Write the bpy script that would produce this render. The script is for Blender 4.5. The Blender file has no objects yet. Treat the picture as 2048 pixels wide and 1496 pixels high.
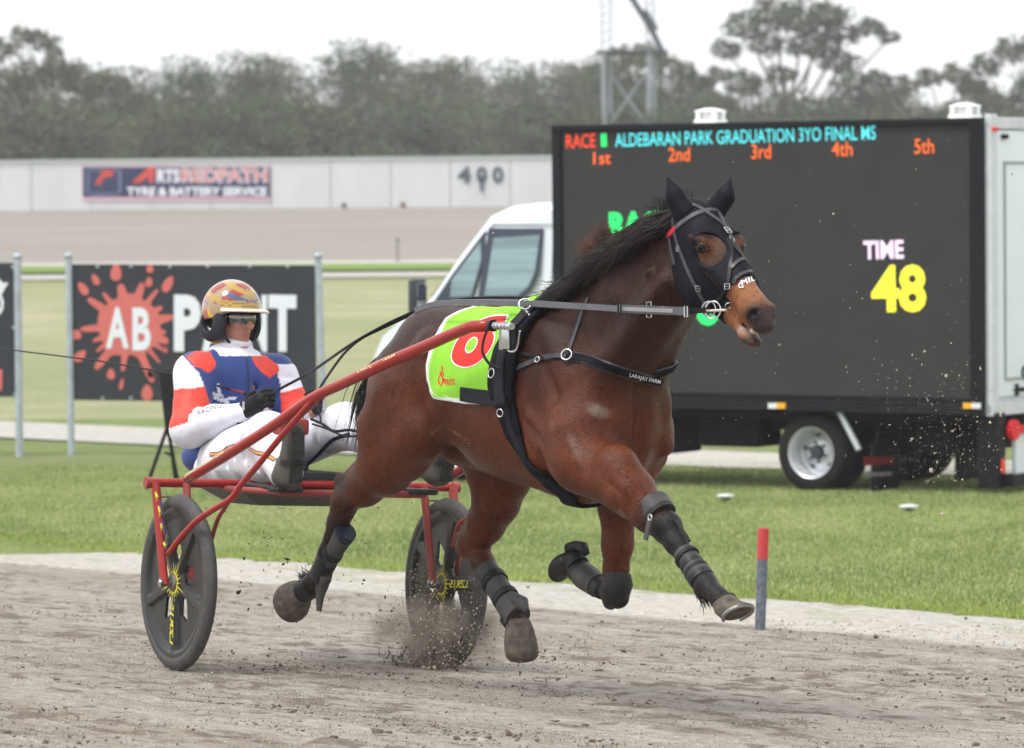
import bpy, bmesh, math, random
import numpy as np
from mathutils import Vector, Matrix
from mathutils.bvhtree import BVHTree
random.seed(7); RNG = np.random.default_rng(7)
S = bpy.context.scene
COL = S.collection
rad = math.radians

# ---------------------------------------------------------------- camera
FPX = 9000.0; CX, CY = 1024.0, 748.0; CAMZ = 1.52
pitch = -math.atan(158.0 / FPX); roll = rad(0.5)
fwd = Vector((0, math.cos(pitch), math.sin(pitch)))
r0 = Vector((1, 0, 0)); u0 = r0.cross(fwd)
CU = math.cos(roll) * u0 + math.sin(roll) * r0
CR = math.cos(roll) * r0 - math.sin(roll) * u0
CAM = Vector((0, 0, CAMZ))
cd = bpy.data.cameras.new('camera'); cam = bpy.data.objects.new('camera', cd); COL.objects.link(cam)
cd.sensor_width = 36.0; cd.lens = 36.0 * FPX / 2048.0
cd.clip_start = 0.5; cd.clip_end = 3000
m3 = Matrix((CR, CU, -fwd)).transposed()
cam.matrix_world = Matrix.Translation(CAM) @ m3.to_4x4()
cd.dof.use_dof = True; cd.dof.focus_distance = 16.6; cd.dof.aperture_fstop = 6.3
S.camera = cam

# ---------------------------------------------------------------- world, sun, exposure
SUN_EL, SUN_ROT = rad(60), rad(238)
w = bpy.data.worlds.new('World'); S.world = w; w.use_nodes = True
nt = w.node_tree; nt.nodes.clear()
sky = nt.nodes.new('ShaderNodeTexSky'); sky.sky_type = 'NISHITA'; sky.sun_disc = False
sky.sun_elevation = SUN_EL; sky.sun_rotation = SUN_ROT
sky.air_density = 1.0; sky.dust_density = 7.0; sky.ozone_density = 1.0
hs = nt.nodes.new('ShaderNodeHueSaturation'); hs.inputs['Saturation'].default_value = 0.22
hs.inputs['Value'].default_value = 1.0
bg = nt.nodes.new('ShaderNodeBackground'); bg.inputs['Strength'].default_value = 0.125
ow = nt.nodes.new('ShaderNodeOutputWorld')
nt.links.new(sky.outputs[0], hs.inputs['Color'])
# thin bright cloud deck over the sky
wc = nt.nodes.new('ShaderNodeTexCoord'); wn_ = nt.nodes.new('ShaderNodeTexNoise'); wn_.inputs['Scale'].default_value = 2.2; wn_.inputs['Detail'].default_value = 5
nt.links.new(wc.outputs['Generated'], wn_.inputs['Vector'])
wr = nt.nodes.new('ShaderNodeMix'); wr.data_type = 'RGBA'; wr.inputs[6].default_value = (8.9, 9.1, 9.4, 1); wr.inputs[7].default_value = (10.4, 10.5, 10.5, 1)
nt.links.new(wn_.outputs['Fac'], wr.inputs[0])
wm = nt.nodes.new('ShaderNodeMix'); wm.data_type = 'RGBA'; wm.inputs[0].default_value = 0.8
nt.links.new(hs.outputs[0], wm.inputs[6]); nt.links.new(wr.outputs[2], wm.inputs[7]); nt.links.new(wm.outputs[2], bg.inputs['Color'])
nt.links.new(bg.outputs[0], ow.inputs['Surface'])
sl = bpy.data.lights.new('sun', 'SUN'); sl.energy = 2.0; sl.angle = rad(16); sl.color = (1.0, 0.975, 0.94)
so = bpy.data.objects.new('sun', sl); COL.objects.link(so)
# sky sun direction: rotation measured from +Y clockwise towards +X
sd = Vector((math.sin(SUN_ROT) * math.cos(SUN_EL), math.cos(SUN_ROT) * math.cos(SUN_EL), math.sin(SUN_EL)))
so.rotation_euler = sd.to_track_quat('Z', 'Y').to_euler(); so.location = sd * 50
S.view_settings.view_transform = 'Standard'; S.view_settings.look = 'None'
S.view_settings.exposure = 0.31; S.view_settings.gamma = 1.0
S.cycles.max_bounces = 6; S.cycles.diffuse_bounces = 3; S.cycles.volume_bounces = 0
S.cycles.transparent_max_bounces = 8

# ---------------------------------------------------------------- helpers
def ray(px, py):
    return (fwd + ((px - CX) / FPX) * CR - ((py - CY) / FPX) * CU)
def atY(px, py, Y):
    r = ray(px, py); return CAM + r * (Y / r.y)
def project(p):
    d = Vector(p) - CAM; z = d.dot(fwd)
    return CX + FPX * d.dot(CR) / z, CY - FPX * d.dot(CU) / z
class Frame:
    def __init__(s, O, f, l, u=None):
        s.O = Vector(O); s.f = Vector(f).normalized(); l = Vector(l)
        l = (l - s.f * l.dot(s.f)).normalized(); s.l = l
        s.u = s.f.cross(s.l)
        if s.u.z < 0: s.u = -s.u
    def at(s, px, py, l=0.0):
        r = ray(px, py); t = (l - (CAM - s.O).dot(s.l)) / r.dot(s.l); return CAM + r * t
    def atf(s, px, py, f=0.0):
        r = ray(px, py); t = (f - (CAM - s.O).dot(s.f)) / r.dot(s.f); return CAM + r * t
    def atu(s, px, py, u=0.0):
        r = ray(px, py); t = (u - (CAM - s.O).dot(s.u)) / r.dot(s.u); return CAM + r * t
    def w(s, a, l, u): return s.O + s.f * a + s.l * l + s.u * u
    def loc(s, p): d = Vector(p) - s.O; return Vector((d.dot(s.f), d.dot(s.l), d.dot(s.u)))
    def L(s, px, py, l=0.0): return s.loc(s.at(px, py, l))
    def warr(s, A):
        A = np.asarray(A); return np.array(s.O) + A[:, :1] * np.array(s.f) + A[:, 1:2] * np.array(s.l) + A[:, 2:3] * np.array(s.u)
    @property
    def mat(s):
        x, z = s.f, s.u; y = z.cross(x)
        m = Matrix((x, y, z)).transposed().to_4x4(); m.translation = s.O; return m

def tag(o, label=None, cat=None, group=None, kind=None):
    if label: o['label'] = label
    if cat: o['category'] = cat
    if group: o['group'] = group
    if kind: o['kind'] = kind
    return o
def empty(name, loc=(0, 0, 0), label=None, cat=None, group=None, mat=None):
    o = bpy.data.objects.new(name, None); COL.objects.link(o)
    o.empty_display_size = 0.2
    if mat is not None: o.matrix_world = mat
    else: o.location = loc
    o['_m'] = 0
    del o['_m']
    return tag(o, label, cat, group)
def wmat(o):
    m = o.matrix_basis.copy()
    if o.parent: m = wmat(o.parent) @ o.matrix_parent_inverse @ m
    return m
def adopt(o, parent):
    if parent is not None:
        o.parent = parent; o.matrix_parent_inverse = wmat(parent).inverted()
def link_mesh(name, V, F, mats, parent=None, smooth=False, midx=None, attrs=None, uv=None, auto=None):
    me = bpy.data.meshes.new(name)
    V = np.asarray(V, dtype=np.float32).reshape(-1, 3)
    if isinstance(F, np.ndarray) and F.ndim == 2:
        n, k = F.shape
        me.vertices.add(len(V)); me.vertices.foreach_set('co', V.ravel())
        me.loops.add(n * k); me.loops.foreach_set('vertex_index', F.astype(np.int32).ravel())
        me.polygons.add(n); me.polygons.foreach_set('loop_start', np.arange(0, n * k, k, dtype=np.int32))
        me.update(calc_edges=True)
    else:
        me.from_pydata([tuple(map(float, v)) for v in V], [], [tuple(int(i) for i in f) for f in F])
    me.validate()
    if not isinstance(mats, (list, tuple)): mats = [mats]
    for m in mats: me.materials.append(m)
    if midx is not None and len(midx) == len(me.polygons): me.polygons.foreach_set('material_index', np.asarray(midx, dtype=np.int32))
    if smooth: me.polygons.foreach_set('use_smooth', np.ones(len(me.polygons), dtype=bool))
    if attrs:
        for nm, (kind, arr) in attrs.items():
            a = me.attributes.new(nm, kind, 'POINT')
            if kind == 'FLOAT_COLOR': a.data.foreach_set('color', np.asarray(arr, dtype=np.float32).ravel())
            elif kind == 'FLOAT_VECTOR': a.data.foreach_set('vector', np.asarray(arr, dtype=np.float32).ravel())
            else: a.data.foreach_set('value', np.asarray(arr, dtype=np.float32).ravel())
    me.update()
    o = bpy.data.objects.new(name, me); COL.objects.link(o); adopt(o, parent)
    if auto is not None:
        bpy.context.view_layer.objects.active = o
        me.polygons.foreach_set('use_smooth', np.ones(len(me.polygons), dtype=bool))
        me.set_sharp_from_angle(angle=rad(auto))
    return o

class MB:
    """mesh builder, world coordinates"""
    def __init__(s): s.V = []; s.F = []; s.M = []; s.m = 0
    def add(s, V, F):
        n = len(s.V); s.V += [tuple(v) for v in V]; s.F += [tuple(i + n for i in f) for f in F]; s.M += [s.m] * len(F); return s
    def box(s, c, h, R=None):
        """c centre, h half sizes, R list of three axes (Vectors)"""
        c = Vector(c); ax = R or (Vector((1, 0, 0)), Vector((0, 1, 0)), Vector((0, 0, 1)))
        V = [c + ax[0] * (h[0] * i) + ax[1] * (h[1] * j) + ax[2] * (h[2] * k) for i in (-1, 1) for j in (-1, 1) for k in (-1, 1)]
        F = [(0, 1, 3, 2), (4, 6, 7, 5), (0, 4, 5, 1), (2, 3, 7, 6), (0, 2, 6, 4), (1, 5, 7, 3)]
        if ax[0].cross(ax[1]).dot(ax[2]) < 0: F = [f[::-1] for f in F]
        return s.add(V, F)
    def bbox(s, c, h, R=None, b=0.01):
        """box with chamfered edges"""
        bm = bmesh.new(); bmesh.ops.create_cube(bm, size=2.0)
        for v in bm.verts: v.co = Vector((v.co.x * h[0], v.co.y * h[1], v.co.z * h[2]))
        b = min(b, min(h) * 0.9)
        bmesh.ops.bevel(bm, geom=bm.edges[:], offset=b, segments=2, affect='EDGES', profile=0.6)
        ax = R or (Vector((1, 0, 0)), Vector((0, 1, 0)), Vector((0, 0, 1))); c = Vector(c)
        bm.verts.ensure_lookup_table(); bm.faces.ensure_lookup_table()
        V = [c + ax[0] * v.co.x + ax[1] * v.co.y + ax[2] * v.co.z for v in bm.verts]
        F = [tuple(v.index for v in f.verts) for f in bm.faces]
        if ax[0].cross(ax[1]).dot(ax[2]) < 0: F = [f[::-1] for f in F]
        bm.free(); return s.add(V, F)
    def tube(s, P, r, n=10, cap=True, flat=None, up=None, closed=False):
        """tube along polyline P with radius r (number or list); flat scales the second axis; up fixes frame"""
        P = [Vector(p) for p in P]; N = len(P)
        if not isinstance(r, (list, tuple)): r = [r] * N
        T = []
        for i in range(N):
            if closed: t = P[(i + 1) % N] - P[i - 1]
            elif i == 0: t = P[1] - P[0]
            elif i == N - 1: t = P[-1] - P[-2]
            else: t = (P[i + 1] - P[i]).normalized() + (P[i] - P[i - 1]).normalized()
            T.append(t.normalized() if t.length > 1e-9 else Vector((0, 0, 1)))
        a = Vector(up) if up is not None else (Vector((0, 0, 1)) if abs(T[0].z) < 0.9 else Vector((1, 0, 0)))
        V = []; 
        for i in range(N):
            x = a - T[i] * a.dot(T[i])
            if x.length < 1e-6: x = T[i].orthogonal()
            x.normalize(); y = T[i].cross(x)
            if up is None: a = x
            fl = flat if flat is not None else 1.0
            for k in range(n):
                t = 2 * math.pi * k / n
                V.append(P[i] + x * (math.cos(t) * r[i]) + y * (math.sin(t) * r[i] * fl))
        F = []
        R_ = N if closed else N - 1
        for i in range(R_):
            j = (i + 1) % N
            for k in range(n):
                F.append((i * n + k, i * n + (k + 1) % n, j * n + (k + 1) % n, j * n + k))
        if cap and not closed:
            F.append(tuple(range(n))[::-1]); F.append(tuple((N - 1) * n + k for k in range(n)))
        return s.add(V, F)
    def ring(s, c, axis, R, r, n=24, m=8, sx=1.0):
        c = Vector(c); axis = Vector(axis).normalized(); x = axis.orthogonal().normalized(); y = axis.cross(x)
        P = [c + x * (R * math.cos(2 * math.pi * i / n) * sx) + y * (R * math.sin(2 * math.pi * i / n)) for i in range(n)]
        return s.tube(P, r, m, closed=True)
    def cyl(s, c, axis, r, h, n=24, r2=None, cap=True):
        c = Vector(c); axis = Vector(axis).normalized()
        return s.tube([c - axis * h / 2, c + axis * h / 2], [r, r if r2 is None else r2], n, cap)
    def lathe(s, c, axis, prof, n=32):
        """prof list of (radius, offset along axis)"""
        c = Vector(c); axis = Vector(axis).normalized(); x = axis.orthogonal().normalized(); y = axis.cross(x)
        V = []
        for (r, h) in prof:
            for k in range(n):
                t = 2 * math.pi * k / n; V.append(c + axis * h + x * (r * math.cos(t)) + y * (r * math.sin(t)))
        F = []
        for i in range(len(prof) - 1):
            for k in range(n): F.append((i * n + k, i * n + (k + 1) % n, (i + 1) * n + (k + 1) % n, (i + 1) * n + k))
        return s.add(V, F)
    def prism(s, P, d):
        """polygon P (world points) extruded by vector d"""
        P = [Vector(p) for p in P]; d = Vector(d); n = len(P)
        V = P + [p + d for p in P]
        F = [tuple(range(n))[::-1], tuple(n + i for i in range(n))]
        F += [(i, (i + 1) % n, n + (i + 1) % n, n + i) for i in range(n)]
        return s.add(V, F)
    def strap(s, P, N, wd, th):
        """flat band along P with surface normals N"""
        P = [Vector(p) for p in P]; V = []; n = len(P)
        for i in range(n):
            t = (P[min(i + 1, n - 1)] - P[max(i - 1, 0)]).normalized(); nn = Vector(N[i])
            b = t.cross(nn).normalized(); nn = b.cross(t).normalized()
            for (x, y) in ((-1, 0), (-.85, 1), (.85, 1), (1, 0)): V.append(P[i] + b * (wd / 2 * x) + nn * (th * y))
        F = []
        for i in range(n - 1):
            for k in range(4): F.append((i * 4 + k, i * 4 + (k + 1) % 4, (i + 1) * 4 + (k + 1) % 4, (i + 1) * 4 + k))
        F += [(3, 2, 1, 0), tuple((n - 1) * 4 + k for k in range(4))]
        return s.add(V, F)
    def build(s, name, mats, parent=None, smooth=False, auto=None):
        return link_mesh(name, s.V, s.F, mats, parent, smooth, midx=s.M, auto=auto)

def spline(P, n):
    """Catmull-Rom through P, n samples"""
    P = [np.array(tuple(p), dtype=float) for p in P]
    Q = [2 * P[0] - P[1]] + P + [2 * P[-1] - P[-2]]
    out = []
    for i in range(n):
        t = i / (n - 1) * (len(P) - 1); k = min(int(t), len(P) - 2); t -= k
        a, b, c, d = Q[k], Q[k + 1], Q[k + 2], Q[k + 3]
        out.append(0.5 * (2 * b + (c - a) * t + (2 * a - 5 * b + 4 * c - d) * t * t + (3 * b - a - 3 * c + d) * t ** 3))
    return [Vector(o) for o in out]

# ---- numpy noise
_LAT = np.random.default_rng(3).random((256, 256))
def vnoise(x, y):
    xi = np.floor(x).astype(int); yi = np.floor(y).astype(int); fx = x - xi; fy = y - yi
    fx = fx * fx * (3 - 2 * fx); fy = fy * fy * (3 - 2 * fy)
    a = _LAT[xi % 256, yi % 256]; b = _LAT[(xi + 1) % 256, yi % 256]; c = _LAT[xi % 256, (yi + 1) % 256]; d = _LAT[(xi + 1) % 256, (yi + 1) % 256]
    return (a * (1 - fx) + b * fx) * (1 - fy) + (c * (1 - fx) + d * fx) * fy - 0.5
def fbm(x, y, o=4):
    s = 0; a = 1.0
    for i in range(o): s = s + a * vnoise(x * 2 ** i + 17 * i, y * 2 ** i + 31 * i); a *= 0.5
    return s

# ---------------------------------------------------------------- materials
def mat(name, col, rough=0.6, nscale=None, namt=0.15, bump=0.0, bscale=None, metal=0.0, coat=0.0, spec=0.2, attr=None, emit=None, estr=1.0,
        stretch=None, sheen=0.0, detail=6.0, c2=None, cspread=0.12, alpha=None, rvar=0.0):
    m = bpy.data.materials.new(name); m.use_nodes = True; t = m.node_tree; b = t.nodes['Principled BSDF']; L = t.links.new
    c = (*col, 1.0) if len(col) == 3 else col
    b.inputs['Base Color'].default_value = c; b.inputs['Roughness'].default_value = rough; b.inputs['Metallic'].default_value = metal
    b.inputs['Coat Weight'].default_value = coat; b.inputs['Specular IOR Level'].default_value = spec
    if sheen: b.inputs['Sheen Weight'].default_value = sheen
    src = None
    if attr:
        a = t.nodes.new('ShaderNodeAttribute'); a.attribute_name = attr; src = a.outputs['Color']; L(src, b.inputs['Base Color'])
    if nscale:
        tc = t.nodes.new('ShaderNodeTexCoord'); mp = t.nodes.new('ShaderNodeMapping'); L(tc.outputs['Object'], mp.inputs['Vector'])
        if stretch: mp.inputs['Scale'].default_value = stretch
        n = t.nodes.new('ShaderNodeTexNoise'); n.inputs['Scale'].default_value = nscale; n.inputs['Detail'].default_value = detail; n.inputs['Roughness'].default_value = 0.6
        L(mp.outputs[0], n.inputs['Vector'])
        rmp = t.nodes.new('ShaderNodeMapRange'); rmp.inputs['From Min'].default_value = 0.5 - cspread * 1.4; rmp.inputs['From Max'].default_value = 0.5 + cspread * 1.4
        L(n.outputs['Fac'], rmp.inputs['Value'])
        if c2 is not None:
            mx = t.nodes.new('ShaderNodeMix'); mx.data_type = 'RGBA'; mx.inputs[6].default_value = c; mx.inputs[7].default_value = (*c2, 1)
            if src is not None: L(src, mx.inputs[6])
            L(rmp.outputs[0], mx.inputs[0]); L(mx.outputs[2], b.inputs['Base Color'])
        else:
            mm = t.nodes.new('ShaderNodeMapRange'); mm.inputs['To Min'].default_value = 1 - namt; mm.inputs['To Max'].default_value = 1 + namt
            L(rmp.outputs[0], mm.inputs['Value'])
            mx = t.nodes.new('ShaderNodeVectorMath'); mx.operation = 'SCALE'; mx.inputs[0].default_value = c[:3]
            if src is not None: L(src, mx.inputs[0])
            L(mm.outputs[0], mx.inputs['Scale']); L(mx.outputs[0], b.inputs['Base Color'])
        if rvar:
            rr = t.nodes.new('ShaderNodeMapRange'); rr.inputs['To Min'].default_value = max(0, rough - rvar); rr.inputs['To Max'].default_value = min(1, rough + rvar)
            L(rmp.outputs[0], rr.inputs['Value']); L(rr.outputs[0], b.inputs['Roughness'])
        if bump:
            bp = t.nodes.new('ShaderNodeBump'); bp.inputs['Strength'].default_value = 1.0; bp.inputs['Distance'].default_value = bump
            if bscale:
                n2 = t.nodes.new('ShaderNodeTexNoise'); n2.inputs['Scale'].default_value = bscale; n2.inputs['Detail'].default_value = 5
                L(mp.outputs[0], n2.inputs['Vector']); L(n2.outputs['Fac'], bp.inputs['Height'])
            else: L(n.outputs['Fac'], bp.inputs['Height'])
            L(bp.outputs[0], b.inputs['Normal'])
    if emit is not None:
        b.inputs['Emission Color'].default_value = (*emit, 1); b.inputs['Emission Strength'].default_value = estr
    return m

# ---------------------------------------------------------------- terrain
S55, C55 = math.sin(rad(55)), math.cos(rad(55))
_ty = np.arange(-60, 700, 0.5)
_tz = np.interp(_ty, [-60, 30, 39, 46, 50, 56, 88, 92, 95, 111, 112, 700], [-.18, -.19, -.21, -.15, -.06, .10, 1.90, 2.08, 2.2, 3.67, 3.70, 6.5])
_k = np.exp(-np.linspace(-2, 2, 9) ** 2); _k /= _k.sum(); _tz = np.convolve(np.pad(_tz, 4, 'edge'), _k, 'valid')
def zt(x, y):
    x = np.asarray(x, float); y = np.asarray(y, float)
    q = (x + .825) * S55 + (y - 18.28) * C55
    zn = -.0417 * np.clip(q, -4.5, 4.2)
    wv = np.clip((y - 22) / 14, 0, 1); wv = wv * wv * (3 - 2 * wv)
    return zn * (1 - wv) + np.interp(y, _ty, _tz) * wv
def ground(px, py, dz=0.0):
    r = ray(px, py); lo = 5.0
    t = 5.0
    while t < 600:
        p = CAM + r * t
        if p.z < float(zt(p.x, p.y)) + dz:
            a, b = t - .5, t
            for _ in range(24):
                mth = (a + b) / 2; p = CAM + r * mth
                if p.z < float(zt(p.x, p.y)) + dz: b = mth
                else: a = mth
            return CAM + r * b
        t += .5
    return CAM + r * 600
# ================================================================ SETTING
# ---- grass edge of the race track: line through two ground points
E0 = ground(0, 1086); E1 = ground(2048, 1238)
ed = Vector((E1.x - E0.x, E1.y - E0.y)).normalized(); en = Vector((-ed.y, ed.x))
if en.y < 0: en = -en
def edist(x, y):  # >0 on the grass side; the edge bends slowly away on the left
    a = (x - E0.x) * ed.x + (y - E0.y) * ed.y
    return (x - E0.x) * en.x + (y - E0.y) * en.y + 0.0012 * np.clip(a - 6, -60, 60) ** 2 * np.sign(a - 6) * 0.3, a

def grass_mat(name, cA, cB, cC, sc=3.0):
    m = bpy.data.materials.new(name); m.use_nodes = True; t = m.node_tree; b = t.nodes['Principled BSDF']; L = t.links.new
    b.inputs['Roughness'].default_value = 0.9; b.inputs['Specular IOR Level'].default_value = 0.2
    g = t.nodes.new('ShaderNodeNewGeometry')
    def noise(s, st=(1, 1, 1), d=6):
        mp = t.nodes.new('ShaderNodeMapping'); mp.inputs['Scale'].default_value = st; L(g.outputs['Position'], mp.inputs['Vector'])
        n = t.nodes.new('ShaderNodeTexNoise'); n.inputs['Scale'].default_value = s; n.inputs['Detail'].default_value = d; L(mp.outputs[0], n.inputs['Vector']); return n.outputs['Fac']
    def ramp(v, a, c):
        r = t.nodes.new('ShaderNodeMapRange'); r.inputs['From Min'].default_value = a; r.inputs['From Max'].default_value = c; L(v, r.inputs['Value']); return r.outputs[0]
    n1 = ramp(noise(sc * .12, (.5, 1, 1)), .38, .62); n2 = ramp(noise(sc, (.6, 1, 1)), .35, .65); n3 = ramp(noise(40, (.7, 1, 1), 3), .3, .7)
    def mixc(f, A, B):
        x = t.nodes.new('ShaderNodeMix'); x.data_type = 'RGBA'; L(f, x.inputs[0])
        for i, q in ((6, A), (7, B)):
            if isinstance(q, tuple): x.inputs[i].default_value = (*q, 1)
            else: L(q, x.inputs[i])
        return x.outputs[2]
    a = mixc(n2, cA, cB); sc1 = t.nodes.new('ShaderNodeMath'); sc1.operation = 'MULTIPLY'; sc1.inputs[1].default_value = .7; L(n1, sc1.inputs[0])
    a = mixc(sc1.outputs[0], a, cC)
    v = t.nodes.new('ShaderNodeMapRange'); v.inputs['To Min'].default_value = .72; v.inputs['To Max'].default_value = 1.25; L(n3, v.inputs['Value'])
    s = t.nodes.new('ShaderNodeVectorMath'); s.operation = 'SCALE'; L(a, s.inputs[0]); L(v.outputs[0], s.inputs['Scale']); L(s.outputs[0], b.inputs['Base Color'])
    bp = t.nodes.new('ShaderNodeBump'); bp.inputs['Distance'].default_value = .03; L(n3, bp.inputs['Height']); L(bp.outputs[0], b.inputs['Normal'])
    return m
M_GRASS = grass_mat('grass_green', (.185, .25, .07), (.25, .31, .11), (.235, .255, .11))
M_GRASSF = grass_mat('grass_far', (.36, .37, .20), (.46, .45, .275), (.28, .315, .14), .9)
M_PATH = mat('path_sand', (.40, .38, .345), .95, 6, .12, .004)
M_FTRACK = mat('far_dirt', (.255, .232, .208), .95, 1.4, .10, .01, stretch=(.12, 1.6, 1))
M_LUSH = mat('lush_grass', (.15, .23, .05), .95, 3, .25, .01)

def strip(name, f, ny, nx, m, dz, xr=(-90, 90)):
    """f(x)->(y0,y1) edges; sheet laid dz above terrain"""
    xs = np.linspace(xr[0], xr[1], nx); V = []
    for x in xs:
        y0, y1 = f(x); ys = np.linspace(y0, y1, ny)
        V.append(np.stack([np.full(ny, x), ys, zt(np.full(ny, x), ys) + dz], 1))
    V = np.concatenate(V); i, j = np.meshgrid(np.arange(nx - 1), np.arange(ny - 1), indexing='ij')
    a = (i * ny + j).ravel(); F = np.stack([a, a + ny, a + ny + 1, a + 1], 1)
    return tag(link_mesh(name, V, F, m, smooth=True), kind='structure')
# base terrain (infield grass)
ys = np.concatenate([np.arange(-30, 8, 3.0), np.arange(8, 60, .5), np.arange(60, 125, 1.0), np.geomspace(125, 900, 30)])
xs = np.concatenate([-np.geomspace(400, 12, 22), np.arange(-11, 11.1, .5), np.geomspace(12, 400, 22)])
X, Y = np.meshgrid(xs, ys, indexing='ij'); e, a = edist(X, Y)
Z = zt(X, Y) - .12 * np.clip(-(e) / .5, 0, 1) * (Y < 60) - .0
Z = Z + .012 * fbm(X * .7, Y * .7) * (e > .5) * (Y < 60)
nx, ny = X.shape; i, j = np.meshgrid(np.arange(nx - 1), np.arange(ny - 1), indexing='ij'); q = (i * ny + j).ravel()
F = np.stack([q, q + ny, q + ny + 1, q + 1], 1)
yc = ys[j.ravel()]
tag(link_mesh('infield', np.stack([X.ravel(), Y.ravel(), Z.ravel()], 1), F, [M_GRASS, M_GRASSF], smooth=True, midx=(yc > 54).astype(int)), kind='structure')
# sand path behind the truck and signs
pa, pb = ground(0, 845, 0), ground(2048, 925, 0); pc, pd_ = ground(0, 878, 0), ground(2048, 958, 0)
def lin(p, q): return lambda x: p.y + (q.y - p.y) * (x - p.x) / (q.x - p.x)
f0, f1 = lin(pc, pd_), lin(pa, pb)
strip('path', lambda x: (f0(x), f1(x)), 5, 120, M_PATH, .02, (-30, 22))
strip('far_path', lambda x: (87.4, 89.6), 4, 60, M_PATH, .03)
strip('lush_strip', lambda x: (90.3, 93.8 + .2 * math.sin(x)), 5, 90, M_LUSH, .05)
strip('sand_edge', lambda x: (93.9, 95.6), 3, 60, M_PATH, .03)
strip('far_track', lambda x: (95.6, 112.5), 24, 60, M_FTRACK, .03)

# ---- race track surface, fine mesh near the horse
def track_mat():
    m = bpy.data.materials.new('track_dirt'); m.use_nodes = True; t = m.node_tree; b = t.nodes['Principled BSDF']; L = t.links.new
    b.inputs['Roughness'].default_value = .95; b.inputs['Specular IOR Level'].default_value = .15
    at = t.nodes.new('ShaderNodeAttribute'); at.attribute_name = 'uvw'
    c = t.nodes.new('ShaderNodeAttribute'); c.attribute_name = 'Col'
    def noise(s, st, d=6, r=.6):
        mp = t.nodes.new('ShaderNodeMapping'); mp.inputs['Scale'].default_value = st; L(at.outputs['Vector'], mp.inputs['Vector'])
        n = t.nodes.new('ShaderNodeTexNoise'); n.inputs['Scale'].default_value = s; n.inputs['Detail'].default_value = d; n.inputs['Roughness'].default_value = r
        L(mp.outputs[0], n.inputs['Vector']); return n.outputs['Fac']
    def mr(v, a, c_, lo, hi):
        r = t.nodes.new('ShaderNodeMapRange'); r.inputs['From Min'].default_value = a; r.inputs['From Max'].default_value = c_
        r.inputs['To Min'].default_value = lo; r.inputs['To Max'].default_value = hi; L(v, r.inputs['Value']); return r.outputs[0]
    fine = noise(140, (1, 1, 1), 3, .7); mid = noise(22, (.5, 1, 1), 5); 
    k = t.nodes.new('ShaderNodeMath'); k.operation = 'MULTIPLY'; L(mr(fine, .32, .68, .52, 1.50), k.inputs[0]); L(mr(mid, .3, .7, .74, 1.24), k.inputs[1])
    s = t.nodes.new('ShaderNodeVectorMath'); s.operation = 'SCALE'; L(c.outputs['Color'], s.inputs[0]); L(k.outputs[0], s.inputs['Scale']); L(s.outputs[0], b.inputs['Base Color'])
    bp = t.nodes.new('ShaderNodeBump'); bp.inputs['Distance'].default_value = .006; L(fine, bp.inputs['Height'])
    bp2 = t.nodes.new('ShaderNodeBump'); bp2.inputs['Distance'].default_value = .02; L(mid, bp2.inputs['Height']); L(bp.outputs[0], bp2.inputs['Normal']); L(bp2.outputs[0], b.inputs['Normal'])
    return m
M_TRACK = track_mat()
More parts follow.
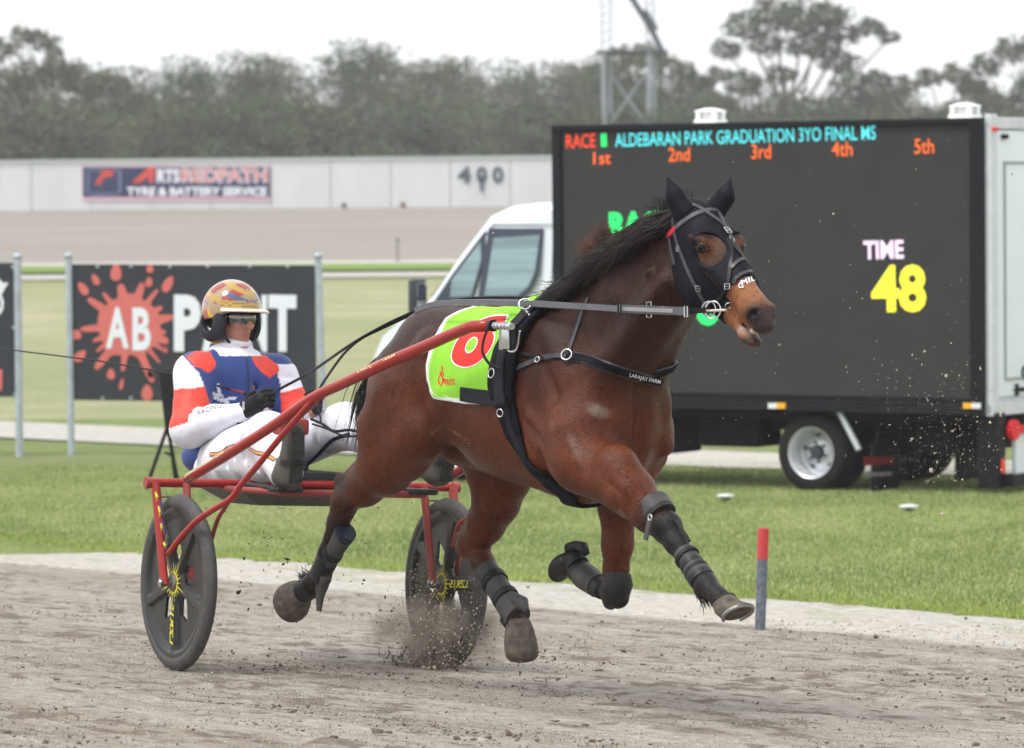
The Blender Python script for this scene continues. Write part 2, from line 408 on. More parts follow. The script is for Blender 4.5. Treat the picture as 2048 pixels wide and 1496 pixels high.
def track_sheet(name, X, Y, fine):
    e, a = edist(X, Y)
    jag = .16 * fbm(a * 1.3, e * 1.0) + .07 * fbm(a * 7, e * 5)
    e2 = e + jag
    # rake / wheel ridges run along the travel direction (62.5 deg)
    tx, ty = math.cos(rad(58)), -math.sin(rad(58))
    al = X * tx + Y * ty; ac = X * -ty + Y * tx
    st = fbm(al * .22, ac * 3.2, 4); st2 = fbm(al * .5 + 40, ac * 11, 3)
    churn = fbm(X * 2.2 + 9, Y * 2.2, 4)
    trk = np.clip((-e2 - 1.05) / .35, 0, 1)           # 0 on the pale verge, 1 on the worked track
    z = zt(X, Y) + .006
    if fine:
        lump = np.maximum(0, fbm(al * 4, ac * 9 + 5, 4) - .12)
        z = z + trk * (.010 * st + .007 * st2 + .05 * lump * np.clip(churn + .25, 0, 1) + .004 * fbm(X * 30, Y * 30, 2)) + (1 - trk) * .008 * fbm(X * 4, Y * 4, 3)
        furrow = np.exp(-((e2 + 1.15) / .14) ** 2); z = z - .02 * furrow
    z = z - .14 * np.clip((e2 + .02) / .06, 0, 1)      # sheet dives under the turf edge
    base = np.array([.265, .232, .192]); pale = np.array([.44, .42, .385]); dark = np.array([.14, .112, .086]); grn = np.array([.29, .30, .18])
    gr = fbm(al * 6 + 3, ac * 11, 4); v = np.clip(.42 + .75 * st + .35 * st2 + .75 * gr, 0, 1)[..., None]
    c = base * (1 - v) + np.array([.35, .322, .285]) * v
    lump_ = fbm(al * 7, ac * 14 + 3, 4); d = np.clip((.65 * churn + .25 * st2 + 1.25 * lump_ - .20) * 2.4, 0, .8)[..., None]; c = c * (1 - d) + dark * d
    pt = np.clip(.75 + .9 * fbm(al * .6 + 3, ac * 4, 4), 0, 1)[..., None]; p = pale * pt + np.array([.47, .43, .38]) * (1 - pt)
    gm = np.clip((fbm(al * 2.6 + 9, ac * 9 + 20, 4) - .10) * 4, 0, .75)[..., None] * np.clip((e2 + 1.3) / 1.2, 0, 1)[..., None]; p = p * (1 - gm) + grn * gm
    k = trk[..., None]; c = p * (1 - k) + c * k
    uvw = np.stack([al, ac, np.zeros_like(al)], -1)
    nx, ny = X.shape; i, j = np.meshgrid(np.arange(nx - 1), np.arange(ny - 1), indexing='ij'); q = (i * ny + j).ravel()
    F = np.stack([q, q + ny, q + ny + 1, q + 1], 1)
    ec = e2[:-1, :-1].ravel(); F = F[ec < .12]
    ca = np.concatenate([c.reshape(-1, 3), np.ones((c.size // 3, 1))], 1)
    return tag(link_mesh(name, np.stack([X.ravel(), Y.ravel(), z.ravel()], 1), F, M_TRACK, smooth=True,
                         attrs={'Col': ('FLOAT_COLOR', ca), 'uvw': ('FLOAT_VECTOR', uvw.reshape(-1, 3))}), kind='structure')
# fan-shaped fine sheet covering the view, coarse sheets around it
ya = np.geomspace(13.5, 30, 560); ta = np.linspace(-.190, .190, 730)
Yf, Tf = np.meshgrid(ya, ta, indexing='ij'); track_sheet('race_track', (Tf * Yf).T[::1], Yf.T, True)
for xr, yr in (((-60, -0.1899), (13.5, 60)), ((0.1899, 40), (13.5, 30)), ):
    yy = np.linspace(yr[0], yr[1], 90); s = np.linspace(0, 1, 60)
    Yc, Sc = np.meshgrid(yy, s, indexing='ij')
    if xr[0] < 0 and xr[0] < -1: Xc = -60 * (1 - Sc) ** 2 + (xr[1] * Yc) * (1 - (1 - Sc) ** 2)
    else: Xc = (xr[0] * Yc) * (1 - Sc ** 2) + 40 * Sc ** 2
    track_sheet('race_track', Xc.T, Yc.T, False)
yy = np.linspace(-30, 13.5, 60); xx = np.linspace(-60, 40, 120); Yc, Xc = np.meshgrid(yy, xx, indexing='ij'); track_sheet('race_track', Xc.T, Yc.T, False)

# ---- loose clods on the track
def blob_set(P, R, seed=0, squash=.6):
    """irregular little lumps as one mesh"""
    ico_v = []; t = (1 + 5 ** .5) / 2
    for a_, b_ in ((-1, t), (1, t), (-1, -t), (1, -t)): ico_v += [(a_, b_, 0), (0, a_, b_), (b_, 0, a_)]
    ico_v = np.array(ico_v, float); ico_v /= np.linalg.norm(ico_v[0])
    from itertools import combinations
    el = min(np.linalg.norm(ico_v[0] - v) for v in ico_v[1:])
    F = []
    for tr in combinations(range(12), 3):
        if all(abs(np.linalg.norm(ico_v[x] - ico_v[y]) - el) < 1e-6 for x, y in combinations(tr, 2)):
            n = np.cross(ico_v[tr[1]] - ico_v[tr[0]], ico_v[tr[2]] - ico_v[tr[0]])
            F.append(tr if n.dot(ico_v[tr[0]]) > 0 else tr[::-1])
    F = np.array(F); g = np.random.default_rng(seed); n = len(P)
    V = ico_v[None] * (1 + .35 * g.standard_normal((n, 12, 1))) * R[:, None, None]
    V = V * (1 + .3 * g.standard_normal((n, 1, 3))); V[..., 2] *= squash
    V = V + P[:, None, :]
    return V.reshape(-1, 3), (F[None] + 12 * np.arange(n)[:, None, None]).reshape(-1, 3)
M_CLOD = mat('clod_earth', (.135, .108, .082), .95, 60, .35)
n = 15000; g = np.random.default_rng(11)
yy = 13.8 + 12 * g.random(n) ** 1.1; xx = (g.random(n) - .5) * .26 * yy
e, a = edist(xx, yy); tx, ty = math.cos(rad(58)), -math.sin(rad(58)); al = xx * tx + yy * ty; ac = -xx * ty + yy * tx
keep = (e < -.25) & (g.random(n) < np.clip(.12 + 1.9 * fbm(al * .8 + 5, ac * 3.5, 3) - .5 * (e > -1.0), .03, 1))
xx, yy = xx[keep], yy[keep]; R = .0028 * np.exp(g.standard_normal(len(xx)) * .55); R = np.clip(R, .001, .018)
V, F = blob_set(np.stack([xx, yy, zt(xx, yy) + .008 + R * .2], 1), R, 5)
tag(link_mesh('loose_clods', V, F, M_CLOD), 'loose dark dirt clods scattered over the raked race track', 'dirt', kind='stuff')

# ---- fine gravel and crumbs that give the raked surface its grain
n = 62000; g = np.random.default_rng(19); yy = 13.6 + 9.5 * g.random(n) ** 1.25; xx = (g.random(n) - .5) * .28 * yy; e, a = edist(xx, yy)
al = xx * tx + yy * ty; ac = -xx * ty + yy * tx; dn = np.clip(.55 + 1.2 * fbm(al * 1.2 + 2, ac * 4, 3), .08, 1); k = (e < -.02) & (g.random(n) < dn); xx, yy, e, al, ac = xx[k], yy[k], e[k], al[k], ac[k]
R = np.clip(.0019 * np.exp(g.standard_normal(len(xx)) * .38), .0009, .0055); V, F = blob_set(np.stack([xx, yy, zt(xx, yy) + .009 + R * .2], 1), R, 8, .8)
t = np.clip(g.random(len(xx)) ** .8 + .15 * (e > -1.0), 0, 1)[:, None]; c = np.array([.13, .105, .08]) * (1 - t) + np.array([.50, .47, .43]) * t; c = np.repeat(c, 12, 0)
tag(link_mesh('gravel', V, F, mat('gravel', (.3, .27, .23), .95, attr='Col', spec=.1), attrs={'Col': ('FLOAT_COLOR', np.concatenate([c, np.ones((len(c), 1))], 1))}), 'fine sandy gravel and crumbs covering the race track surface', 'gravel', kind='stuff')

# ---- grass blades on the near infield
def blades(name, n, yr, hgt, wid, seed, elim=(0.0, 60), mats=None, xr=None, label=None):
    g = np.random.default_rng(seed)
    yy = yr[0] + (yr[1] - yr[0]) * g.random(n) ** 1.0; xx = (g.random(n) - .5) * .34 * yy
    e, a = edist(xx, yy); e = e + .16 * fbm(a * 1.3, e * 1.0) + .07 * fbm(a * 7, e * 5)
    k = (e > elim[0]) & (e < elim[1]); xx, yy, e, a = xx[k], yy[k], e[k], a[k]; n = len(xx)
    h = hgt * (.5 + .8 * g.random(n)) * (1 + .5 * fbm(xx * 2, yy * 2, 2)); an = g.random(n) * 2 * np.pi; lean = .6 * h * g.random(n)
    z = zt(xx, yy) + .005; wx, wy = np.cos(an) * wid / 2, np.sin(an) * wid / 2; la = g.random(n) * 2 * np.pi
    A = np.stack([xx - wx, yy - wy, z], 1); B = np.stack([xx + wx, yy + wy, z], 1)
    C = np.stack([xx + lean * np.cos(la), yy + lean * np.sin(la), z + h], 1)
    V = np.stack([A, B, C], 1).reshape(-1, 3); F = np.arange(3 * n).reshape(-1, 3)
    pn = fbm(xx * .45, yy * .30, 3) * 1.8 + fbm(xx * 2.2, yy * .9, 3) * 1.2
    cA = np.array([.295, .372, .115]); cB = np.array([.44, .46, .23]); cC = np.array([.20, .28, .082]); cD = np.array([.31, .39, .08])
    t = np.clip(.45 + pn, 0, 1)[:, None]; c = cC * (1 - t) + cA * t
    dry = (g.random(n) < .26 + .40 * np.clip(pn, 0, 1))[:, None]; c = np.where(dry, cB, c)
    ne = np.clip(1 - e / .8, 0, 1)[:, None] * .7; c = c * (1 - ne) + cD * ne
    c = c * (.8 + .4 * g.random((n, 1))); c = np.repeat(c, 3, 0); ca = np.concatenate([c, np.ones((len(c), 1))], 1)
    return tag(link_mesh(name, V, F, mats, attrs={'Col': ('FLOAT_COLOR', ca)}), label, 'grass', kind='stuff')
M_BLADE = mat('grass_blade', (.1, .2, .05), .7, attr='Col', spec=.2)
blades('grass', 490000, (19, 45), .024, .008, 21, mats=M_BLADE, label='short mown green grass of the infield between track and truck')
blades('grass_edge', 80000, (19, 30), .024, .006, 22, (-.03, .35), mats=M_BLADE, label='brighter ragged fringe of grass along the track verge')

# ---------------------------------------------------------------- white wall
M_WALL = mat('wall_white', (.62, .635, .65), .8, .9, .05, .0, stretch=(1, 1, .3))
M_WALLJ = mat('wall_joint', (.60, .60, .59), .9)
M_CAP = mat('wall_cap', (.50, .54, .53), .7)
M_STAIN = mat('wall_stain', (.42, .36, .30), .9, 3, .3)
WY = 112.0
zb = atY(500, 417, WY).z; ztop = atY(500, 321, WY).z
wl = Frame((0, WY, zb), (1, .0, 0), (0, 1, 0))
wall = empty('wall', (0, WY, zb), 'long low white panelled wall behind the far banked track', 'wall')
b = MB(); pw = 1.46 * 1.02
for i in range(-36, 36):
    x0 = i * pw; b.box((x0 + pw / 2, WY + .08, (zb - .3 + ztop) / 2), (pw / 2 - .012, .08, (ztop - zb + .3) / 2))
b.build('panel', M_WALL, wall)
b = MB(); b.box((0, WY + .10, (zb - .3 + ztop) / 2), (36 * pw, .06, (ztop - zb + .3) / 2 - .01)); b.build('joint_backing', M_WALLJ, wall)
b = MB(); b.box((0, WY + .08, ztop + .03), (36 * pw, .12, .03)); b.build('coping', M_CAP, wall)
b = MB()
for px in (688, 806): p = atY(px, 412, WY); b.bbox((p.x, WY - .03, zb + .05), (.05, .05, .07), b=.02)
b.build('drain_stub', mat('drain', (.16, .12, .10), .8), wall)

# ---- lettering
_tc = {}
def text2d(s, bold=0.0, res=3, space=1.0):
    """returns verts (0..1 in the text's bounding box), triangles, aspect"""
    key = (s, bold, res, space)
    if key in _tc: return _tc[key]
    cu = bpy.data.curves.new('t', 'FONT'); cu.body = s; cu.size = 1; cu.offset = bold; cu.resolution_u = res; cu.space_character = space
    o = bpy.data.objects.new('t', cu); COL.objects.link(o); dg = bpy.context.evaluated_depsgraph_get()
    me = bpy.data.meshes.new_from_object(o.evaluated_get(dg)); 
    V = np.array([v.co[:2] for v in me.vertices]); 
    F = []
    for p in me.polygons:
        v = list(p.vertices)
        for i in range(1, len(v) - 1): F.append((v[0], v[i], v[i + 1]))
    bpy.data.objects.remove(o); bpy.data.curves.remove(cu); bpy.data.meshes.remove(me)
    lo = V.min(0); hi = V.max(0); asp = (hi[0] - lo[0]) / (hi[1] - lo[1]); V = (V - lo) / (hi - lo)
    _tc[key] = (V, F, asp); return _tc[key]
def subdiv2d(V, F, maxlen):
    V = [tuple(v) for v in V]; F = list(F); 
    for _ in range(8):
        cache = {}; NF = []; ch = False
        def mid(a, b):
            k = (min(a, b), max(a, b))
            if k not in cache: cache[k] = len(V); V.append(((V[a][0] + V[b][0]) / 2, (V[a][1] + V[b][1]) / 2))
            return cache[k]
        ln = lambda a, b: math.hypot(V[a][0] - V[b][0], V[a][1] - V[b][1])
        for f in F:
            a, b_, c = f; l = (ln(a, b_), ln(b_, c), ln(c, a)); mx = max(l)
            if mx <= maxlen: NF.append(f); continue
            ch = True; k = l.index(mx)
            if k == 1: a, b_, c = b_, c, a
            elif k == 2: a, b_, c = c, a, b_
            m = mid(a, b_); NF += [(a, m, c), (m, b_, c)]
        F = NF
        if not ch: break
    return V, F
def letter_quad(mb, s, c00, c10, c01, n, off=.004, bold=.02, space=1.0, slant=0.0):
    """flat text filling the parallelogram c00(bottom left) c10(bottom right) c01(top left); n = outward normal"""
    V, F, _ = text2d(s, bold, space=space); c00, c10, c01 = Vector(c00), Vector(c10), Vector(c01); n = Vector(n).normalized()
    W = [c00 + (c10 - c00) * float(x + slant * y) + (c01 - c00) * float(y) + n * off for x, y in V]
    if (c10 - c00).cross(c01 - c00).dot(n) < 0: F = [f[::-1] for f in F]
    mb.add(W, F)
def letter_px(mb, s, plane, bl, br, tl, n, **k):
    letter_quad(mb, s, plane(*bl), plane(*br), plane(*tl), n, **k)

# ---- 400 marker on the wall
wp = lambda x, y: atY(x, y, WY); wn = Vector((0, -1, 0))
dm = empty('distance_marker', wp(962, 380), 'dark 400 distance figures fixed on the white wall', 'distance marker')
M_DARK = mat('figure_dark', (.09, .11, .14), .7)
for s_, x0, x1 in (('4', 915, 942), ('0', 953, 974), ('0', 985, 1007)):
    b = MB(); letter_px(b, s_, wp, (x0, 367), (x1, 367), (x0, 333), wn, off=.03, bold=.035); b.build('figure', M_DARK, dm)
b = MB(); b.tube([wp(963, 352) + wn * .02, wp(964, 382) + wn * .02], .045, 8); b.build('pointer', M_DARK, dm)

# ---- banner on the wall
bn = empty('banner', wp(353, 365), 'small navy sponsor banner with white and red lettering on the far white wall', 'banner')
M_NAVY = mat('banner_navy', (.045, .055, .12), .7, 2, .2); M_WHT = mat('banner_white', (.78, .80, .86), .7); M_REDB = mat('banner_red', (.62, .09, .07), .7)
M_PINK = mat('banner_pink', (.72, .45, .52), .7); M_BLUEL = mat('banner_blue', (.20, .24, .36), .7)
def pquad(mb, pl, pts, n, off, th=.0):
    P = [pl(*p) + n * off for p in pts]
    if th: mb.prism(P, n * -th)
    else: mb.add(P, [tuple(range(len(P)))])
b = MB(); pquad(b, wp, [(165, 332), (541, 332), (541, 401), (165, 401)], wn, .03, .025); b.build('border', M_PINK, bn)
b = MB(); pquad(b, wp, [(166, 334), (540, 334), (540, 394), (166, 394)], wn, .036, .005); b.build('field', M_NAVY, bn)
b = MB()
for r_ in ([(175, 338), (242, 338), (242, 341), (175, 341)], [(175, 387), (242, 387), (242, 390), (175, 390)], [(175, 338), (178, 338), (178, 390), (175, 390)], [(238, 338), (242, 338), (242, 390), (238, 390)]):
    pquad(b, wp, r_, wn, .042)
b.build('emblem_frame', M_BLUEL, bn)
b = MB(); pquad(b, wp, [(190, 368), (206, 340), (228, 338), (226, 352), (208, 356), (200, 370)], wn, .042); pquad(b, wp, [(204, 346), (214, 344), (212, 349), (204, 351)], wn, .043)
b.build('emblem', M_REDB, bn)
b = MB(); pquad(b, wp, [(262, 366), (298, 334), (311, 334), (307, 366), (297, 366), (299, 352), (280, 366)], wn, .042); b.build('lettering', M_REDB, bn)
b = MB(); letter_px(b, 'RTS', wp, (314, 366), (360, 366), (314, 338), wn, off=.042, bold=.05)
letter_px(b, 'TYRE & BATTERY SERVICE', wp, (254, 392), (534, 392), (254, 374), wn, off=.042, bold=.05); b.build('lettering', M_WHT, bn)
b = MB(); letter_px(b, 'REDPATH', wp, (362, 366), (536, 366), (362, 336), wn, off=.041, bold=.07); b.build('lettering', M_WHT, bn)
b = MB(); letter_px(b, 'REDPATH', wp, (364, 364), (534, 364), (364, 338), wn, off=.045, bold=.0); b.build('lettering', M_REDB, bn)

# ---- thin post in the far track
p0 = ground(795, 526); pt = empty('marker_post', p0, 'thin grey weathered post standing at the foot of the far dirt bank', 'post')
b = MB(); b.tube([p0 - Vector((0, 0, .1)), p0 + Vector((0, 0, .46))], [.035, .03], 8); b.build('shaft', mat('post_grey', (.27, .26, .23), .9), pt)
b = MB(); b.tube([p0 + Vector((0, 0, .46)), p0 + Vector((0, 0, .52))], .04, 8); b.build('cap', mat('post_cap', (.18, .19, .17), .9), pt)

# ---------------------------------------------------------------- advertising signs
M_BOARD = mat('board_charcoal', (.042, .045, .055), .75, 5, .12, rvar=.05); M_SPL = mat('splat_coral', (.66, .17, .15), .7, 8, .06)
M_WHITE = mat('sign_white', (.80, .83, .90), .7); M_ORG = mat('sign_orange', (.30, .07, .035), .7)
M_GALV = mat('galvanised', (.42, .47, .52), .5, 12, .15, metal=.3)
SY = 47.0; sp_ = lambda x, y: atY(x, y, SY); sn = Vector((0, -1, 0))
def post_at(mb, px, y0, y1, r):
    a_, b_ = sp_(px[0], y0), sp_(px[1], y1); mb.tube([a_, b_ - Vector((0, 0, .15))], r, 14)
    return a_
ab = empty('sign_board', sp_(385, 905), 'large charcoal board with a red paint splat and white lettering behind the driver', 'sign')
b = MB(); pquad(b, sp_, [(133, 528), (630, 531), (634, 806), (136, 800)], sn, 0, .02); b.build('board', M_BOARD, ab)
for px in ((137, 143), (636, 650)):
    b = MB(); a_ = post_at(b, px, 516, 906, .036)
    po = b.build('post', M_GALV, ab, auto=40)
    b = MB(); b.lathe(a_, (0, 0, 1), [(.036, 0), (.045, .0), (.045, .03), (.03, .05), (0.001, .055)], 14); b.build('cap', M_GALV, po, smooth=True)
# move board in front of posts
for x, y in [(x, 533) for x in (195, 262, 340, 415, 500, 575)] + [(x, 796) for x in (205, 262, 330, 415, 500)]:
    b = MB(); b.cyl(sp_(x, y) + sn * .012, sn, .016, .02, 10); b.build('eyelet', M_GALV, ab)
def splat(mb, cx, cy, r0, arms, drops):
    g = random.Random(4); pts = []; N = 260
    for i in range(N):
        th = 2 * math.pi * i / N; r = r0 * (1 + .04 * math.sin(5 * th) + .03 * math.sin(9 * th + 1))
        for (aa, ln, wd) in arms:
            d = (th - aa + math.pi) % (2 * math.pi) - math.pi; 
            x = abs(d) / wd
            if x < 2.5: r += ln * math.exp(-x ** 4 * 1.2) + .18 * ln * math.exp(-(x * .6) ** 2)
        pts.append((cx + r * math.cos(th), cy - r * math.sin(th)))
    pquad(mb, sp_, pts, sn, .006, .003)
    for (x, y, a1, b1, an) in drops:
        P = []
        for i in range(16):
            t = 2 * math.pi * i / 16; ux, uy = a1 * math.cos(t) * (1 + .25 * math.sin(t)), b1 * math.sin(t)
            P.append((x + ux * math.cos(an) - uy * math.sin(an), y + ux * math.sin(an) + uy * math.cos(an)))
        pquad(mb, sp_, P, sn, .006, .003)
b = MB()
arms = [(rad(12), 24, .11), (rad(52), 30, .07), (rad(72), 26, .11), (rad(102), 22, .13), (rad(128), 22, .07), (rad(146), 34, .10), (rad(184), 34, .09), (rad(218), 20, .06), (rad(232), 40, .10),
        (rad(262), 30, .08), (rad(293), 52, .09), (rad(310), 30, .05), (rad(338), 24, .12), (rad(350), 14, .08), (rad(30), 14, .08), (rad(203), 16, .07), (rad(325), 20, .06)]
drops = [(232, 545, 11, 17, .0), (300, 537, 7, 9, 0), (298, 564, 7, 10, .2), (191, 559, 7, 12, -.5), (166, 577, 8, 15, -.6), (336, 568, 9, 18, .5), (153, 669, 10, 10, 0), (160, 712, 9, 15, .8),
         (222, 748, 8, 11, 0), (243, 768, 4, 12, .2), (294, 785, 11, 16, .0), (300, 748, 5, 9, -.4), (330, 700, 5, 6, 0)]
splat(b, 258, 652, 60, arms, drops); b.build('paint_splat', M_SPL, ab)
b = MB(); letter_px(b, 'A', sp_, (212, 697), (258, 697), (212, 614), sn, off=.012, bold=.035); b.build('lettering', M_WHITE, ab); b = MB(); letter_px(b, 'B', sp_, (265, 701), (302, 701), (265, 615), sn, off=.012, bold=.035)
x0 = 348
for ch, xa, xb in (('P', 348, 402), ('A', 404, 462), ('I', 470, 488), ('N', 497, 549), ('T', 537, 593)):
    if ch == 'I': pquad(b, sp_, [(xa, 590), (xb, 590), (xb, 700), (xa, 700)], sn, .012); continue
    if ch == 'N': xa, xb = 492, 534
    letter_px(b, ch, sp_, (xa, 703), (xb, 704), (xa, 589), sn, off=.012, bold=.05)
b.build('lettering', M_WHITE, ab)
b = MB(); letter_px(b, 'PANEL', sp_, (352, 735), (402, 735), (352, 718), sn, off=.012, bold=.02); b.build('lettering', M_ORG, ab); b = MB(); letter_px(b, 'PROTECTION', sp_, (440, 738), (578, 738), (440, 716), sn, off=.012, bold=.02)
b.build('lettering', M_ORG, ab)
# left sign, cut by the frame
ls = empty('sign_board', sp_(-200, 905), 'charcoal board cut off at the left edge showing part of a white emblem', 'sign')
b = MB(); pquad(b, sp_, [(-460, 523), (33, 526), (36, 794), (-458, 788)], sn, 0, .02); b.build('board', M_BOARD, ls)
for px in ((35, 39), (-462, -456)):
    b = MB(); a_ = post_at(b, px, 517, 906, .04)
    po = b.build('post', M_GALV, ls, auto=40)
    b = MB(); b.lathe(a_, (0, 0, 1), [(.04, 0), (.049, .0), (.049, .03), (.03, .05), (0.001, .055)], 14); b.build('cap', M_GALV, po, smooth=True)
b = MB()
pquad(b, sp_, [(-46, 560), (-20, 554), (-2, 557), (6, 566), (17, 565), (9, 578), (3, 590), (8, 604), (6, 620), (-4, 634), (-22, 641), (-44, 634), (-56, 612), (-58, 580)], sn, .006, .003); b.build('emblem', M_WHITE, ls)
b = MB(); P = [(-10 + 11 * math.cos(t), 607 + 15 * math.sin(t)) for t in np.linspace(0, 6.283, 21)[:-1]]; pquad(b, sp_, P, sn, .010, .003); b.build('emblem', M_BOARD, ls)
b = MB(); pquad(b, sp_, [(-30, 742), (5, 738), (4, 781), (-32, 781)], sn, .006, .003); b.build('panel', M_SPL, ls)
for (x, y) in ((25, 534), (27, 655), (29, 788)):
    b = MB(); b.cyl(sp_(x, y) + sn * .012, sn, .016, .02, 10); b.build('eyelet', M_GALV, ls)

# ---------------------------------------------------------------- black stand behind the driver
SB = 33.0; kp = lambda x, y: atY(x, y, SB)
base = kp(325, 975); M_BLK = mat('stand_black', (.012, .013, .016), .6, 10, .2)
st_ = empty('tripod_stand', base, 'black folded equipment case on tripod legs standing on grass behind the driver', 'tripod stand')
b = MB(); pquad(b, kp, [(317, 738), (352, 740), (350, 852), (330, 856)], Vector((0, -1, 0)), 0, .10); b.build('case', M_BLK, st_)
for a_, c_ in (((336, 850), (292, 978)), ((337, 852), (353, 975)), ((334, 850), (318, 966))):
    b = MB(); q = kp(*c_); 
    if c_[0] == 318: q = q + Vector((.1, .5, 0))
    b.tube([kp(*a_), q], .014, 8); b.build('leg', M_BLK, st_)
b = MB(); b.tube([kp(330, 905), kp(346, 912)], .010, 8); b.build('brace', M_BLK, st_)

# ---------------------------------------------------------------- red and grey track peg
pg0 = ground(1520, 1262); up_ = (atY(1527, 1056, pg0.y) - pg0); L_ = up_.length; up_.normalize()
pg = empty('marker_peg', pg0, 'short tilted peg with red top and grey shaft at the pale track verge', 'marker peg')
M_PEGR = mat('peg_red', (.52, .06, .065), .5, 40, .12, rvar=.1); M_PEGG = mat('peg_grey', (.13, .15, .18), .6, 50, .35)
b = MB(); b.tube([pg0 - up_ * .08, pg0 + up_ * L_ * .70], .0265, 20); b.build('shaft', M_PEGG, pg, auto=40)
b = MB(); r_ = .0275
b.lathe(pg0 + up_ * L_ * .70, up_, [(r_, 0), (r_, L_ * .295), (r_ * .9, L_ * .30), (r_ * .8, L_ * .30), (r_ * .78, L_ * .29), (.001, L_ * .285)], 20); b.build('painted_top', M_PEGR, pg, auto=40)

# ---- low white caps in the grass
M_CAPW = mat('cap_white', (.62, .64, .62), .5); M_CAPD = mat('cap_dark', (.10, .10, .09), .8)
for (px, py, lb) in ((1452, 1004, 'low round white sprinkler cap in the grass near the rear wheel of the truck'), (1818, 1026, 'low round white sprinkler cap in the grass at the right, nearer the track')):
    q = ground(px, py); c = empty('sprinkler_cap', q, lb, 'sprinkler cap', 'white sprinkler caps in the infield grass')
    b = MB(); b.lathe(q, (0, 0, 1), [(.035, -.02), (.035, .045)], 16); b.build('stem', M_CAPD, c)
    b = MB(); b.lathe(q, (0, 0, 1), [(.02, .040), (.07, .040), (.078, .048), (.07, .062), (.03, .068), (.0005, .07)], 24); b.build('lid', M_CAPW, c, smooth=True)
# ================================================================ TRUCK
th = rad(33); TK = Frame(atY(1620, 985, 39.0), (-math.cos(th), math.sin(th), 0.012), (math.sin(th), math.cos(th), 0.018))
tk = empty('display_truck', mat=TK.mat, label='white light truck parked on the grass carrying a large black race results screen', cat='truck')
tw = TK.w; tpx = lambda x, y, l=0.0: TK.at(x, y, l); tn = -TK.l; AX = [TK.f, TK.l, TK.u]
M_TWHITE = mat('truck_white', (.80, .85, .92), .35, 1.5, .04, coat=.4, spec=.4); M_TBLACK = mat('truck_black', (.006, .007, .011), .5, 8, .15)
M_TGREY = mat('truck_dark', (.007, .008, .011), .8, 8, .3); M_ALU = mat('truck_alu', (.66, .69, .74), .5, 6, .06, metal=.1)
M_RUB = mat('rubber', (.014, .013, .013), .8, 30, .25, bump=.002)
def lbl(p): return TK.loc(p)
aL = lbl(tpx(1111, 400)).x; aR = lbl(tpx(1970, 400)).x; zT = lbl(tpx(1540, 243)).z; zB = lbl(tpx(1540, 822)).z
ac_, aw = (aL + aR) / 2, (aL - aR) / 2; BW = 2.15; zc, zh = (zT + zB) / 2, (zT - zB) / 2
b = MB(); b.bbox(tw(ac_, BW / 2, zc), (aw, BW / 2 - .02, zh - .01), AX, .02); b.build('box_body', M_TWHITE, tk)
# screen: frame and recessed panel
fr = .10
b = MB()
zS0 = lbl(tpx(1540, 787)).z
b.bbox(tw(ac_, -.02, zT - .027), (aw, .045, .027), AX, .008)
b.bbox(tw(aL - .048, -.02, (zT + zB) / 2), (.048, .04, zh), AX, .008)
b.bbox(tw(aR + .06, -.02, (zT + zB) / 2), (.06, .04, zh), AX, .008)
for k in range(5): 
    hz = (zS0 - zB) / 5; b.bbox(tw(ac_, -.02 - .004 * (k % 2), zB + hz * (k + .5)), (aw - .01, .036, hz / 2 - .004), AX, .006)
b.build('screen_frame', M_TBLACK, tk)
def screen_mat():
    m = bpy.data.materials.new('led_screen'); m.use_nodes = True; t = m.node_tree; bs = t.nodes['Principled BSDF']; L = t.links.new
    tc = t.nodes.new('ShaderNodeTexCoord'); bs.inputs['Roughness'].default_value = .75; bs.inputs['Specular IOR Level'].default_value = .08
    def wave(d, sc):
        w_ = t.nodes.new('ShaderNodeTexWave'); w_.wave_type = 'BANDS'; w_.bands_direction = d; w_.inputs['Scale'].default_value = sc; L(tc.outputs['Object'], w_.inputs['Vector']); return w_.outputs['Fac']
    a_ = t.nodes.new('ShaderNodeMath'); a_.operation = 'MULTIPLY'; L(wave('X', 13), a_.inputs[0]); L(wave('Z', 13), a_.inputs[1])
    n = t.nodes.new('ShaderNodeTexNoise'); n.inputs['Scale'].default_value = 2.5; L(tc.outputs['Object'], n.inputs['Vector'])
    mx = t.nodes.new('ShaderNodeMix'); mx.data_type = 'RGBA'; mx.inputs[6].default_value = (.038, .038, .040, 1); mx.inputs[7].default_value = (.064, .063, .062, 1); L(a_.outputs[0], mx.inputs[0])
    n2 = t.nodes.new('ShaderNodeMapRange'); n2.inputs['To Min'].default_value = .85; n2.inputs['To Max'].default_value = 1.15; L(n.outputs['Fac'], n2.inputs['Value'])
    s = t.nodes.new('ShaderNodeVectorMath'); s.operation = 'SCALE'; L(mx.outputs[2], s.inputs[0]); L(n2.outputs[0], s.inputs['Scale']); L(s.outputs[0], bs.inputs['Base Color'])
    return m
b = MB(); b.box(tw(ac_, -.012, (zS0 + zT - .1) / 2), (aw - .04, .02, (zT - .1 - zS0) / 2 + .045), AX); scr = b.build('screen', screen_mat(), tk)
def led(name, c, e=1.0): return mat(name, tuple(x * .5 for x in c), .6, emit=c, estr=e)
LC = {'red': led('led_red', (.90, .07, .03), .8), 'orange': led('led_orange', (.95, .16, .03), .8), 'cyan': led('led_cyan', (.10, .75, .82), .85), 'green': led('led_green', (.03, .85, .18), .85), 'white': led('led_white', (.85, .65, .85), .9), 'yellow': led('led_yellow', (.93, .85, .05), .9)}
sc_pl = lambda x, y: TK.at(x, y, -.034)
def led_text(s, bl, br, tl, c, bold=.02): 
    b = MB(); letter_px(b, s, sc_pl, bl, br, tl, tn, off=.003, bold=bold); b.build('lettering', LC[c], scr)
led_text('RACE', (1133, 297), (1192, 295), (1132, 269), 'red', .012); led_text('1', (1203, 294), (1214, 293), (1202, 268), 'green', .01)
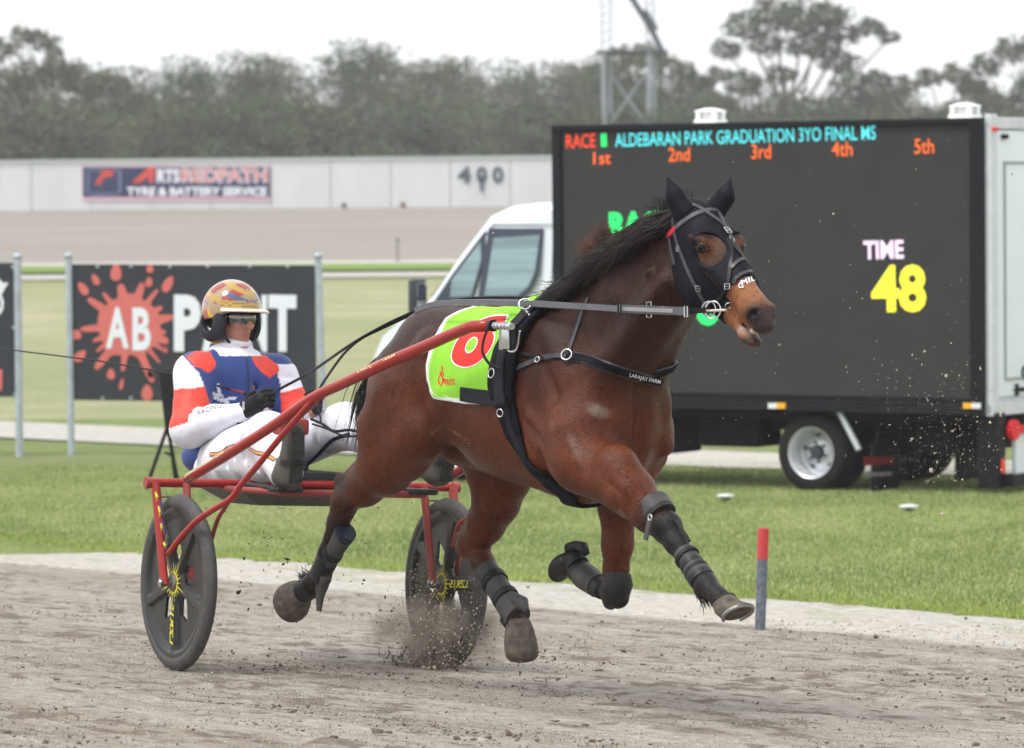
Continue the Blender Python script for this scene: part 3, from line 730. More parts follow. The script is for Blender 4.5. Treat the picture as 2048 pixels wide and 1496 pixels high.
led_text('ALDEBARAN PARK GRADUATION 3YO FINAL MS', (1231, 294), (1752, 279), (1230, 267), 'cyan', .006)
for s_, x0, x1, y0, y1 in (('1st', 1187, 1222, 304, 329), ('2nd', 1337, 1380, 295, 323), ('3rd', 1503, 1542, 289, 318), ('4th', 1664, 1705, 283, 313), ('5th', 1829, 1868, 278, 308)):
    led_text(s_, (x0, y1), (x1, y1 - 1), (x0, y0), 'orange', .008)
led_text('RACE', (1219, 474), (1352, 470), (1218, 424), 'green', .05)
led_text('6', (1392, 652), (1440, 651), (1390, 560), 'green', .03)
led_text('TIME', (1728, 519), (1808, 517), (1727, 482), 'white', .03); led_text('48', (1744, 626), (1853, 624), (1742, 531), 'yellow', .035)
# skirt reflectors
for (x0, x1, fl) in ((1536, 1570, 0), (1926, 1961, 1)):
    for k, (xa, xb) in enumerate(((x0, (x0 + x1) / 2), ((x0 + x1) / 2, x1))):
        b = MB(); P = [TK.at(xa, 817, -.066), TK.at(xb, 817, -.066), TK.at(xb, 806, -.066), TK.at(xa, 806, -.066)]; b.prism(P, TK.l * .02)
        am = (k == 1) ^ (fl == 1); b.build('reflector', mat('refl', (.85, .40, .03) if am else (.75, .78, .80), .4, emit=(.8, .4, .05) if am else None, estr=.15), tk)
# rear face: aluminium frame and doors
rx = aR - .0
b = MB()
b.bbox(tw(rx - .03, .06, (zT + zB) / 2 + .02), (.03, .06, zh + .01), AX, .006); b.bbox(tw(rx - .03, BW - .06, (zT + zB) / 2 + .02), (.03, .06, zh + .01), AX, .006)
b.bbox(tw(rx - .03, BW / 2, zT - .045), (.034, BW / 2, .05), AX, .006); b.bbox(tw(rx - .03, BW / 2, zB + .05), (.034, BW / 2, .055), AX, .006)
b.build('rear_frame', M_ALU, tk)
for k in (0, 1):
    y0 = .13 + k * (BW / 2 - .12); hw = (BW / 2 - .14) / 2
    b = MB(); b.bbox(tw(rx - .03, y0 + hw, zc + .02), (.02, hw, zh - .13), AX, .008); d = b.build('rear_door', M_TWHITE, tk)
    b = MB()
    for (cy, cz, hy, hz) in ((y0 + hw, zc + zh - .38, hw - .12, .012), (y0 + hw, zc - zh + .30, hw - .12, .012), (y0 + .13, zc - .04, .012, zh - .33), (y0 + 2 * hw - .13, zc - .04, .012, zh - .33)):
        b.bbox(tw(rx - .055, cy, cz), (.008, hy, hz), AX, .003)
    b.build('moulding', mat('moulding', (.35, .38, .42), .5), d)
    if k == 0:
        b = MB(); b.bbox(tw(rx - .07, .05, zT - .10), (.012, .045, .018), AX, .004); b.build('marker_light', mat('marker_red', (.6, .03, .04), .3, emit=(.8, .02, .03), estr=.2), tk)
        b = MB(); b.bbox(tw(rx - .065, .25, zT - .16), (.012, .05, .02), AX, .005); b.build('hinge', M_TGREY, d)
# black emblem at the lower part of the rear door
b = MB(); q = tw(rx - .055, .47, zB + .20)
for k in range(6):
    t_ = k * math.pi / 3; b.tube([q, q + TK.l * (.06 * math.cos(t_)) + TK.u * (.06 * math.sin(t_))], [.018, .008], 6)
b.tube([q + TK.l * .05, q + TK.l * .35], .02, 6); b.ring(q + TK.l * .16 + TK.u * .14, TK.f, .05, .014); b.build('emblem', M_TBLACK, tk)
# rear lower: light bar, bumper, side post
b = MB(); b.bbox(tw(rx - .0, .10, zB - .20), (.10, .07, .22), AX, .01); b.bbox(tw(rx + .0, .10, zB - .50), (.10, .07, .12), AX, .01); b.build('rear_post', M_TBLACK, tk)
b = MB(); b.bbox(tw(rx - .10, BW / 2 + .12, zB - .33), (.02, BW / 2 - .2, .19), AX, .01); b.build('tail_panel', M_TWHITE, tk)
b = MB(); b.bbox(tw(rx - .11, BW / 2 + .05, zB - .555), (.08, BW / 2 - .08, .05), AX, .015); b.build('bumper', M_TBLACK, tk)
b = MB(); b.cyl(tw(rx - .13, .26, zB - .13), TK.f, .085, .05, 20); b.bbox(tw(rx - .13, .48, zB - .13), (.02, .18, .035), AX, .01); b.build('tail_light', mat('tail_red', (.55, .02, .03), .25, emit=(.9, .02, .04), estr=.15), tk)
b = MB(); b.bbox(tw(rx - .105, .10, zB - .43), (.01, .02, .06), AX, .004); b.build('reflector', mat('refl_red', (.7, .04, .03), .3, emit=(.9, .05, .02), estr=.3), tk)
# roof vents
for px, py in ((1421, 243), (1930, 226)):
    a_ = lbl(TK.at(px, py, .35)).x; c = tw(a_, .35, zT)
    vs = .72; b = MB(); b.bbox(c + TK.u * .012, (.155 * vs, .15 * vs, .02), AX, .01)
    for i in (-1, 1):
        for j in (-1, 1): b.bbox(c + TK.f * (.11 * vs * i) + TK.l * (.10 * vs * j) + TK.u * .065, (.02, .02, .04), AX, .006)
    b.bbox(c + TK.u * .06, (.06, .055, .035), AX, .01)
    V0 = [c + TK.f * (x * .15 * vs) + TK.l * (y * .14 * vs) + TK.u * z for z, s_ in ((.10, 1), ) for x, y in ((-1, -1), (1, -1), (1, 1), (-1, 1))]
    V1 = [c + TK.f * (x * .145 * vs) + TK.l * (y * .135 * vs) + TK.u * .112 for x, y in ((-1, -1), (1, -1), (1, 1), (-1, 1))]; V2 = [c + TK.f * (x * .04) + TK.l * (y * .03) + TK.u * .135 for x, y in ((-1, -1), (1, -1), (1, 1), (-1, 1))]
    b.add(V0 + V1 + V2, [(3, 2, 1, 0)] + [(i, (i + 1) % 4, 4 + (i + 1) % 4, 4 + i) for i in range(4)] + [(4 + i, 4 + (i + 1) % 4, 8 + (i + 1) % 4, 8 + i) for i in range(4)] + [(8, 9, 10, 11)])
    b.build('roof_vent', mat('vent_white', (.80, .80, .78), .5), tk)
# cab
CL = .08; CWD = 1.95
prof = [(aL + .02, .42), (aL + .02, 2.50), (2.9, 2.53), (3.2, 2.50), (3.42, 2.41), (3.72, 2.06), (4.02, 1.68), (4.12, 1.58), (4.40, 1.45), (4.62, 1.30), (4.74, 1.10), (4.80, .82), (4.82, .42), (4.76, .28), (4.22, .28),
        (4.18, .42), (4.08, .60), (3.90, .72), (3.72, .76), (3.54, .72), (3.36, .60), (3.26, .42), (3.24, .30), (aL + .1, .30)]
def lam(z, a): # tumblehome and nose rounding: inset of the side at height z, position a
    return .10 * max(0, z - 1.5) ** 1.3 + .22 * max(0, a - 4.1) ** 2
V = []
for (a_, z_) in prof: V.append(tw(a_, CL + lam(z_, a_), z_))
for (a_, z_) in prof: V.append(tw(a_, CL + CWD - lam(z_, a_), z_))
n = len(prof); F = [tuple(range(n)), tuple(n + i for i in range(n))[::-1]] + [(i, n + i, n + (i + 1) % n, (i + 1) % n) for i in range(n)]
bm = bmesh.new(); bv = [bm.verts.new(v) for v in V]
for f in F: bm.faces.new([bv[i] for i in f])
bmesh.ops.recalc_face_normals(bm, faces=bm.faces[:])
eds = [e for e in bm.edges if (e.verts[0].index < n) == (e.verts[1].index < n)]
bm.verts.index_update(); eds = [e for e in bm.edges if (e.verts[0].index < n) == (e.verts[1].index < n)]
bmesh.ops.bevel(bm, geom=eds, offset=.05, segments=3, affect='EDGES')
bmesh.ops.triangulate(bm, faces=[f for f in bm.faces if len(f.verts) > 4])
bm.verts.index_update(); V = [v.co.copy() for v in bm.verts]; F = [tuple(v.index for v in f.verts) for f in bm.faces]; bm.free()
cab = link_mesh('cab', V, F, M_TWHITE, tk, auto=35)
def side(a_, z_, o): return tw(a_, CL + lam(z_, a_) - o, z_)
M_GLASS = mat('cab_glass', (.22, .33, .36), .05, 1.6, .35, coat=1.0, stretch=(.3, .3, 5)); M_SEAL = mat('window_seal', (.06, .07, .10), .5)  # teal bands put reflections and the view through into the glass colour
def sideposs(px, py): p = lbl(TK.at(px, py, CL + .02)); return (p.x, p.z)
def panel(pts, o, th_): 
    P = [side(a_, z_, o) for a_, z_ in pts]; b = MB(); b.prism(P, TK.l * th_); return b
door_w = [sideposs(*p) for p in ((972, 456), (1080, 457), (1076, 545), (1062, 580), (1040, 600), (958, 600))]
q_w = [sideposs(*p) for p in ((965, 462), (968, 520), (945, 600), (872, 602), (905, 548))]
panel(door_w, .012, .02).build('window_seal', M_SEAL, cab); panel(q_w, .010, .02).build('window_seal', M_SEAL, cab)
def shrink(P, k, dx=0, dz=0):
    cx_ = sum(p[0] for p in P) / len(P); cz_ = sum(p[1] for p in P) / len(P); return [(cx_ + (p[0] - cx_) * k + dx, cz_ + (p[1] - cz_) * k + dz) for p in P]
panel([sideposs(*p) for p in ((984, 476), (1076, 470), (1070, 545), (1058, 574), (1040, 590), (972, 592))], .018, .02).build('side_window', M_GLASS, cab)
panel([sideposs(*p) for p in ((958, 482), (961, 520), (945, 592), (903, 594), (905, 560))], .016, .02).build('quarter_window', M_GLASS, cab)
b = MB(); b.tube([side(aL + .12, .5, .004), side(aL + .12, 1.3, .004), side(aL + .12, 2.33, .004), side(3.36, 2.33, .004), side(3.98, 1.60, .004), side(3.9, 1.3, .004)], .006, 5); b.build('door_seam', M_SEAL, cab)
# windscreen
b = MB(); P = [tw(3.46, CL + .15, 2.36), tw(3.46, CL + CWD - .15, 2.36), tw(4.03, CL + CWD - .06, 1.67), tw(4.03, CL + .06, 1.67)]
nrm = (P[1] - P[0]).cross(P[3] - P[0]).normalized()
if nrm.dot(TK.f) < 0: nrm = -nrm
b.prism([p + nrm * .012 for p in P], nrm * -.02); b.build('windscreen', mat('windscreen_glass', (.05, .06, .07), .04, coat=1.0), cab)
for hl in (CL + .28, CL + CWD - .28):
    b = MB(); b.bbox(tw(4.70, hl, .86), (.09, .17, .13), AX, .04); b.build('headlight', mat('headlight', (.55, .58, .60), .1, coat=1.0), cab)
b = MB(); b.bbox(tw(4.79, CL + CWD / 2, .72), (.05, .45, .14), AX, .02); b.build('grille', M_TBLACK, cab)
b = MB(); b.bbox(tw(4.80, CL + CWD / 2, .42), (.06, CWD / 2 - .1, .13), AX, .03); b.build('bumper', M_TGREY, cab)
# mirror
mp_ = TK.at(835, 592, -.12)
b = MB(); b.bbox(mp_, (.045, .10, .155), [TK.f, TK.l, TK.u], .035); b.bbox(TK.at(836, 618, -.12), (.05, .10, .045), AX, .03)
b.tube([TK.at(845, 610, -.10), side(3.95, 1.40, 0.0)], .03, 8); b.build('mirror', mat('mirror_black', (.05, .055, .07), .4), cab, auto=40)
b = MB(); b.bbox(mp_ - TK.f * .047, (.004, .08, .12), AX, .02); b.build('mirror_glass', mat('mirror_gl', (.5, .5, .5), .02, metal=1.0), cab)
# chassis and underside
b = MB()
for l_ in (.55, 1.45): b.box(tw(1.0, l_, zB - .11), (2.9, .045, .08), AX)
b.box(tw(ac_, BW / 2, zB - .035), (aw - .05, BW / 2 - .08, .035), AX)
b.build('chassis', M_TGREY, tk)
b = MB(); b.bbox(tw(2.0, .60, zB - .23), (.42, .25, .19), AX, .03); b.bbox(tw(.98, .5, zB - .20), (.30, .22, .14), AX, .03); b.build('tool_box', M_TGREY, tk)
b = MB(); b.cyl(tw(2.2, .18, zB - .22), TK.f, .16, .7, 18); b.build('fuel_tank', mat('tank', (.05, .055, .07), .5), tk)
for l_ in (.22, 1.78):
    a_ = -.62
    b = MB(); b.bbox(tw(a_, l_, zB - .47), (.012, .24, .20), AX, .004); mf = b.build('mud_flap', M_TGREY, tk)
    if l_ < 1:
        fp = lambda px, py: TK.atf(px, py, a_ - .016)
        b = MB(); P = [fp(1727, 913), fp(1788, 913), fp(1788, 928), fp(1727, 932)]; b.add(P, [(0, 1, 2, 3)]); b.build('flap_panel', mat('flap_red', (.20, .01, .015), .7), mf)
        b = MB(); b.add([fp(1728, 945), fp(1784, 943), fp(1784, 951), fp(1728, 954)], [(0, 1, 2, 3)]); b.build('flap_panel', mat('flap_text', (.22, .23, .25), .7, 60, .5), mf)
b = MB(); b.bbox(tw(-1.0, BW / 2, zB - .22), (.2, .7, .14), AX, .03); b.bbox(tw(0, BW / 2, .36), (.12, .85, .12), AX, .05); b.build('axle', M_TGREY, tk)
b = MB(); b.tube([TK.at(1678, 822, .02), TK.at(1718, 900, .02)], .028, 8); b.build('mudguard_stay', mat('stay_alu', (.55, .58, .62), .4, metal=.4), tk)
b = MB(); b.tube([TK.at(1760, 825, .1), TK.at(1752, 893, .1)], .016, 8); b.build('mudguard_stay', M_TGREY, tk)
b = MB(); b.tube([TK.at(1812, 880, .6), TK.at(1818, 945, .6)], .03, 8); b.build('stabiliser', M_TGREY, tk)
M_RIM = mat('wheel_silver', (.62, .64, .67), .35, 9, .1, metal=.35, rvar=.08); M_HUBD = mat('hub_dark', (.05, .055, .065), .5)
def truck_wheel(a_, l_, out, R=.345, dual=False):
    c = tw(a_, l_, R); ax = -TK.l * out
    b = MB(); b.lathe(c, ax, [(.215, -.10), (.30, -.11), (R - .02, -.10), (R, -.07), (R, .07), (R - .02, .10), (.30, .115), (.235, .11), (.215, .10), (.21, -.10)], 48)
    tyre = b.build('wheel', M_RUB, tk, auto=40)
    dish = -.05 if dual else .06
    b = MB(); b.lathe(c, ax, [(.214, .104), (.226, .112), (.212, .095), (.195, .04), (.19, dish - .01), (.175, dish - .02), (.13, dish + .005), (.10, dish + .035), (.065, dish + .04), (.06, dish + .035)], 48)
    b.build('rim', M_RIM, tyre, auto=40)
    b = MB(); b.lathe(c, ax, [(.065, dish + .02), (.06, dish + .07), (.05, dish + .085), (.001, dish + .09)], 24); 
    for k in range(6):
        t_ = k * math.pi / 3; x = ax.orthogonal().normalized(); y = ax.cross(x); b.cyl(c + ax * (dish + .045) + x * (.085 * math.cos(t_)) + y * (.085 * math.sin(t_)), ax, .012, .03, 8)
    b.build('hub', M_HUBD, tyre, auto=40)
    b = MB()
    for k in range(5):
        t_ = k * 2 * math.pi / 5 + .35; x = ax.orthogonal().normalized(); y = ax.cross(x); rr = x * math.cos(t_) + y * math.sin(t_); tt = ax.cross(rr)
        q = c + ax * (dish + .0) + rr * .145; P = [q + tt * (.022 * math.cos(u)) + rr * (.013 * math.sin(u)) + ax * .006 for u in np.linspace(0, 2 * math.pi, 13)[:-1]]
        b.prism(P, ax * -.02)
    b.build('hand_hole', M_TBLACK, tyre)
truck_wheel(0, .13, 1, dual=True); truck_wheel(0, .36, 1, dual=True); truck_wheel(0, BW - .13, -1, dual=True); truck_wheel(0, BW - .36, -1, dual=True)
truck_wheel(3.72, .24, 1); truck_wheel(3.72, BW - .24, -1)

# ================================================================ TREES
M_BARK = mat('gum_bark', (.34, .30, .26), .9, 1.2, .3); 
def leaf_mat(nm, a_, b_):
    return mat(nm, a_, .75, .5, c2=b_, cspread=.16, spec=.2)
M_LEAF = [leaf_mat('gum_leaf_olive', (.062, .082, .032), (.105, .122, .055)), leaf_mat('gum_leaf_grey', (.055, .074, .036), (.090, .106, .058)), leaf_mat('gum_leaf_green', (.055, .075, .030), (.100, .108, .050))]
def leaf_cloud(P, s, g):
    """P (n,3) centres -> small randomly turned leaf quads (tri pairs)"""
    n = len(P); a_ = g.standard_normal((n, 3)); a_ /= np.linalg.norm(a_, axis=1)[:, None]; b_ = g.standard_normal((n, 3)); b_ -= a_ * (a_ * b_).sum(1)[:, None]; b_ /= np.linalg.norm(b_, axis=1)[:, None]
    sz = s * (.6 + .8 * g.random((n, 1))); a_ = a_ * sz; b_ = b_ * sz * .45
    V = np.stack([P - a_, P - b_ * .9, P + a_, P + b_], 1).reshape(-1, 3); return V, np.arange(4 * n).reshape(-1, 4)
def make_tree(name, H, W, clumps, seed, leafsize=.17, dens=150, lm=0, base=.25, open_=False, label=None, group=None):
    """clumps: list of (x, z, r) fractions or None"""
    g = np.random.default_rng(seed); r = random.Random(seed)
    root = empty(name, (0, 0, 0), label, 'tree', group)
    if clumps is None:
        clumps = []; n = 24
        for i in range(n):
            t = r.random(); z = base + (1 - base) * (t ** .8); 
            env = math.sin(math.pi * min(1, max(0.05, (z - base) / (1 - base) * .85 + .12))) ** .6
            an = r.random() * 6.283; rr = env * math.sqrt(r.random()) * .95
            clumps.append((math.cos(an) * rr, math.sin(an) * rr, z, .24 + .16 * r.random()))
    mb = MB(); lean = (r.random() - .5) * .1 * H
    trunk = spline([(0, 0, -.5), (lean * .3, 0, H * .25), (lean * .7, .2, H * .5), (lean, .1, H * .72)], 9)
    mb.tube(trunk, [.028 * H * (1 - .075 * i) for i in range(9)], 8)
    P = []
    for c in clumps:
        cx, cy, cz, cr = c[0] * W / 2, c[1] * W / 2, c[2] * H, c[3] * W / 2
        k = min(7, max(2, int(cz / H * 9) - 2)); s0 = trunk[k]; e0 = Vector((cx, cy, cz - cr * .2)); mid_ = (s0 + e0) / 2 + Vector((0, 0, -.06 * H * r.random()))
        if r.random() < (.95 if open_ else .6): mb.tube(spline([s0, mid_, e0], 6), [.011 * H * (1 - .14 * i) for i in range(6)], 5)
        cr = cr * (1.0 if not open_ else 1.45); m = int(dens * (cr / (W * .12)) ** 2 * (1.35 if not open_ else 6.5)); d = g.standard_normal((m, 3)); d /= np.linalg.norm(d, axis=1)[:, None]
        rad_ = cr * (.45 + .6 * g.random((m, 1)) ** .6); q = d * rad_ * np.array([1.15, 1.15, .72]); 
        q = q + .25 * cr * np.stack([vnoise(q[:, 0] * 2 + seed, q[:, 1] * 2), vnoise(q[:, 1] * 2, q[:, 2] * 2), vnoise(q[:, 2] * 2, q[:, 0] * 2)], 1) * 2
        P.append(q + np.array([cx, cy, cz]))
    P = np.concatenate(P); V, F = leaf_cloud(P, leafsize, g)
    mb.build('trunk', M_BARK, root, smooth=True); link_mesh('crown', V, F, M_LEAF[lm], root)
    return root
def clone(root):
    r2 = root.copy(); COL.objects.link(r2)
    for ch in root.children:
        c = ch.copy(); COL.objects.link(c); c.parent = r2; c.matrix_parent_inverse = ch.matrix_parent_inverse.copy()
    return r2
def put(o, px, ytop, Y, H, sx=1.0, rz=0.0):
    top = atY(px, ytop, Y); gz = float(zt(top.x, Y)); s = (top.z - gz) / H
    o.location = (top.x, Y, gz); o.scale = (s * sx, s * sx, s); o.rotation_euler = (0, 0, rz)
GL = 'gum trees of the bushland behind the white wall'
LM = [(-170, 'wall outside the left edge'), (-540, 'far left stretch of wall, first along'), (-450, 'far left stretch of wall, second along'), (-360, 'far left stretch of wall, third along'), (-270, 'far left stretch of wall, fourth along'), (2210, 'wall hidden beyond the truck, first along'), (2290, 'wall hidden beyond the truck, second along'), (2380, 'wall hidden beyond the truck, third along'), (2470, 'wall hidden beyond the truck, fourth along'), (-60, 'cut-off board at the left edge'), (40, 'left edge post of the cut-off board'), (130, 'left post of the splat board'), (215, 'emblem at the left end of the banner'), (300, 'middle of the wall banner'),
      (372, 'start of the long word on the wall banner'), (440, 'driver\'s helmet'), (505, 'right end of the wall banner'), (565, 'wall just right of the banner'), (640, 'right post of the splat board'), (715, 'first drain stub right of the banner'), (790, 'thin post in the far track'), (850, 'wall a little left of the 400 figures'),
      (915, 'figure 4 of the 400 marker'), (965, 'middle of the 400 marker'), (1030, 'roof of the truck cab'), (1085, 'rear of the truck cab'), (1140, 'left top corner of the screen'), (1195, 'left leg of the steel tower'), (1270, 'gap between the tower legs'), (1350, 'screen just right of the steel tower'), (1420, 'left roof vent'), (1490, 'screen right of the left roof vent'),
      (1580, 'middle of the screen'), (1740, 'word FINAL on the screen'), (1810, 'screen left of the right roof vent'), (1880, 'right roof vent'), (1960, 'rear top corner of the truck'), (2050, 'white rear door of the truck'), (2120, 'area beyond the right edge of the truck')]
_used = {}
def landmark(px, kind):
    c = sorted(LM, key=lambda q: abs(q[0] - px))
    for q in c:
        if (kind, q[1]) not in _used: _used[(kind, q[1])] = 1; return q[1]
    return c[0][1]
protos = [make_tree('gum_tree', 13, 12, None, 30 + i, .16, 200, i % 3, base=[.22, .12, .3, .15, .2][i], label='olive gum tree among the dense bushland behind the white wall', group=GL) for i in range(5)]
rows = [(-60, 175, 262, 1.0), (40, 172, 270, 1.0), (130, 150, 285, 1.1), (215, 150, 268, 1.0), (300, 178, 300, .9), (372, 152, 268, 1.05), (440, 150, 275, 1.0), (505, 165, 290, .9), (565, 150, 275, 1.0), (640, 146, 285, 1.0),
        (715, 122, 275, 1.05), (790, 146, 290, 1.0), (850, 143, 268, 1.0), (915, 152, 282, .9), (965, 165, 272, .9), (1030, 160, 290, .9), (1085, 165, 266, .9), (1140, 148, 280, .95), (1195, 150, 262, .9),
        (1350, 170, 285, 1.0), (1420, 212, 270, 1.0), (1490, 190, 290, .9), (1740, 198, 275, .9), (1810, 205, 290, .9), (1960, 190, 270, .9), (2110, 150, 262, 1.0), (-130, 160, 280, 1.0), (-210, 168, 268, 1.0), (-290, 150, 278, 1.0), (-370, 160, 266, 1.1), (-460, 148, 280, 1.0), (-550, 165, 270, 1.1), (2190, 165, 275, 1.0), (2270, 155, 266, 1.0), (2360, 168, 280, 1.1), (2450, 150, 270, 1.0)]
k = 0
for i, (px, yt, Y, sx) in enumerate(rows):
    o = protos[i] if i < 5 else clone(protos[(i * 3 + 1) % 5])
    put(o, px, yt, Y, 13.0, sx * (.9 + .25 * random.random()), random.random() * 6.28); o['label'] = 'tall olive gum tree above the ' + landmark(px, 'a')
# lower, nearer understorey row that closes the foot of the wood
UG = 'bushy young gum trees in the understorey behind the wall'
bp = [make_tree('bushy_tree', 8, 9, None, 60 + i, .15, 230, (i + 1) % 3, base=.05, label='low bushy gum tree in the understorey just above the white wall', group=UG) for i in range(3)]
for i in range(34):
    px = -560 + i * 92 + random.uniform(-25, 25); yt = random.uniform(215, 262); Y = random.uniform(228, 258)
    o = bp[i] if i < 3 else clone(bp[i % 3]); put(o, px, yt, Y, 8.0, 1.15 + .3 * random.random(), random.random() * 6.28); o['label'] = 'low bushy young gum tree above the ' + landmark(px, 'b')
# individual characterful trees
def cl(lst): return [(x, random.uniform(-.35, .35), z, r_) for x, z, r_ in lst]
t = make_tree('gum_tree', 17, 15, cl([(-.45, .90, .13), (-.15, .97, .15), (.1, .93, .16), (.35, .95, .13), (.5, .88, .12), (-.6, .82, .10), (.2, .83, .15), (-.2, .84, .12), (.75, .90, .09), (.92, .86, .07), (.45, .76, .12),
     (-.45, .66, .12), (-.9, .68, .09), (-.7, .70, .08), (.55, .66, .13), (.85, .68, .10), (-.1, .70, .09), (-.55, .52, .15), (-.2, .50, .15), (.15, .52, .16), (.5, .55, .16), (.8, .56, .14), (1.0, .48, .14), (-.85, .48, .15), (.3, .42, .2), (-.3, .40, .2), (.75, .40, .2), (-.7, .38, .2), (1.15, .40, .15)]),
     91, .16, 260, 1, open_=True, label='tallest gum tree with an open spreading crown above the truck screen')
put(t, 1585, 8, 262, 17.0, 1.0)
t = make_tree('gum_tree', 15, 16, cl([(-.85, .74, .08), (-.7, .80, .07), (-.62, .86, .09), (-.45, .92, .09), (-.25, .97, .08), (-.1, .95, .09), (0, .90, .05), (-.4, .76, .11), (-.2, .80, .12), (.05, .82, .12), (.25, .76, .12), (.45, .74, .12), (.62, .68, .11), (.8, .64, .12),
     (-.55, .64, .13), (-.3, .62, .15), (0, .60, .15), (.3, .60, .15), (.55, .55, .15), (-.8, .55, .15), (-.9, .42, .2), (-.4, .45, .2), (.1, .42, .22), (.6, .42, .2), (.9, .5, .14)]),
     92, .16, 260, 0, open_=True, label='gum tree at the left with a wispy domed top rising over the wood')
put(t, 110, 58, 258, 15.0, 1.0)
t = make_tree('gum_tree', 15, 14, cl([(-.9, .72, .09), (-.65, .80, .10), (-.4, .86, .11), (-.1, .90, .11), (.2, .91, .12), (.45, .86, .12), (.65, .78, .12), (.85, .70, .12), (-.5, .66, .13), (-.1, .68, .14), (.3, .66, .15), (.6, .60, .15), (-.7, .5, .18), (-.2, .48, .2), (.3, .46, .2), (.8, .48, .18)]),
     93, .16, 260, 2, open_=True, label='gum tree with an arched crown behind the right roof vent of the truck')
put(t, 1880, 118, 258, 15.0, .9)
t = make_tree('gum_tree', 15, 14, cl([(-.6, .76, .11), (-.4, .88, .12), (-.1, .96, .13), (.2, .98, .13), (.5, .9, .13), (-.75, .64, .12), (-.3, .7, .14), (.1, .74, .16), (.5, .68, .16), (-.6, .45, .16), (0, .5, .2), (.6, .48, .2)]),
     94, .16, 260, 1, open_=True, label='tall gum tree cut off by the right edge above the truck')
put(t, 2040, 84, 262, 15.0, .9)
t = make_tree('gum_tree', 15, 13, cl([(-.8, .78, .12), (-.5, .86, .14), (-.2, .94, .14), (.1, .97, .14), (.4, .9, .14), (.65, .82, .14), (.85, .72, .13), (-.5, .7, .17), (0, .76, .2), (.4, .7, .2), (.8, .58, .16), (-.7, .55, .2), (-.2, .55, .22), (.3, .5, .24), (.7, .42, .2)]),
     95, .16, 260, 0, open_=True, label='rounded gum tree directly behind the steel lattice tower')
put(t, 1285, 98, 285, 15.0, 1.0)

# ================================================================ LATTICE TOWER
TY = 232.0; pp = lambda x, y, dy=0: atY(x, y, TY + dy)
M_STEEL = mat('tower_steel', (.32, .36, .40), .6, 2, .1, metal=.3); M_STEELD = mat('tower_dark', (.05, .06, .075), .6)
tb = pp(1258, 330); tz = float(zt(tb.x, TY)); 
tower = empty('lattice_tower', (tb.x, TY, tz), 'grey steel lattice tower with a dark slanting boom above the trees', 'tower')
for (x0, x1, dy, r_) in ((1213, 1206, 0, .12), (1296, 1299, 0, .12), (1224, 1220, 2.2, .08), (1310, 1308, 2.2, .10)):
    b = MB(); b.tube([pp(x0, 470, dy), pp((x0 + x1) / 2, 250, dy), pp(x1, 104, dy)], r_, 8); b.build('leg', M_STEEL, tower)
b = MB()
for (a_, c_) in (((1222, 150), (1290, 245)), ((1290, 150), (1222, 245)), ((1216, 262), (1298, 262)), ((1222, 262), (1300, 420)), ((1300, 262), (1216, 420))): b.tube([pp(*a_, .5), pp(*c_, .5)], .065, 6)
b.build('brace', M_STEEL, tower)
b = MB(); b.box((pp(1258, 105, 1).x, TY + 1, pp(1258, 105, 1).z), (1.75, 1.2, .035)); b.build('platform', M_STEELD, tower)
b = MB()
for (x0, x1) in ((1204, 1202), (1221, 1223), (1292, 1294), (1312, 1303)): b.tube([pp(x0, 104, 1), pp(x1, -60, 1)], .035, 6)
b.build('upper_mast', M_STEEL, tower)
b = MB(); b.tube([pp(1328, 108, .4), pp(1298, 50, .4), pp(1262, -6, .4), pp(1225, -60, .4)], [.13, .16, .15, .13], 8); b.tube([pp(1285, 22, .4), pp(1310, 62, .4)], .24, 6); b.build('boom', M_STEELD, tower)
b = MB()
for k in range(9):
    y = 104 - k * 18; b.tube([pp(1204, y, 1), pp(1221, y - 10, 1)], .03, 5); b.tube([pp(1292, y, 1), pp(1310, y - 10, 1)], .03, 5)
b.build('lacing', M_STEEL, tower)
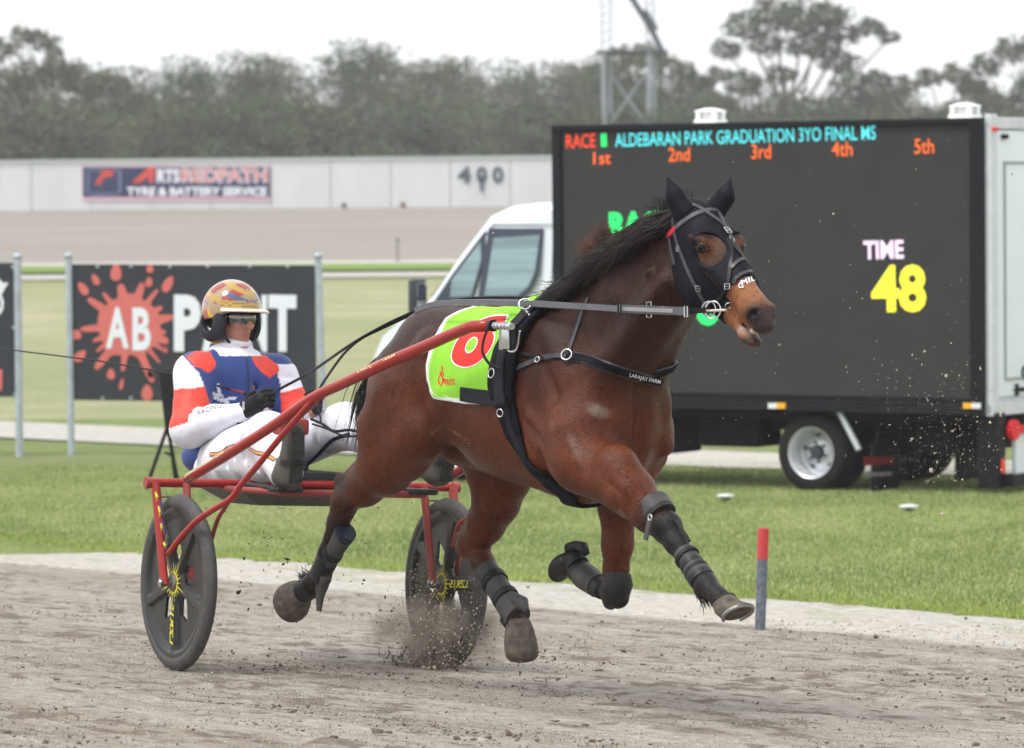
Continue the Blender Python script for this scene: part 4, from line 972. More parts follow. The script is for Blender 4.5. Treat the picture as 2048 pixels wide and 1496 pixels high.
# ================================================================ SDF MODELLING
class Vox:
    """smooth-union distance field on a grid in a local frame, meshed with surface nets"""
    def __init__(s, lo, hi, h):
        s.h = h; s.lo = np.array(lo, float); s.n = np.ceil((np.array(hi) - s.lo) / h).astype(int) + 1
        s.ax = [s.lo[i] + h * np.arange(s.n[i]) for i in range(3)]; s.D = np.full(s.n, .3, np.float32)
    def _sl(s, lo, hi):
        a = np.clip(np.floor((np.array(lo) - s.lo) / s.h).astype(int), 0, s.n - 1); b = np.clip(np.ceil((np.array(hi) - s.lo) / s.h).astype(int) + 1, 1, s.n)
        return tuple(slice(i, j) for i, j in zip(a, b))
    def _apply(s, sl, fn, k, mode):
        X, Y, Z = np.meshgrid(*[s.ax[i][sl[i]].astype(np.float32) for i in range(3)], indexing='ij', sparse=True)
        d = fn(X, Y, Z).astype(np.float32); D = s.D[sl]
        if d.size == 0: return
        if mode == 'add': h = np.maximum(k - np.abs(D - d), 0); s.D[sl] = np.minimum(D, d) - h * h / (4 * k)
        elif mode == 'sub': d = -d; h = np.maximum(k - np.abs(D - d), 0); s.D[sl] = np.maximum(D, d) + h * h / (4 * k)
        elif mode == 'and': s.D[sl] = np.maximum(D, d)
    def cap(s, a, b, ra, rb, k=.03, lat=1.0, mode='add'):
        a = np.array(a, float); b = np.array(b, float); R = max(ra, rb) * max(1, lat) + k + 2 * s.h
        sl = s._sl(np.minimum(a, b) - R, np.maximum(a, b) + R); A = a.copy(); B = b.copy(); A[1] /= lat; B[1] /= lat; d = B - A; L2 = d.dot(d) + 1e-12
        def fn(X, Y, Z):
            Y = Y / lat; t = np.clip(((X - A[0]) * d[0] + (Y - A[1]) * d[1] + (Z - A[2]) * d[2]) / L2, 0, 1)
            q = np.sqrt((X - A[0] - t * d[0]) ** 2 + (Y - A[1] - t * d[1]) ** 2 + (Z - A[2] - t * d[2]) ** 2) - (ra + (rb - ra) * t)
            return q * min(1, .5 + .5 * lat)
        s._apply(sl, fn, k, mode); return s
    def chain(s, P, R, k=.03, lat=1.0, mode='add'):
        for i in range(len(P) - 1): s.cap(P[i], P[i + 1], R[i], R[i + 1], k, lat, mode)
        return s
    def ell(s, c, r, k=.04, ang=0.0, yaw=0.0, mode='add', M=None):
        """ellipsoid; ang rotates in the u-z plane (degrees, + lifts the front)"""
        c = np.array(c, float); r = np.array(r, float); R = max(r) + k + 2 * s.h; sl = s._sl(c - R, c + R)
        if M is None:
            ca, sa = math.cos(rad(ang)), math.sin(rad(ang)); cy, sy = math.cos(rad(yaw)), math.sin(rad(yaw))
            M = np.array([[ca * cy, ca * sy, sa], [-sy, cy, 0], [-sa * cy, -sa * sy, ca]])
        def fn(X, Y, Z):
            x, y, z = X - c[0], Y - c[1], Z - c[2]
            q = [(M[i, 0] * x + M[i, 1] * y + M[i, 2] * z) / r[i] for i in range(3)]; n = np.sqrt(q[0] ** 2 + q[1] ** 2 + q[2] ** 2)
            g = np.sqrt((q[0] / r[0]) ** 2 + (q[1] / r[1]) ** 2 + (q[2] / r[2]) ** 2) + 1e-9
            return n * (n - 1) / g
        s._apply(sl, fn, k, mode); return s
    def plane(s, p, n):
        """keep the half space behind the plane (n points outwards)"""
        n = np.array(n, float); n /= np.linalg.norm(n); p = np.array(p, float)
        s._apply(tuple(slice(0, k) for k in s.n), lambda X, Y, Z: (X - p[0]) * n[0] + (Y - p[1]) * n[1] + (Z - p[2]) * n[2], .01, 'and'); return s
    def mesh(s, smooth=2):
        D = s.D; S_ = D < 0; nx, ny, nz = D.shape
        corner = [(i, j, k) for i in (0, 1) for j in (0, 1) for k in (0, 1)]
        def sub(A, c): return A[c[0]:nx - 1 + c[0], c[1]:ny - 1 + c[1], c[2]:nz - 1 + c[2]]
        cnt = np.zeros((nx - 1, ny - 1, nz - 1), np.int8)
        for c in corner: cnt += sub(S_, c)
        act = (cnt > 0) & (cnt < 8); I = np.argwhere(act); idx = np.full(act.shape, -1, np.int64); idx[act] = np.arange(len(I))
        vals = {c: D[I[:, 0] + c[0], I[:, 1] + c[1], I[:, 2] + c[2]].astype(float) for c in corner}
        acc = np.zeros((len(I), 3)); w_ = np.zeros(len(I))
        for c in corner:
            for a in range(3):
                if c[a] == 0:
                    c2 = list(c); c2[a] = 1; c2 = tuple(c2); v0, v1 = vals[c], vals[c2]; m = (v0 < 0) != (v1 < 0)
                    t = np.where(m, v0 / np.where(m, v0 - v1, 1), 0); p = np.tile(np.array(c, float), (len(I), 1)); p[:, a] = t; acc[m] += p[m]; w_[m] += 1
        V = s.lo + (I + acc / w_[:, None]) * s.h; Fs = []
        for a in range(3):
            b, c = (a + 1) % 3, (a + 2) % 3; sh = [nx, ny, nz]
            s0 = [slice(0, n) for n in sh]; s1 = list(s0); s0[a] = slice(0, sh[a] - 1); s1[a] = slice(1, sh[a])
            A, B = S_[tuple(s0)], S_[tuple(s1)]; E = np.argwhere(A != B); ok = (E[:, b] > 0) & (E[:, c] > 0) & (E[:, b] < sh[b] - 1) & (E[:, c] < sh[c] - 1); E = E[ok]
            ins = A[E[:, 0], E[:, 1], E[:, 2]]
            def cell(db, dc): Q = E.copy(); Q[:, b] -= db; Q[:, c] -= dc; return idx[Q[:, 0], Q[:, 1], Q[:, 2]]
            q = np.stack([cell(1, 1), cell(0, 1), cell(0, 0), cell(1, 0)], 1); q[~ins] = q[~ins][:, ::-1]; Fs.append(q)
        F = np.concatenate(Fs); F = F[(F >= 0).all(1)]
        for _ in range(smooth):
            e0 = np.concatenate([F[:, 0], F[:, 1], F[:, 2], F[:, 3]]); e1 = np.concatenate([F[:, 1], F[:, 2], F[:, 3], F[:, 0]])
            sm = np.zeros_like(V); ct = np.zeros(len(V))
            for p_, q_ in ((e0, e1), (e1, e0)):
                for a in range(3): sm[:, a] += np.bincount(p_, V[q_, a], len(V))
                ct += np.bincount(p_, minlength=len(V))
            V = V * .5 + .5 * sm / np.maximum(ct, 1)[:, None]
        return V, F

# ================================================================ HORSE
HF = Frame((.21, 16.35, 0), (.53, -.848, 0), (.848, .53, 0))
def H(px, py, l=0.0): return tuple(HF.L(px, py, l))
horse = empty('racehorse', mat=HF.mat, label='bay trotting horse with black ear hood and harness, all hooves off the ground', cat='horse')
hz_ = 0.0082
def head_prims(v, o=0.0, full=True):
    v.ell((.865, 0, 1.715), (.13 + o, .088 + o, .095 + o), .04, -42)
    for s_ in (-1, 1):
        v.ell((.885, s_ * .040, 1.585), (.135 + o, .045 + o, .115 + o), .03, -42)      # cheek
        v.ell((.955, s_ * .070, 1.695), (.05 + o, .022 + o, .032 + o), .025, -40)     # orbit
        v.cap((.97, s_ * .062, 1.63), (1.10, s_ * .038, 1.525), .018 + o, .012 + o, .02)  # facial crest
    v.cap((.935, 0, 1.665), (1.165, 0, 1.470), .078 + o, .052 + o, .03, .80)
    v.cap((.93, 0, 1.53), (1.09, 0, 1.415), .062 + o, .036 + o, .03, .75)
v = Vox((-1.75, -.42, .36), (1.36, .42, 1.98), hz_); v_full = v
v = Vox((-1.75, -.42, .18), (1.36, .42, 1.98), hz_)
# trunk
v.ell((.11, 0, 1.16), (.34, .22, .335), .08)
v.ell((.10, 0, .98), (.34, .165, .215), .09)
v.ell((-.25, 0, 1.150), (.50, .262, .335), .10)
v.ell((-.68, 0, 1.225), (.34, .235, .255), .10)
v.ell((-.84, 0, 1.255), (.23, .195, .235), .07)
v.ell((.02, 0, 1.41), (.26, .075, .105), .10, -4)
v.ell((.31, 0, 1.13), (.14, .155, .20), .06)               # breast
for s_ in (-1, 1):
    v.ell((.325, s_ * .075, 1.05), (.095, .070, .15), .015)        # pectorals
    v.ell((.18, s_ * .150, 1.17), (.135, .082, .27), .035, 24)     # shoulder blade mass
    v.ell((.335, s_ * .140, 1.115), (.075, .062, .095), .02)       # point of shoulder
    v.ell((.12, s_ * .168, 1.00), (.15, .070, .12), .03, 30)     # triceps
    v.ell((-.02, s_ * .13, 1.33), (.16, .07, .12), .06)
    v.ell((-.81, s_ * .110, 1.25), (.22, .112, .215), .05, 10)    # gluteal
    v.ell((-.985, s_ * .098, 1.09), (.110, .092, .20), .035)      # hamstring / buttock
    v.ell((-.66, s_ * .185, 1.34), (.06, .05, .05), .05)        # point of hip
v.ell((-1.03, 0, 1.33), (.06, .045, .06), .05)                # dock
# neck
v.cap((.12, 0, 1.27), (.43, 0, 1.505), .235, .172, .08, .60)
v.cap((.45, 0, 1.50), (.74, 0, 1.68), .172, .115, .06, .58)
v.cap((.02, 0, 1.46), (.40, 0, 1.675), .05, .05, .07, .7); v.cap((.40, 0, 1.675), (.72, 0, 1.765), .05, .05, .06, .7)
for s_ in (-1, 1): v.cap((.34, s_ * .095, 1.20), (.74, s_ * .06, 1.56), .070, .048, .06)
v.cap((.34, 0, 1.22), (.74, 0, 1.52), .070, .045, .06, .8)
for s_ in (-1, 1): v.cap((.58, s_ * .125, 1.30), (.78, s_ * .085, 1.50), .012, .012, .05, mode='sub')   # jugular groove
for s_ in (-1, 1):
    v.cap((.12, s_ * .150, 1.40), (.26, s_ * .205, 1.10), .020, .024, .02)                  # scapular spine
    v.cap((.26, s_ * .205, 1.10), (.34, s_ * .185, .97), .030, .030, .02); v.cap((.10, s_ * .225, 1.08), (.24, s_ * .215, .93), .030, .030, .02)   # triceps heads
    v.cap((.20, s_ * .235, 1.06), (.30, s_ * .21, .92), .005, .005, .02, mode='sub'); v.cap((.05, s_ * .245, 1.02), (.16, s_ * .24, .90), .006, .006, .02, mode='sub')
    v.cap((.44, s_ * .10, 1.30), (.66, s_ * .085, 1.60), .022, .016, .02); v.cap((.30, s_ * .17, 1.22), (.46, s_ * .105, 1.32), .022, .022, .02)     # neck muscle ridge
    v.cap((.36, s_ * .155, 1.36), (.60, s_ * .115, 1.62), .008, .008, .03, mode='sub')
    v.cap((-.72, s_ * .225, 1.33), (-.98, s_ * .21, 1.10), .012, .020, .025); v.cap((-.80, s_ * .245, 1.28), (-.86, s_ * .25, 1.00), .008, .008, .03, mode='sub')
    v.cap((-1.00, s_ * .190, 1.26), (-.98, s_ * .200, .98), .005, .005, .025, mode='sub')
    v.cap((-.50, s_ * .215, 1.02), (-.20, s_ * .245, .94), .004, .004, .012); v.cap((-.20, s_ * .245, .94), (.02, s_ * .215, .88), .004, .004, .012)   # belly vein
    v.cap((.02, s_ * .24, .86), (-.02, s_ * .27, 1.22), .020, .010, .06, mode='sub')        # behind the triceps
    v.cap((.33, s_ * .205, 1.02), (.12, s_ * .235, 1.36), .010, .008, .05, mode='sub')      # shoulder / neck line
    v.cap((.22, s_ * .245, .98), (.06, s_ * .262, 1.08), .008, .008, .04, mode='sub')
    v.cap((-1.00, s_ * .225, .95), (-.96, s_ * .235, 1.30), .008, .008, .05, mode='sub')    # thigh groove
    for k in range(5): v.cap((-.20 - .075 * k, s_ * .283, 1.00), (-.12 - .075 * k, s_ * .275, 1.24), .002, .002, .018, mode='sub')  # ribs
v.cap((.44, 0, .95), (.46, 0, 1.18), .010, .010, .05, mode='sub')
# head
head_prims(v)
v.ell((1.180, 0, 1.452), (.076, .047, .054), .03, -42)
for s_ in (-1, 1): v.ell((1.214, s_ * .034, 1.455), (.034, .020, .030), .014, -50)
v.ell((1.222, 0, 1.410), (.038, .040, .032), .02, -50)
v.ell((1.130, 0, 1.372), (.045, .034, .028), .02, -30); v.ell((1.165, 0, 1.352), (.030, .030, .018), .015, -20)
v.cap((1.085, 0, 1.425), (1.26, 0, 1.350), .004, .016, .006, 3.2, mode='sub')
for s_ in (-1, 1):
    v.ell((1.232, s_ * .050, 1.452), (.021, .020, .012), .006, 35, mode='sub')
    v.ell((.950, s_ * .098, 1.688), (.026, .018, .018), .010, -35, mode='sub'); v.cap((.915, s_ * .090, 1.715), (.985, s_ * .082, 1.700), .012, .010, .015); v.cap((.985, s_ * .072, 1.60), (1.09, s_ * .040, 1.50), .008, .006, .02)     # eye socket
TRV, TRF = v.mesh(2); trunkW = HF.warr(TRV)
# near fore (extended)
nE = (.33, -.155, .93); nK = H(1334, 1055, -.10); nFt = H(1410, 1167, -.085)
a1 = H(1262, 985, -.13)
v.chain([(.30, -.15, 1.02), nE], [.12, .11], .06)
v.chain([nE, a1], [.112, .083], .05); v.chain([a1, H(1302, 1028, -.11), nK], [.085, .064, .050], .03); v.ell(nK, (.048, .044, .062), .02, -40)
v.chain([nK, H(1352, 1085, -.098), H(1380, 1125, -.09), nFt], [.048, .040, .032, .036], .02); v.ell(nFt, (.038, .036, .044), .015, -50)
v.ell(H(1402, 1180, -.085), (.030, .024, .030), .015)
nPa = H(1440, 1196, -.085); v.chain([nFt, nPa], [.036, .036], .02)
v.ell(H(1235, 945, -.15), (.10, .075, .10), .03, -35)
v.chain([H(1218, 925, -.18), H(1262, 978, -.160), H(1300, 1024, -.13)], [.045, .042, .030], .02)
v.chain([H(1222, 968, -.215), H(1262, 1008, -.20), H(1290, 1034, -.17)], [.003, .003, .003], .015, mode='sub'); v.chain([H(1240, 935, -.195), H(1275, 975, -.18)], [.004, .003], .010)
# far fore (folded)
fE = (.18, .14, .90); fK = H(1230, 1178, .13)
v.chain([(.25, .14, 1.03), fE], [.11, .10], .06)
v.chain([fE, H(1236, 1010, .13), H(1235, 1090, .13), H(1232, 1140, .13), fK], [.10, .070, .054, .043, .046], .03); v.ell(fK, (.045, .042, .05), .02)
fF = H(1160, 1142, .155); v.chain([H(1236, 1195, .13), H(1195, 1168, .145), fF], [.042, .031, .034], .02)
fP = H(1143, 1118, .15); v.chain([fF, fP], [.034, .033], .02)
# near hind (trailing)
nS = H(840, 865, -.18); nG = H(772, 932, -.17); nH = H(691, 1000, -.155)
v.ell((-.88, -.148, 1.06), (.18, .105, .25), .06, -20)
v.ell(H(800, 800, -.19), (.16, .11, .20), .07, 15)
v.cap((-.86, -.16, 1.12), nS, .15, .105, .04); v.cap(nS, nG, .100, .098, .04); v.cap(H(780, 860, -.18), nG, .13, .10, .035)
v.chain([nG, H(730, 972, -.16), nH], [.100, .072, .054], .04)
v.ell(H(686, 968, -.155), (.040, .032, .050), .015, 30); v.cap(H(688, 965, -.155), H(735, 925, -.165), .026, .040, .02)
v.ell(H(688, 1016, -.155), (.052, .040, .055), .015)
nHf = H(630, 1163, -.165); v.chain([nH, H(676, 1045, -.16), H(655, 1105, -.16), nHf], [.050, .040, .034, .037], .025); v.ell(nHf, (.04, .036, .042), .015)
nHp = H(605, 1182, -.175); v.chain([nHf, nHp], [.037, .036], .02)
v.cap(H(868, 862, -.16), H(905, 800, -.20), .045, .06, .06)   # flank fold
v.chain([H(742, 890, -.24), H(726, 935, -.22), H(712, 965, -.19)], [.012, .014, .008], .015); v.chain([H(775, 900, -.262), H(752, 950, -.235), H(724, 992, -.20)], [.004, .006, .004], .02, mode='sub')
v.chain([H(800, 880, -.26), H(772, 940, -.24), H(735, 990, -.205)], [.006, .006, .004], .010); v.chain([H(762, 770, -.25), H(768, 860, -.265)], [.006, .006], .025, mode='sub')
v.chain([H(672, 1040, -.175), H(650, 1110, -.175)], [.010, .010], .006)
# far hind (swinging forward)
fS = H(1000, 930, .155); fG = H(992, 1005, .15); fHk = H(945, 1090, .15)
v.cap((-.86, .15, 1.10), fS, .17, .125, .05); v.cap(fS, H(1018, 962, .155), .12, .08, .04); v.chain([fS, fG], [.12, .085], .05); v.chain([fG, H(972, 1050, .15), fHk], [.085, .066, .056], .04)
v.ell(H(925, 1088, .15), (.035, .032, .05), .02); v.cap(H(930, 1080, .15), H(958, 1020, .15), .028, .036, .03)
fHf = H(1028, 1222, .15); v.chain([fHk, H(965, 1125, .15), H(995, 1172, .15), fHf], [.055, .044, .036, .038], .025)
fHp = H(1036, 1250, .15); v.chain([fHf, fHp], [.038, .040], .02)
v.cap((-.55, 0, .90), (-.80, 0, .93), .05, .05, .05)
BV, BF = v.mesh(1); bodyW = HF.warr(BV)
# coat colours (bay, black points, darker topline, pale scars)
def coat(L, W):
    u, l, z = L[:, 0], L[:, 1], L[:, 2]; n = fbm(u * 3 + 7, z * 3 + l * 2, 4); nf = fbm(u * 14, z * 14 + l * 5, 3)
    red = np.array([.090, .0225, .0085]); dk = np.array([.032, .0120, .0082]); blk = np.array([.014, .012, .012]); org = np.array([.130, .034, .009])
    t = np.clip((z - 1.08) / .30 + .35 * n + .25 * np.clip((u + .1) * 1.2, -.3, .5), 0, 1)[:, None]; c = red * (1 - t) + dk * t
    o = np.clip(.30 - np.abs(z - .93) * 1.6 + .5 * n, 0, .55)[:, None]; c = c * (1 - o) + org * o
    c = c * (1 + .30 * nf[:, None])
    px = np.empty(len(W)); 
    d = W - np.array(CAM); zc_ = d @ np.array(fwd); PX = CX + FPX * (d @ np.array(CR)) / zc_; PY = CY - FPX * (d @ np.array(CU)) / zc_
    near = l < 0
    def leg(a, b, lim0, lim1):   # black below a fraction along a->b
        a = np.array(a); b = np.array(b); ax_ = b - a; t = ((L - a) @ ax_) / ax_.dot(ax_); return np.clip((t - lim0) / (lim1 - lim0), 0, 1)
    m = np.zeros(len(L))
    zone = near & (u > .62) & (z < .86); m = np.where(zone, np.maximum(m, leg(a1, nFt, .18, .42)), m)
    zone = (~near) & (u > -.5) & (z < .62); m = np.where(zone, np.maximum(m, np.clip((.50 - z) / .10, 0, 1)), m); m = np.where((~near) & (u > -.45) & (u < .06) & (z < .62), 1, m)
    zone = near & (u < -1.2) & (z < .95); m = np.where(zone, np.maximum(m, leg(nG, nHf, .28, .62) * .88), m)
    zone = (~near) & (u < -.5) & (z < .75); m = np.where(zone, np.maximum(m, leg(fG, fHf, .30, .60) * .85), m)
    hk = np.exp(-(((PX - 676) / 22) ** 2 + ((PY - 965) / 30) ** 2)) * near; m = np.maximum(m, hk * .9)
    m = m[:, None]; c = c * (1 - m) + blk * m
    # muzzle
    e = (u - .83) * .75 + (1.83 - z) * .66; hd = (u > .80) & (e > .20) & (z > 1.25)
    tan = np.array([.30, .115, .045]); a = (np.clip((e - .36) / .06, 0, 1) * hd * .75)[:, None]; c = c * (1 - a) + tan * a
    gry = np.array([.022, .019, .022]); 
    a = np.clip(1.5 * np.exp(-(((u - 1.245) / .050) ** 2 + ((z - 1.430) / .055) ** 2)) + 1.0 * np.exp(-(((u - 1.17) / .07) ** 2 + ((z - 1.355) / .02) ** 2)), 0, .92)[:, None]; c = c * (1 - a) + gry * a
    a = (np.clip(1.4 * np.exp(-(((PX - 1504) / 15) ** 2 + ((PY - 629) / 13) ** 2)), 0, .95) * (near & hd))[:, None]; c = c * (1 - a) + np.array([.006, .005, .006]) * a
    pk = np.array([.38, .27, .23]); a = np.clip(1.1 * np.exp(-(((u - 1.13) / .035) ** 2 + ((z - 1.395) / .014) ** 2)), 0, .8)[:, None] * (hd[:, None]); c = c * (1 - a) + pk * a
    eye = np.exp(-(((u - .965) / .045) ** 2 + ((z - 1.672) / .04) ** 2)) * hd; a = (.6 * eye)[:, None]; c = c * (1 - a) + tan * .8 * a
    # scars / dried mud on the near shoulder
    for (x, y, sx, sy, an, k_) in ((1195, 822, 24, 12, .45, .55), (1150, 895, 9, 34, -.45, .22), (1245, 1030, 5, 12, -.5, .4), (868, 864, 5, 14, .9, .25)):
        dx, dy = PX - x, PY - y; xx = dx * math.cos(an) + dy * math.sin(an); yy_ = -dx * math.sin(an) + dy * math.cos(an)
        a = (np.clip(1.6 * np.exp(-((xx / sx) ** 2 + (yy_ / sy) ** 2)) + nf * .5 - .25, 0, 1) * k_ * near)[:, None]; c = c * (1 - a) + np.array([.25, .20, .17]) * a
    return np.clip(c, .004, 1)
def hide_mat():
    m = mat('horse_coat', (.1, .03, .015), .33, attr='Col', spec=.17, nscale=55, namt=.24, stretch=(1, 1, .6), bump=.004, bscale=170, rvar=.10)
    return m
M_COAT = hide_mat(); cc = coat(BV, bodyW); 
body = link_mesh('body', bodyW, BF, M_COAT, horse, smooth=True, attrs={'Col': ('FLOAT_COLOR', np.concatenate([cc, np.ones((len(cc), 1))], 1))})
# ---------------------------------------------------------------- horse: tack, boots, hair
class Surf:
    def __init__(s, V, F): s.b = BVHTree.FromPolygons([tuple(v) for v in np.asarray(V).tolist()], [tuple(f) for f in np.asarray(F).tolist()])
    def px(s, x, y, off=0.0, tol=.15):
        h, n, i, d = s.b.ray_cast(CAM, ray(x, y))
        if h is not None: return h - ray(x, y).normalized() * off * .7 + n * off * .3, n
        if h is None:
            p = CAM + ray(x, y) * 16.3
            for _ in range(4):      # slide to the nearest silhouette point
                h, n, i, d = s.b.find_nearest(p)
                if h is None: return None
                rr_ = ray(x, y); t = (h - CAM).dot(rr_) / rr_.dot(rr_); p = CAM + rr_ * t
            if (h - p).length > tol: return None
        return h + n * off, n
BODY = Surf(bodyW, BF); TRUNK = Surf(trunkW, TRF)
hoodv = Vox((.66, -.20, 1.34), (1.24, .20, 2.06), .0062)
head_prims(hoodv, .007)
hoodv.cap((.45, 0, 1.50), (.74, 0, 1.68), .180, .123, .05, .60); hoodv.cap((.34, 0, 1.22), (.74, 0, 1.52), .077, .053, .05, .82)
hoodv.cap((.60, 0, 1.76), (.80, 0, 1.79), .06, .055, .05, .7)
for s_ in (-1, 1): hoodv.cap((.58, s_ * .125, 1.30), (.78, s_ * .085, 1.50), .012, .012, .05, mode='sub')
hoodv.plane((.755, 0, 1.80), (-1, 0, -.12)); hoodv.plane((1.125, 0, 1.570), (.80, 0, -.60))
eh = HF.loc(BODY.px(1416, 497)[0])
for s_ in (-1, 1): hoodv.ell((eh.x + .005, s_ * abs(eh.y), eh.z), (.062, .060, .062), .006, mode='sub')
def ear(tip, mid, base, s_):
    q = Vox((.60, -.24, 1.76), (1.12, .24, 2.06), .0055)
    q.chain([base, mid, tip], [.048, .036, .004], .02, .8)
    return q.mesh(1)
M_HOOD = mat('hood_lycra', (.0035, .004, .009), .6, 14, .4, spec=.14, bump=.0012, bscale=60)
hV, hF = hoodv.mesh(1); hoodW = HF.warr(hV); hood = link_mesh('ear_hood', hoodW, hF, M_HOOD, horse, smooth=True)
earW = []
for s_, tip, mid_, base in ((-1, H(1334, 353, -.090), H(1349, 393, -.072), (.825, -.052, 1.80)), (1, H(1462, 355, .105), H(1451, 392, .085), (.845, .058, 1.80))):
    eV, eF = ear(tip, mid_, base, s_); link_mesh('ear', HF.warr(eV), eF, M_HOOD, hood, smooth=True); earW.append((HF.warr(eV), eF))
nb = len(bodyW); HB = Surf(np.concatenate([bodyW, hoodW]), np.concatenate([BF, hF + nb]))
# eyes
M_EYE = mat('eye_dark', (.006, .004, .003), .12, spec=.25); M_LID = mat('eyelid', (.022, .010, .007), .5)
eq = HF.loc(BODY.px(1402, 494)[0])
for s_ in (-1, 1):
    ax_ = (HF.l * s_ + HF.f * .45 + HF.u * .05).normalized(); c = HF.w(eq.x, s_ * abs(eq.y), eq.z) - ax_ * .014
    b = MB(); P = [(.0235 * math.sin(t), .0235 * math.cos(t)) for t in np.linspace(.001, math.pi - .001, 12)]; b.lathe(c, ax_, P, 20); e_ = b.build('eye', M_EYE, horse, smooth=True)
    tx_ = (HF.f - ax_ * HF.f.dot(ax_)).normalized(); tz_ = ax_.cross(tx_); tz_ = tz_ if tz_.z > 0 else -tz_
    for sg in (1, -1):
        up_l = [c + ax_ * (.016 - .010 * abs(math.cos(t))) + tx_ * (.030 * math.cos(t)) + tz_ * (sg * (.0145 if sg > 0 else .012) * math.sin(t) - .004 * math.cos(t)) for t in np.linspace(0, math.pi, 12)]
        b = MB(); b.tube(up_l, [.002 + .0035 * math.sin(math.pi * k / 11) for k in range(12)], 8); b.build('eyelid', M_LID, e_, smooth=True)
# teeth / lips
b = MB(); b.tube([HF.w(1.188 - 9 * y * y, y, 1.390) for y in np.linspace(-.026, .026, 7)], .009, 8); b.build('teeth', mat('teeth', (.55, .50, .42), .3), horse, smooth=True)

M_LEATH = mat('harness_black', (.006, .006, .009), .42, 20, .25, spec=.3); M_LEATHG = mat('harness_grey', (.045, .045, .055), .4, 25, .3, spec=.4)
M_STL = mat('polished_steel', (.62, .63, .65), .22, metal=1.0); M_PAD = mat('pad_black', (.005, .005, .009), .75, 30, .35, spec=.15, bump=.001)
M_WEB = mat('webbing_dark', (.014, .015, .021), .7, 60, .25, spec=.2)
def hits(pts, off, surf=None, n=None):
    surf = surf or HB
    if n: 
        sp = spline([(x, y, 0) for x, y in pts], n); pts = [(q.x, q.y) for q in sp]
    out = [surf.px(x, y, off) for x, y in pts]; out = [o for o in out if o is not None]
    return [o[0] for o in out], [o[1] for o in out]
def mirror(P): return [HF.w(*(lambda q: (q.x, -q.y, q.z))(HF.loc(p))) for p in P]
def mirN(N): return [n - HF.l * (2 * n.dot(HF.l)) for n in N]
def strap(name, pts, wd, th=.003, m=None, parent=None, surf=None, n=None, mir=False, off=.002):
    P, N = hits(pts, off, surf, n or max(6, len(pts) * 4)); b = MB()
    if len(P) < 2: print('strap miss', name); return None
    b.strap(P, N, wd, th); o = b.build(name, m or M_LEATH, parent or horse, auto=40)
    if mir: b = MB(); b.strap(mirror(P), mirN(N), wd, th); b.build(name, m or M_LEATH, parent or horse, auto=40)
    return o
bridle = empty('bridle', mat=HF.mat); adopt(bridle, horse); bridle.matrix_basis = Matrix.Identity(4); bridle.matrix_parent_inverse = Matrix.Identity(4)
BR = [('browband', [(1334, 474), (1349, 459), (1368, 443), (1395, 427), (1423, 420), (1443, 424), (1452, 431)], .021, M_LEATHG),
      ('crown_strap', [(1380, 408), (1400, 416), (1425, 433), (1450, 453), (1466, 483), (1479, 500), (1490, 512)], .014, M_LEATHG),
      ('face_strap', [(1433, 412), (1440, 430), (1452, 456)], .014, M_LEATHG),
      ('cheek_strap', [(1453, 478), (1462, 496), (1463, 515), (1460, 540), (1456, 568), (1442, 594), (1428, 612)], .015, M_LEATH),
      ('cheek_strap', [(1345, 438), (1350, 470), (1356, 490), (1366, 515), (1378, 545), (1393, 576), (1408, 603), (1416, 614)], .014, M_LEATHG),
      ('throat_strap', [(1342, 436), (1339, 470), (1343, 500), (1350, 530)], .013, M_LEATHG),
      ('noseband', [(1463, 536), (1474, 524), (1486, 518), (1497, 517)], .014, M_LEATHG),
      ('noseband', [(1466, 566), (1474, 555), (1486, 547), (1499, 543), (1507, 544)], .013, M_LEATHG)]
for nm, pts, wd, m in BR: strap(nm, pts, wd, .0045, m, horse, n=26, mir=(nm in ('cheek_strap', 'throat_strap')))
bpy.data.objects.remove(bridle)
strap('browband', [(1337, 471), (1350, 459), (1352, 457)], .022, .0055, mat('red_tab', (.5, .03, .04), .5), horse, n=8)
b = MB(); q0, q1 = HB.px(1488, 512, .02, .3)[0], HB.px(1497, 518, .02, .3)[0]; b.tube([q0, q1 + (q1 - q0) * 1.6], .0055, 6); b.build('shadow_roll_pin', M_LEATH, horse)
# steel: bit rings, buckles
def ringpx(x, y, R, r, off=.018, tilt=(0, 0), sx=1.0, name='ring', base=None):
    h = base or HB.px(x, y)
    c = h[0] + h[1] * off; ax_ = (h[1] + HF.u * tilt[1] + HF.f * tilt[0]).normalized(); b = MB(); b.ring(c, ax_, R, r, 26, 7, sx); return b.build(name, M_STL, horse, smooth=True), c
hb = HB.px(1424, 612); 
for (dx, dy, R) in ((0, 4, .026), (8, 6, .030)):
    c = HF.at(1418 + dx, 614 + dy, HF.loc(hb[0]).y - .018); b = MB(); b.ring(c, HF.l * -1 + HF.f * .55 + HF.u * .1, R, .0032, 26, 7); b.build('bit_ring', M_STL, horse, smooth=True)
    b = MB(); c2 = mirror([c])[0]; b.ring(c2, HF.l + HF.f * .55, R, .0032, 26, 7); b.build('bit_ring', M_STL, horse, smooth=True)
l_ = HF.loc(hb[0]).y - .01
b = MB(); b.tube([HF.at(1410, 622, l_ - .012), HF.at(1452, 620, l_)], .0045, 8); b.build('bit_bar', mat('bit_bar', (.62, .55, .50), .5), horse)
ringpx(1457, 606, .013, .0025, .012)
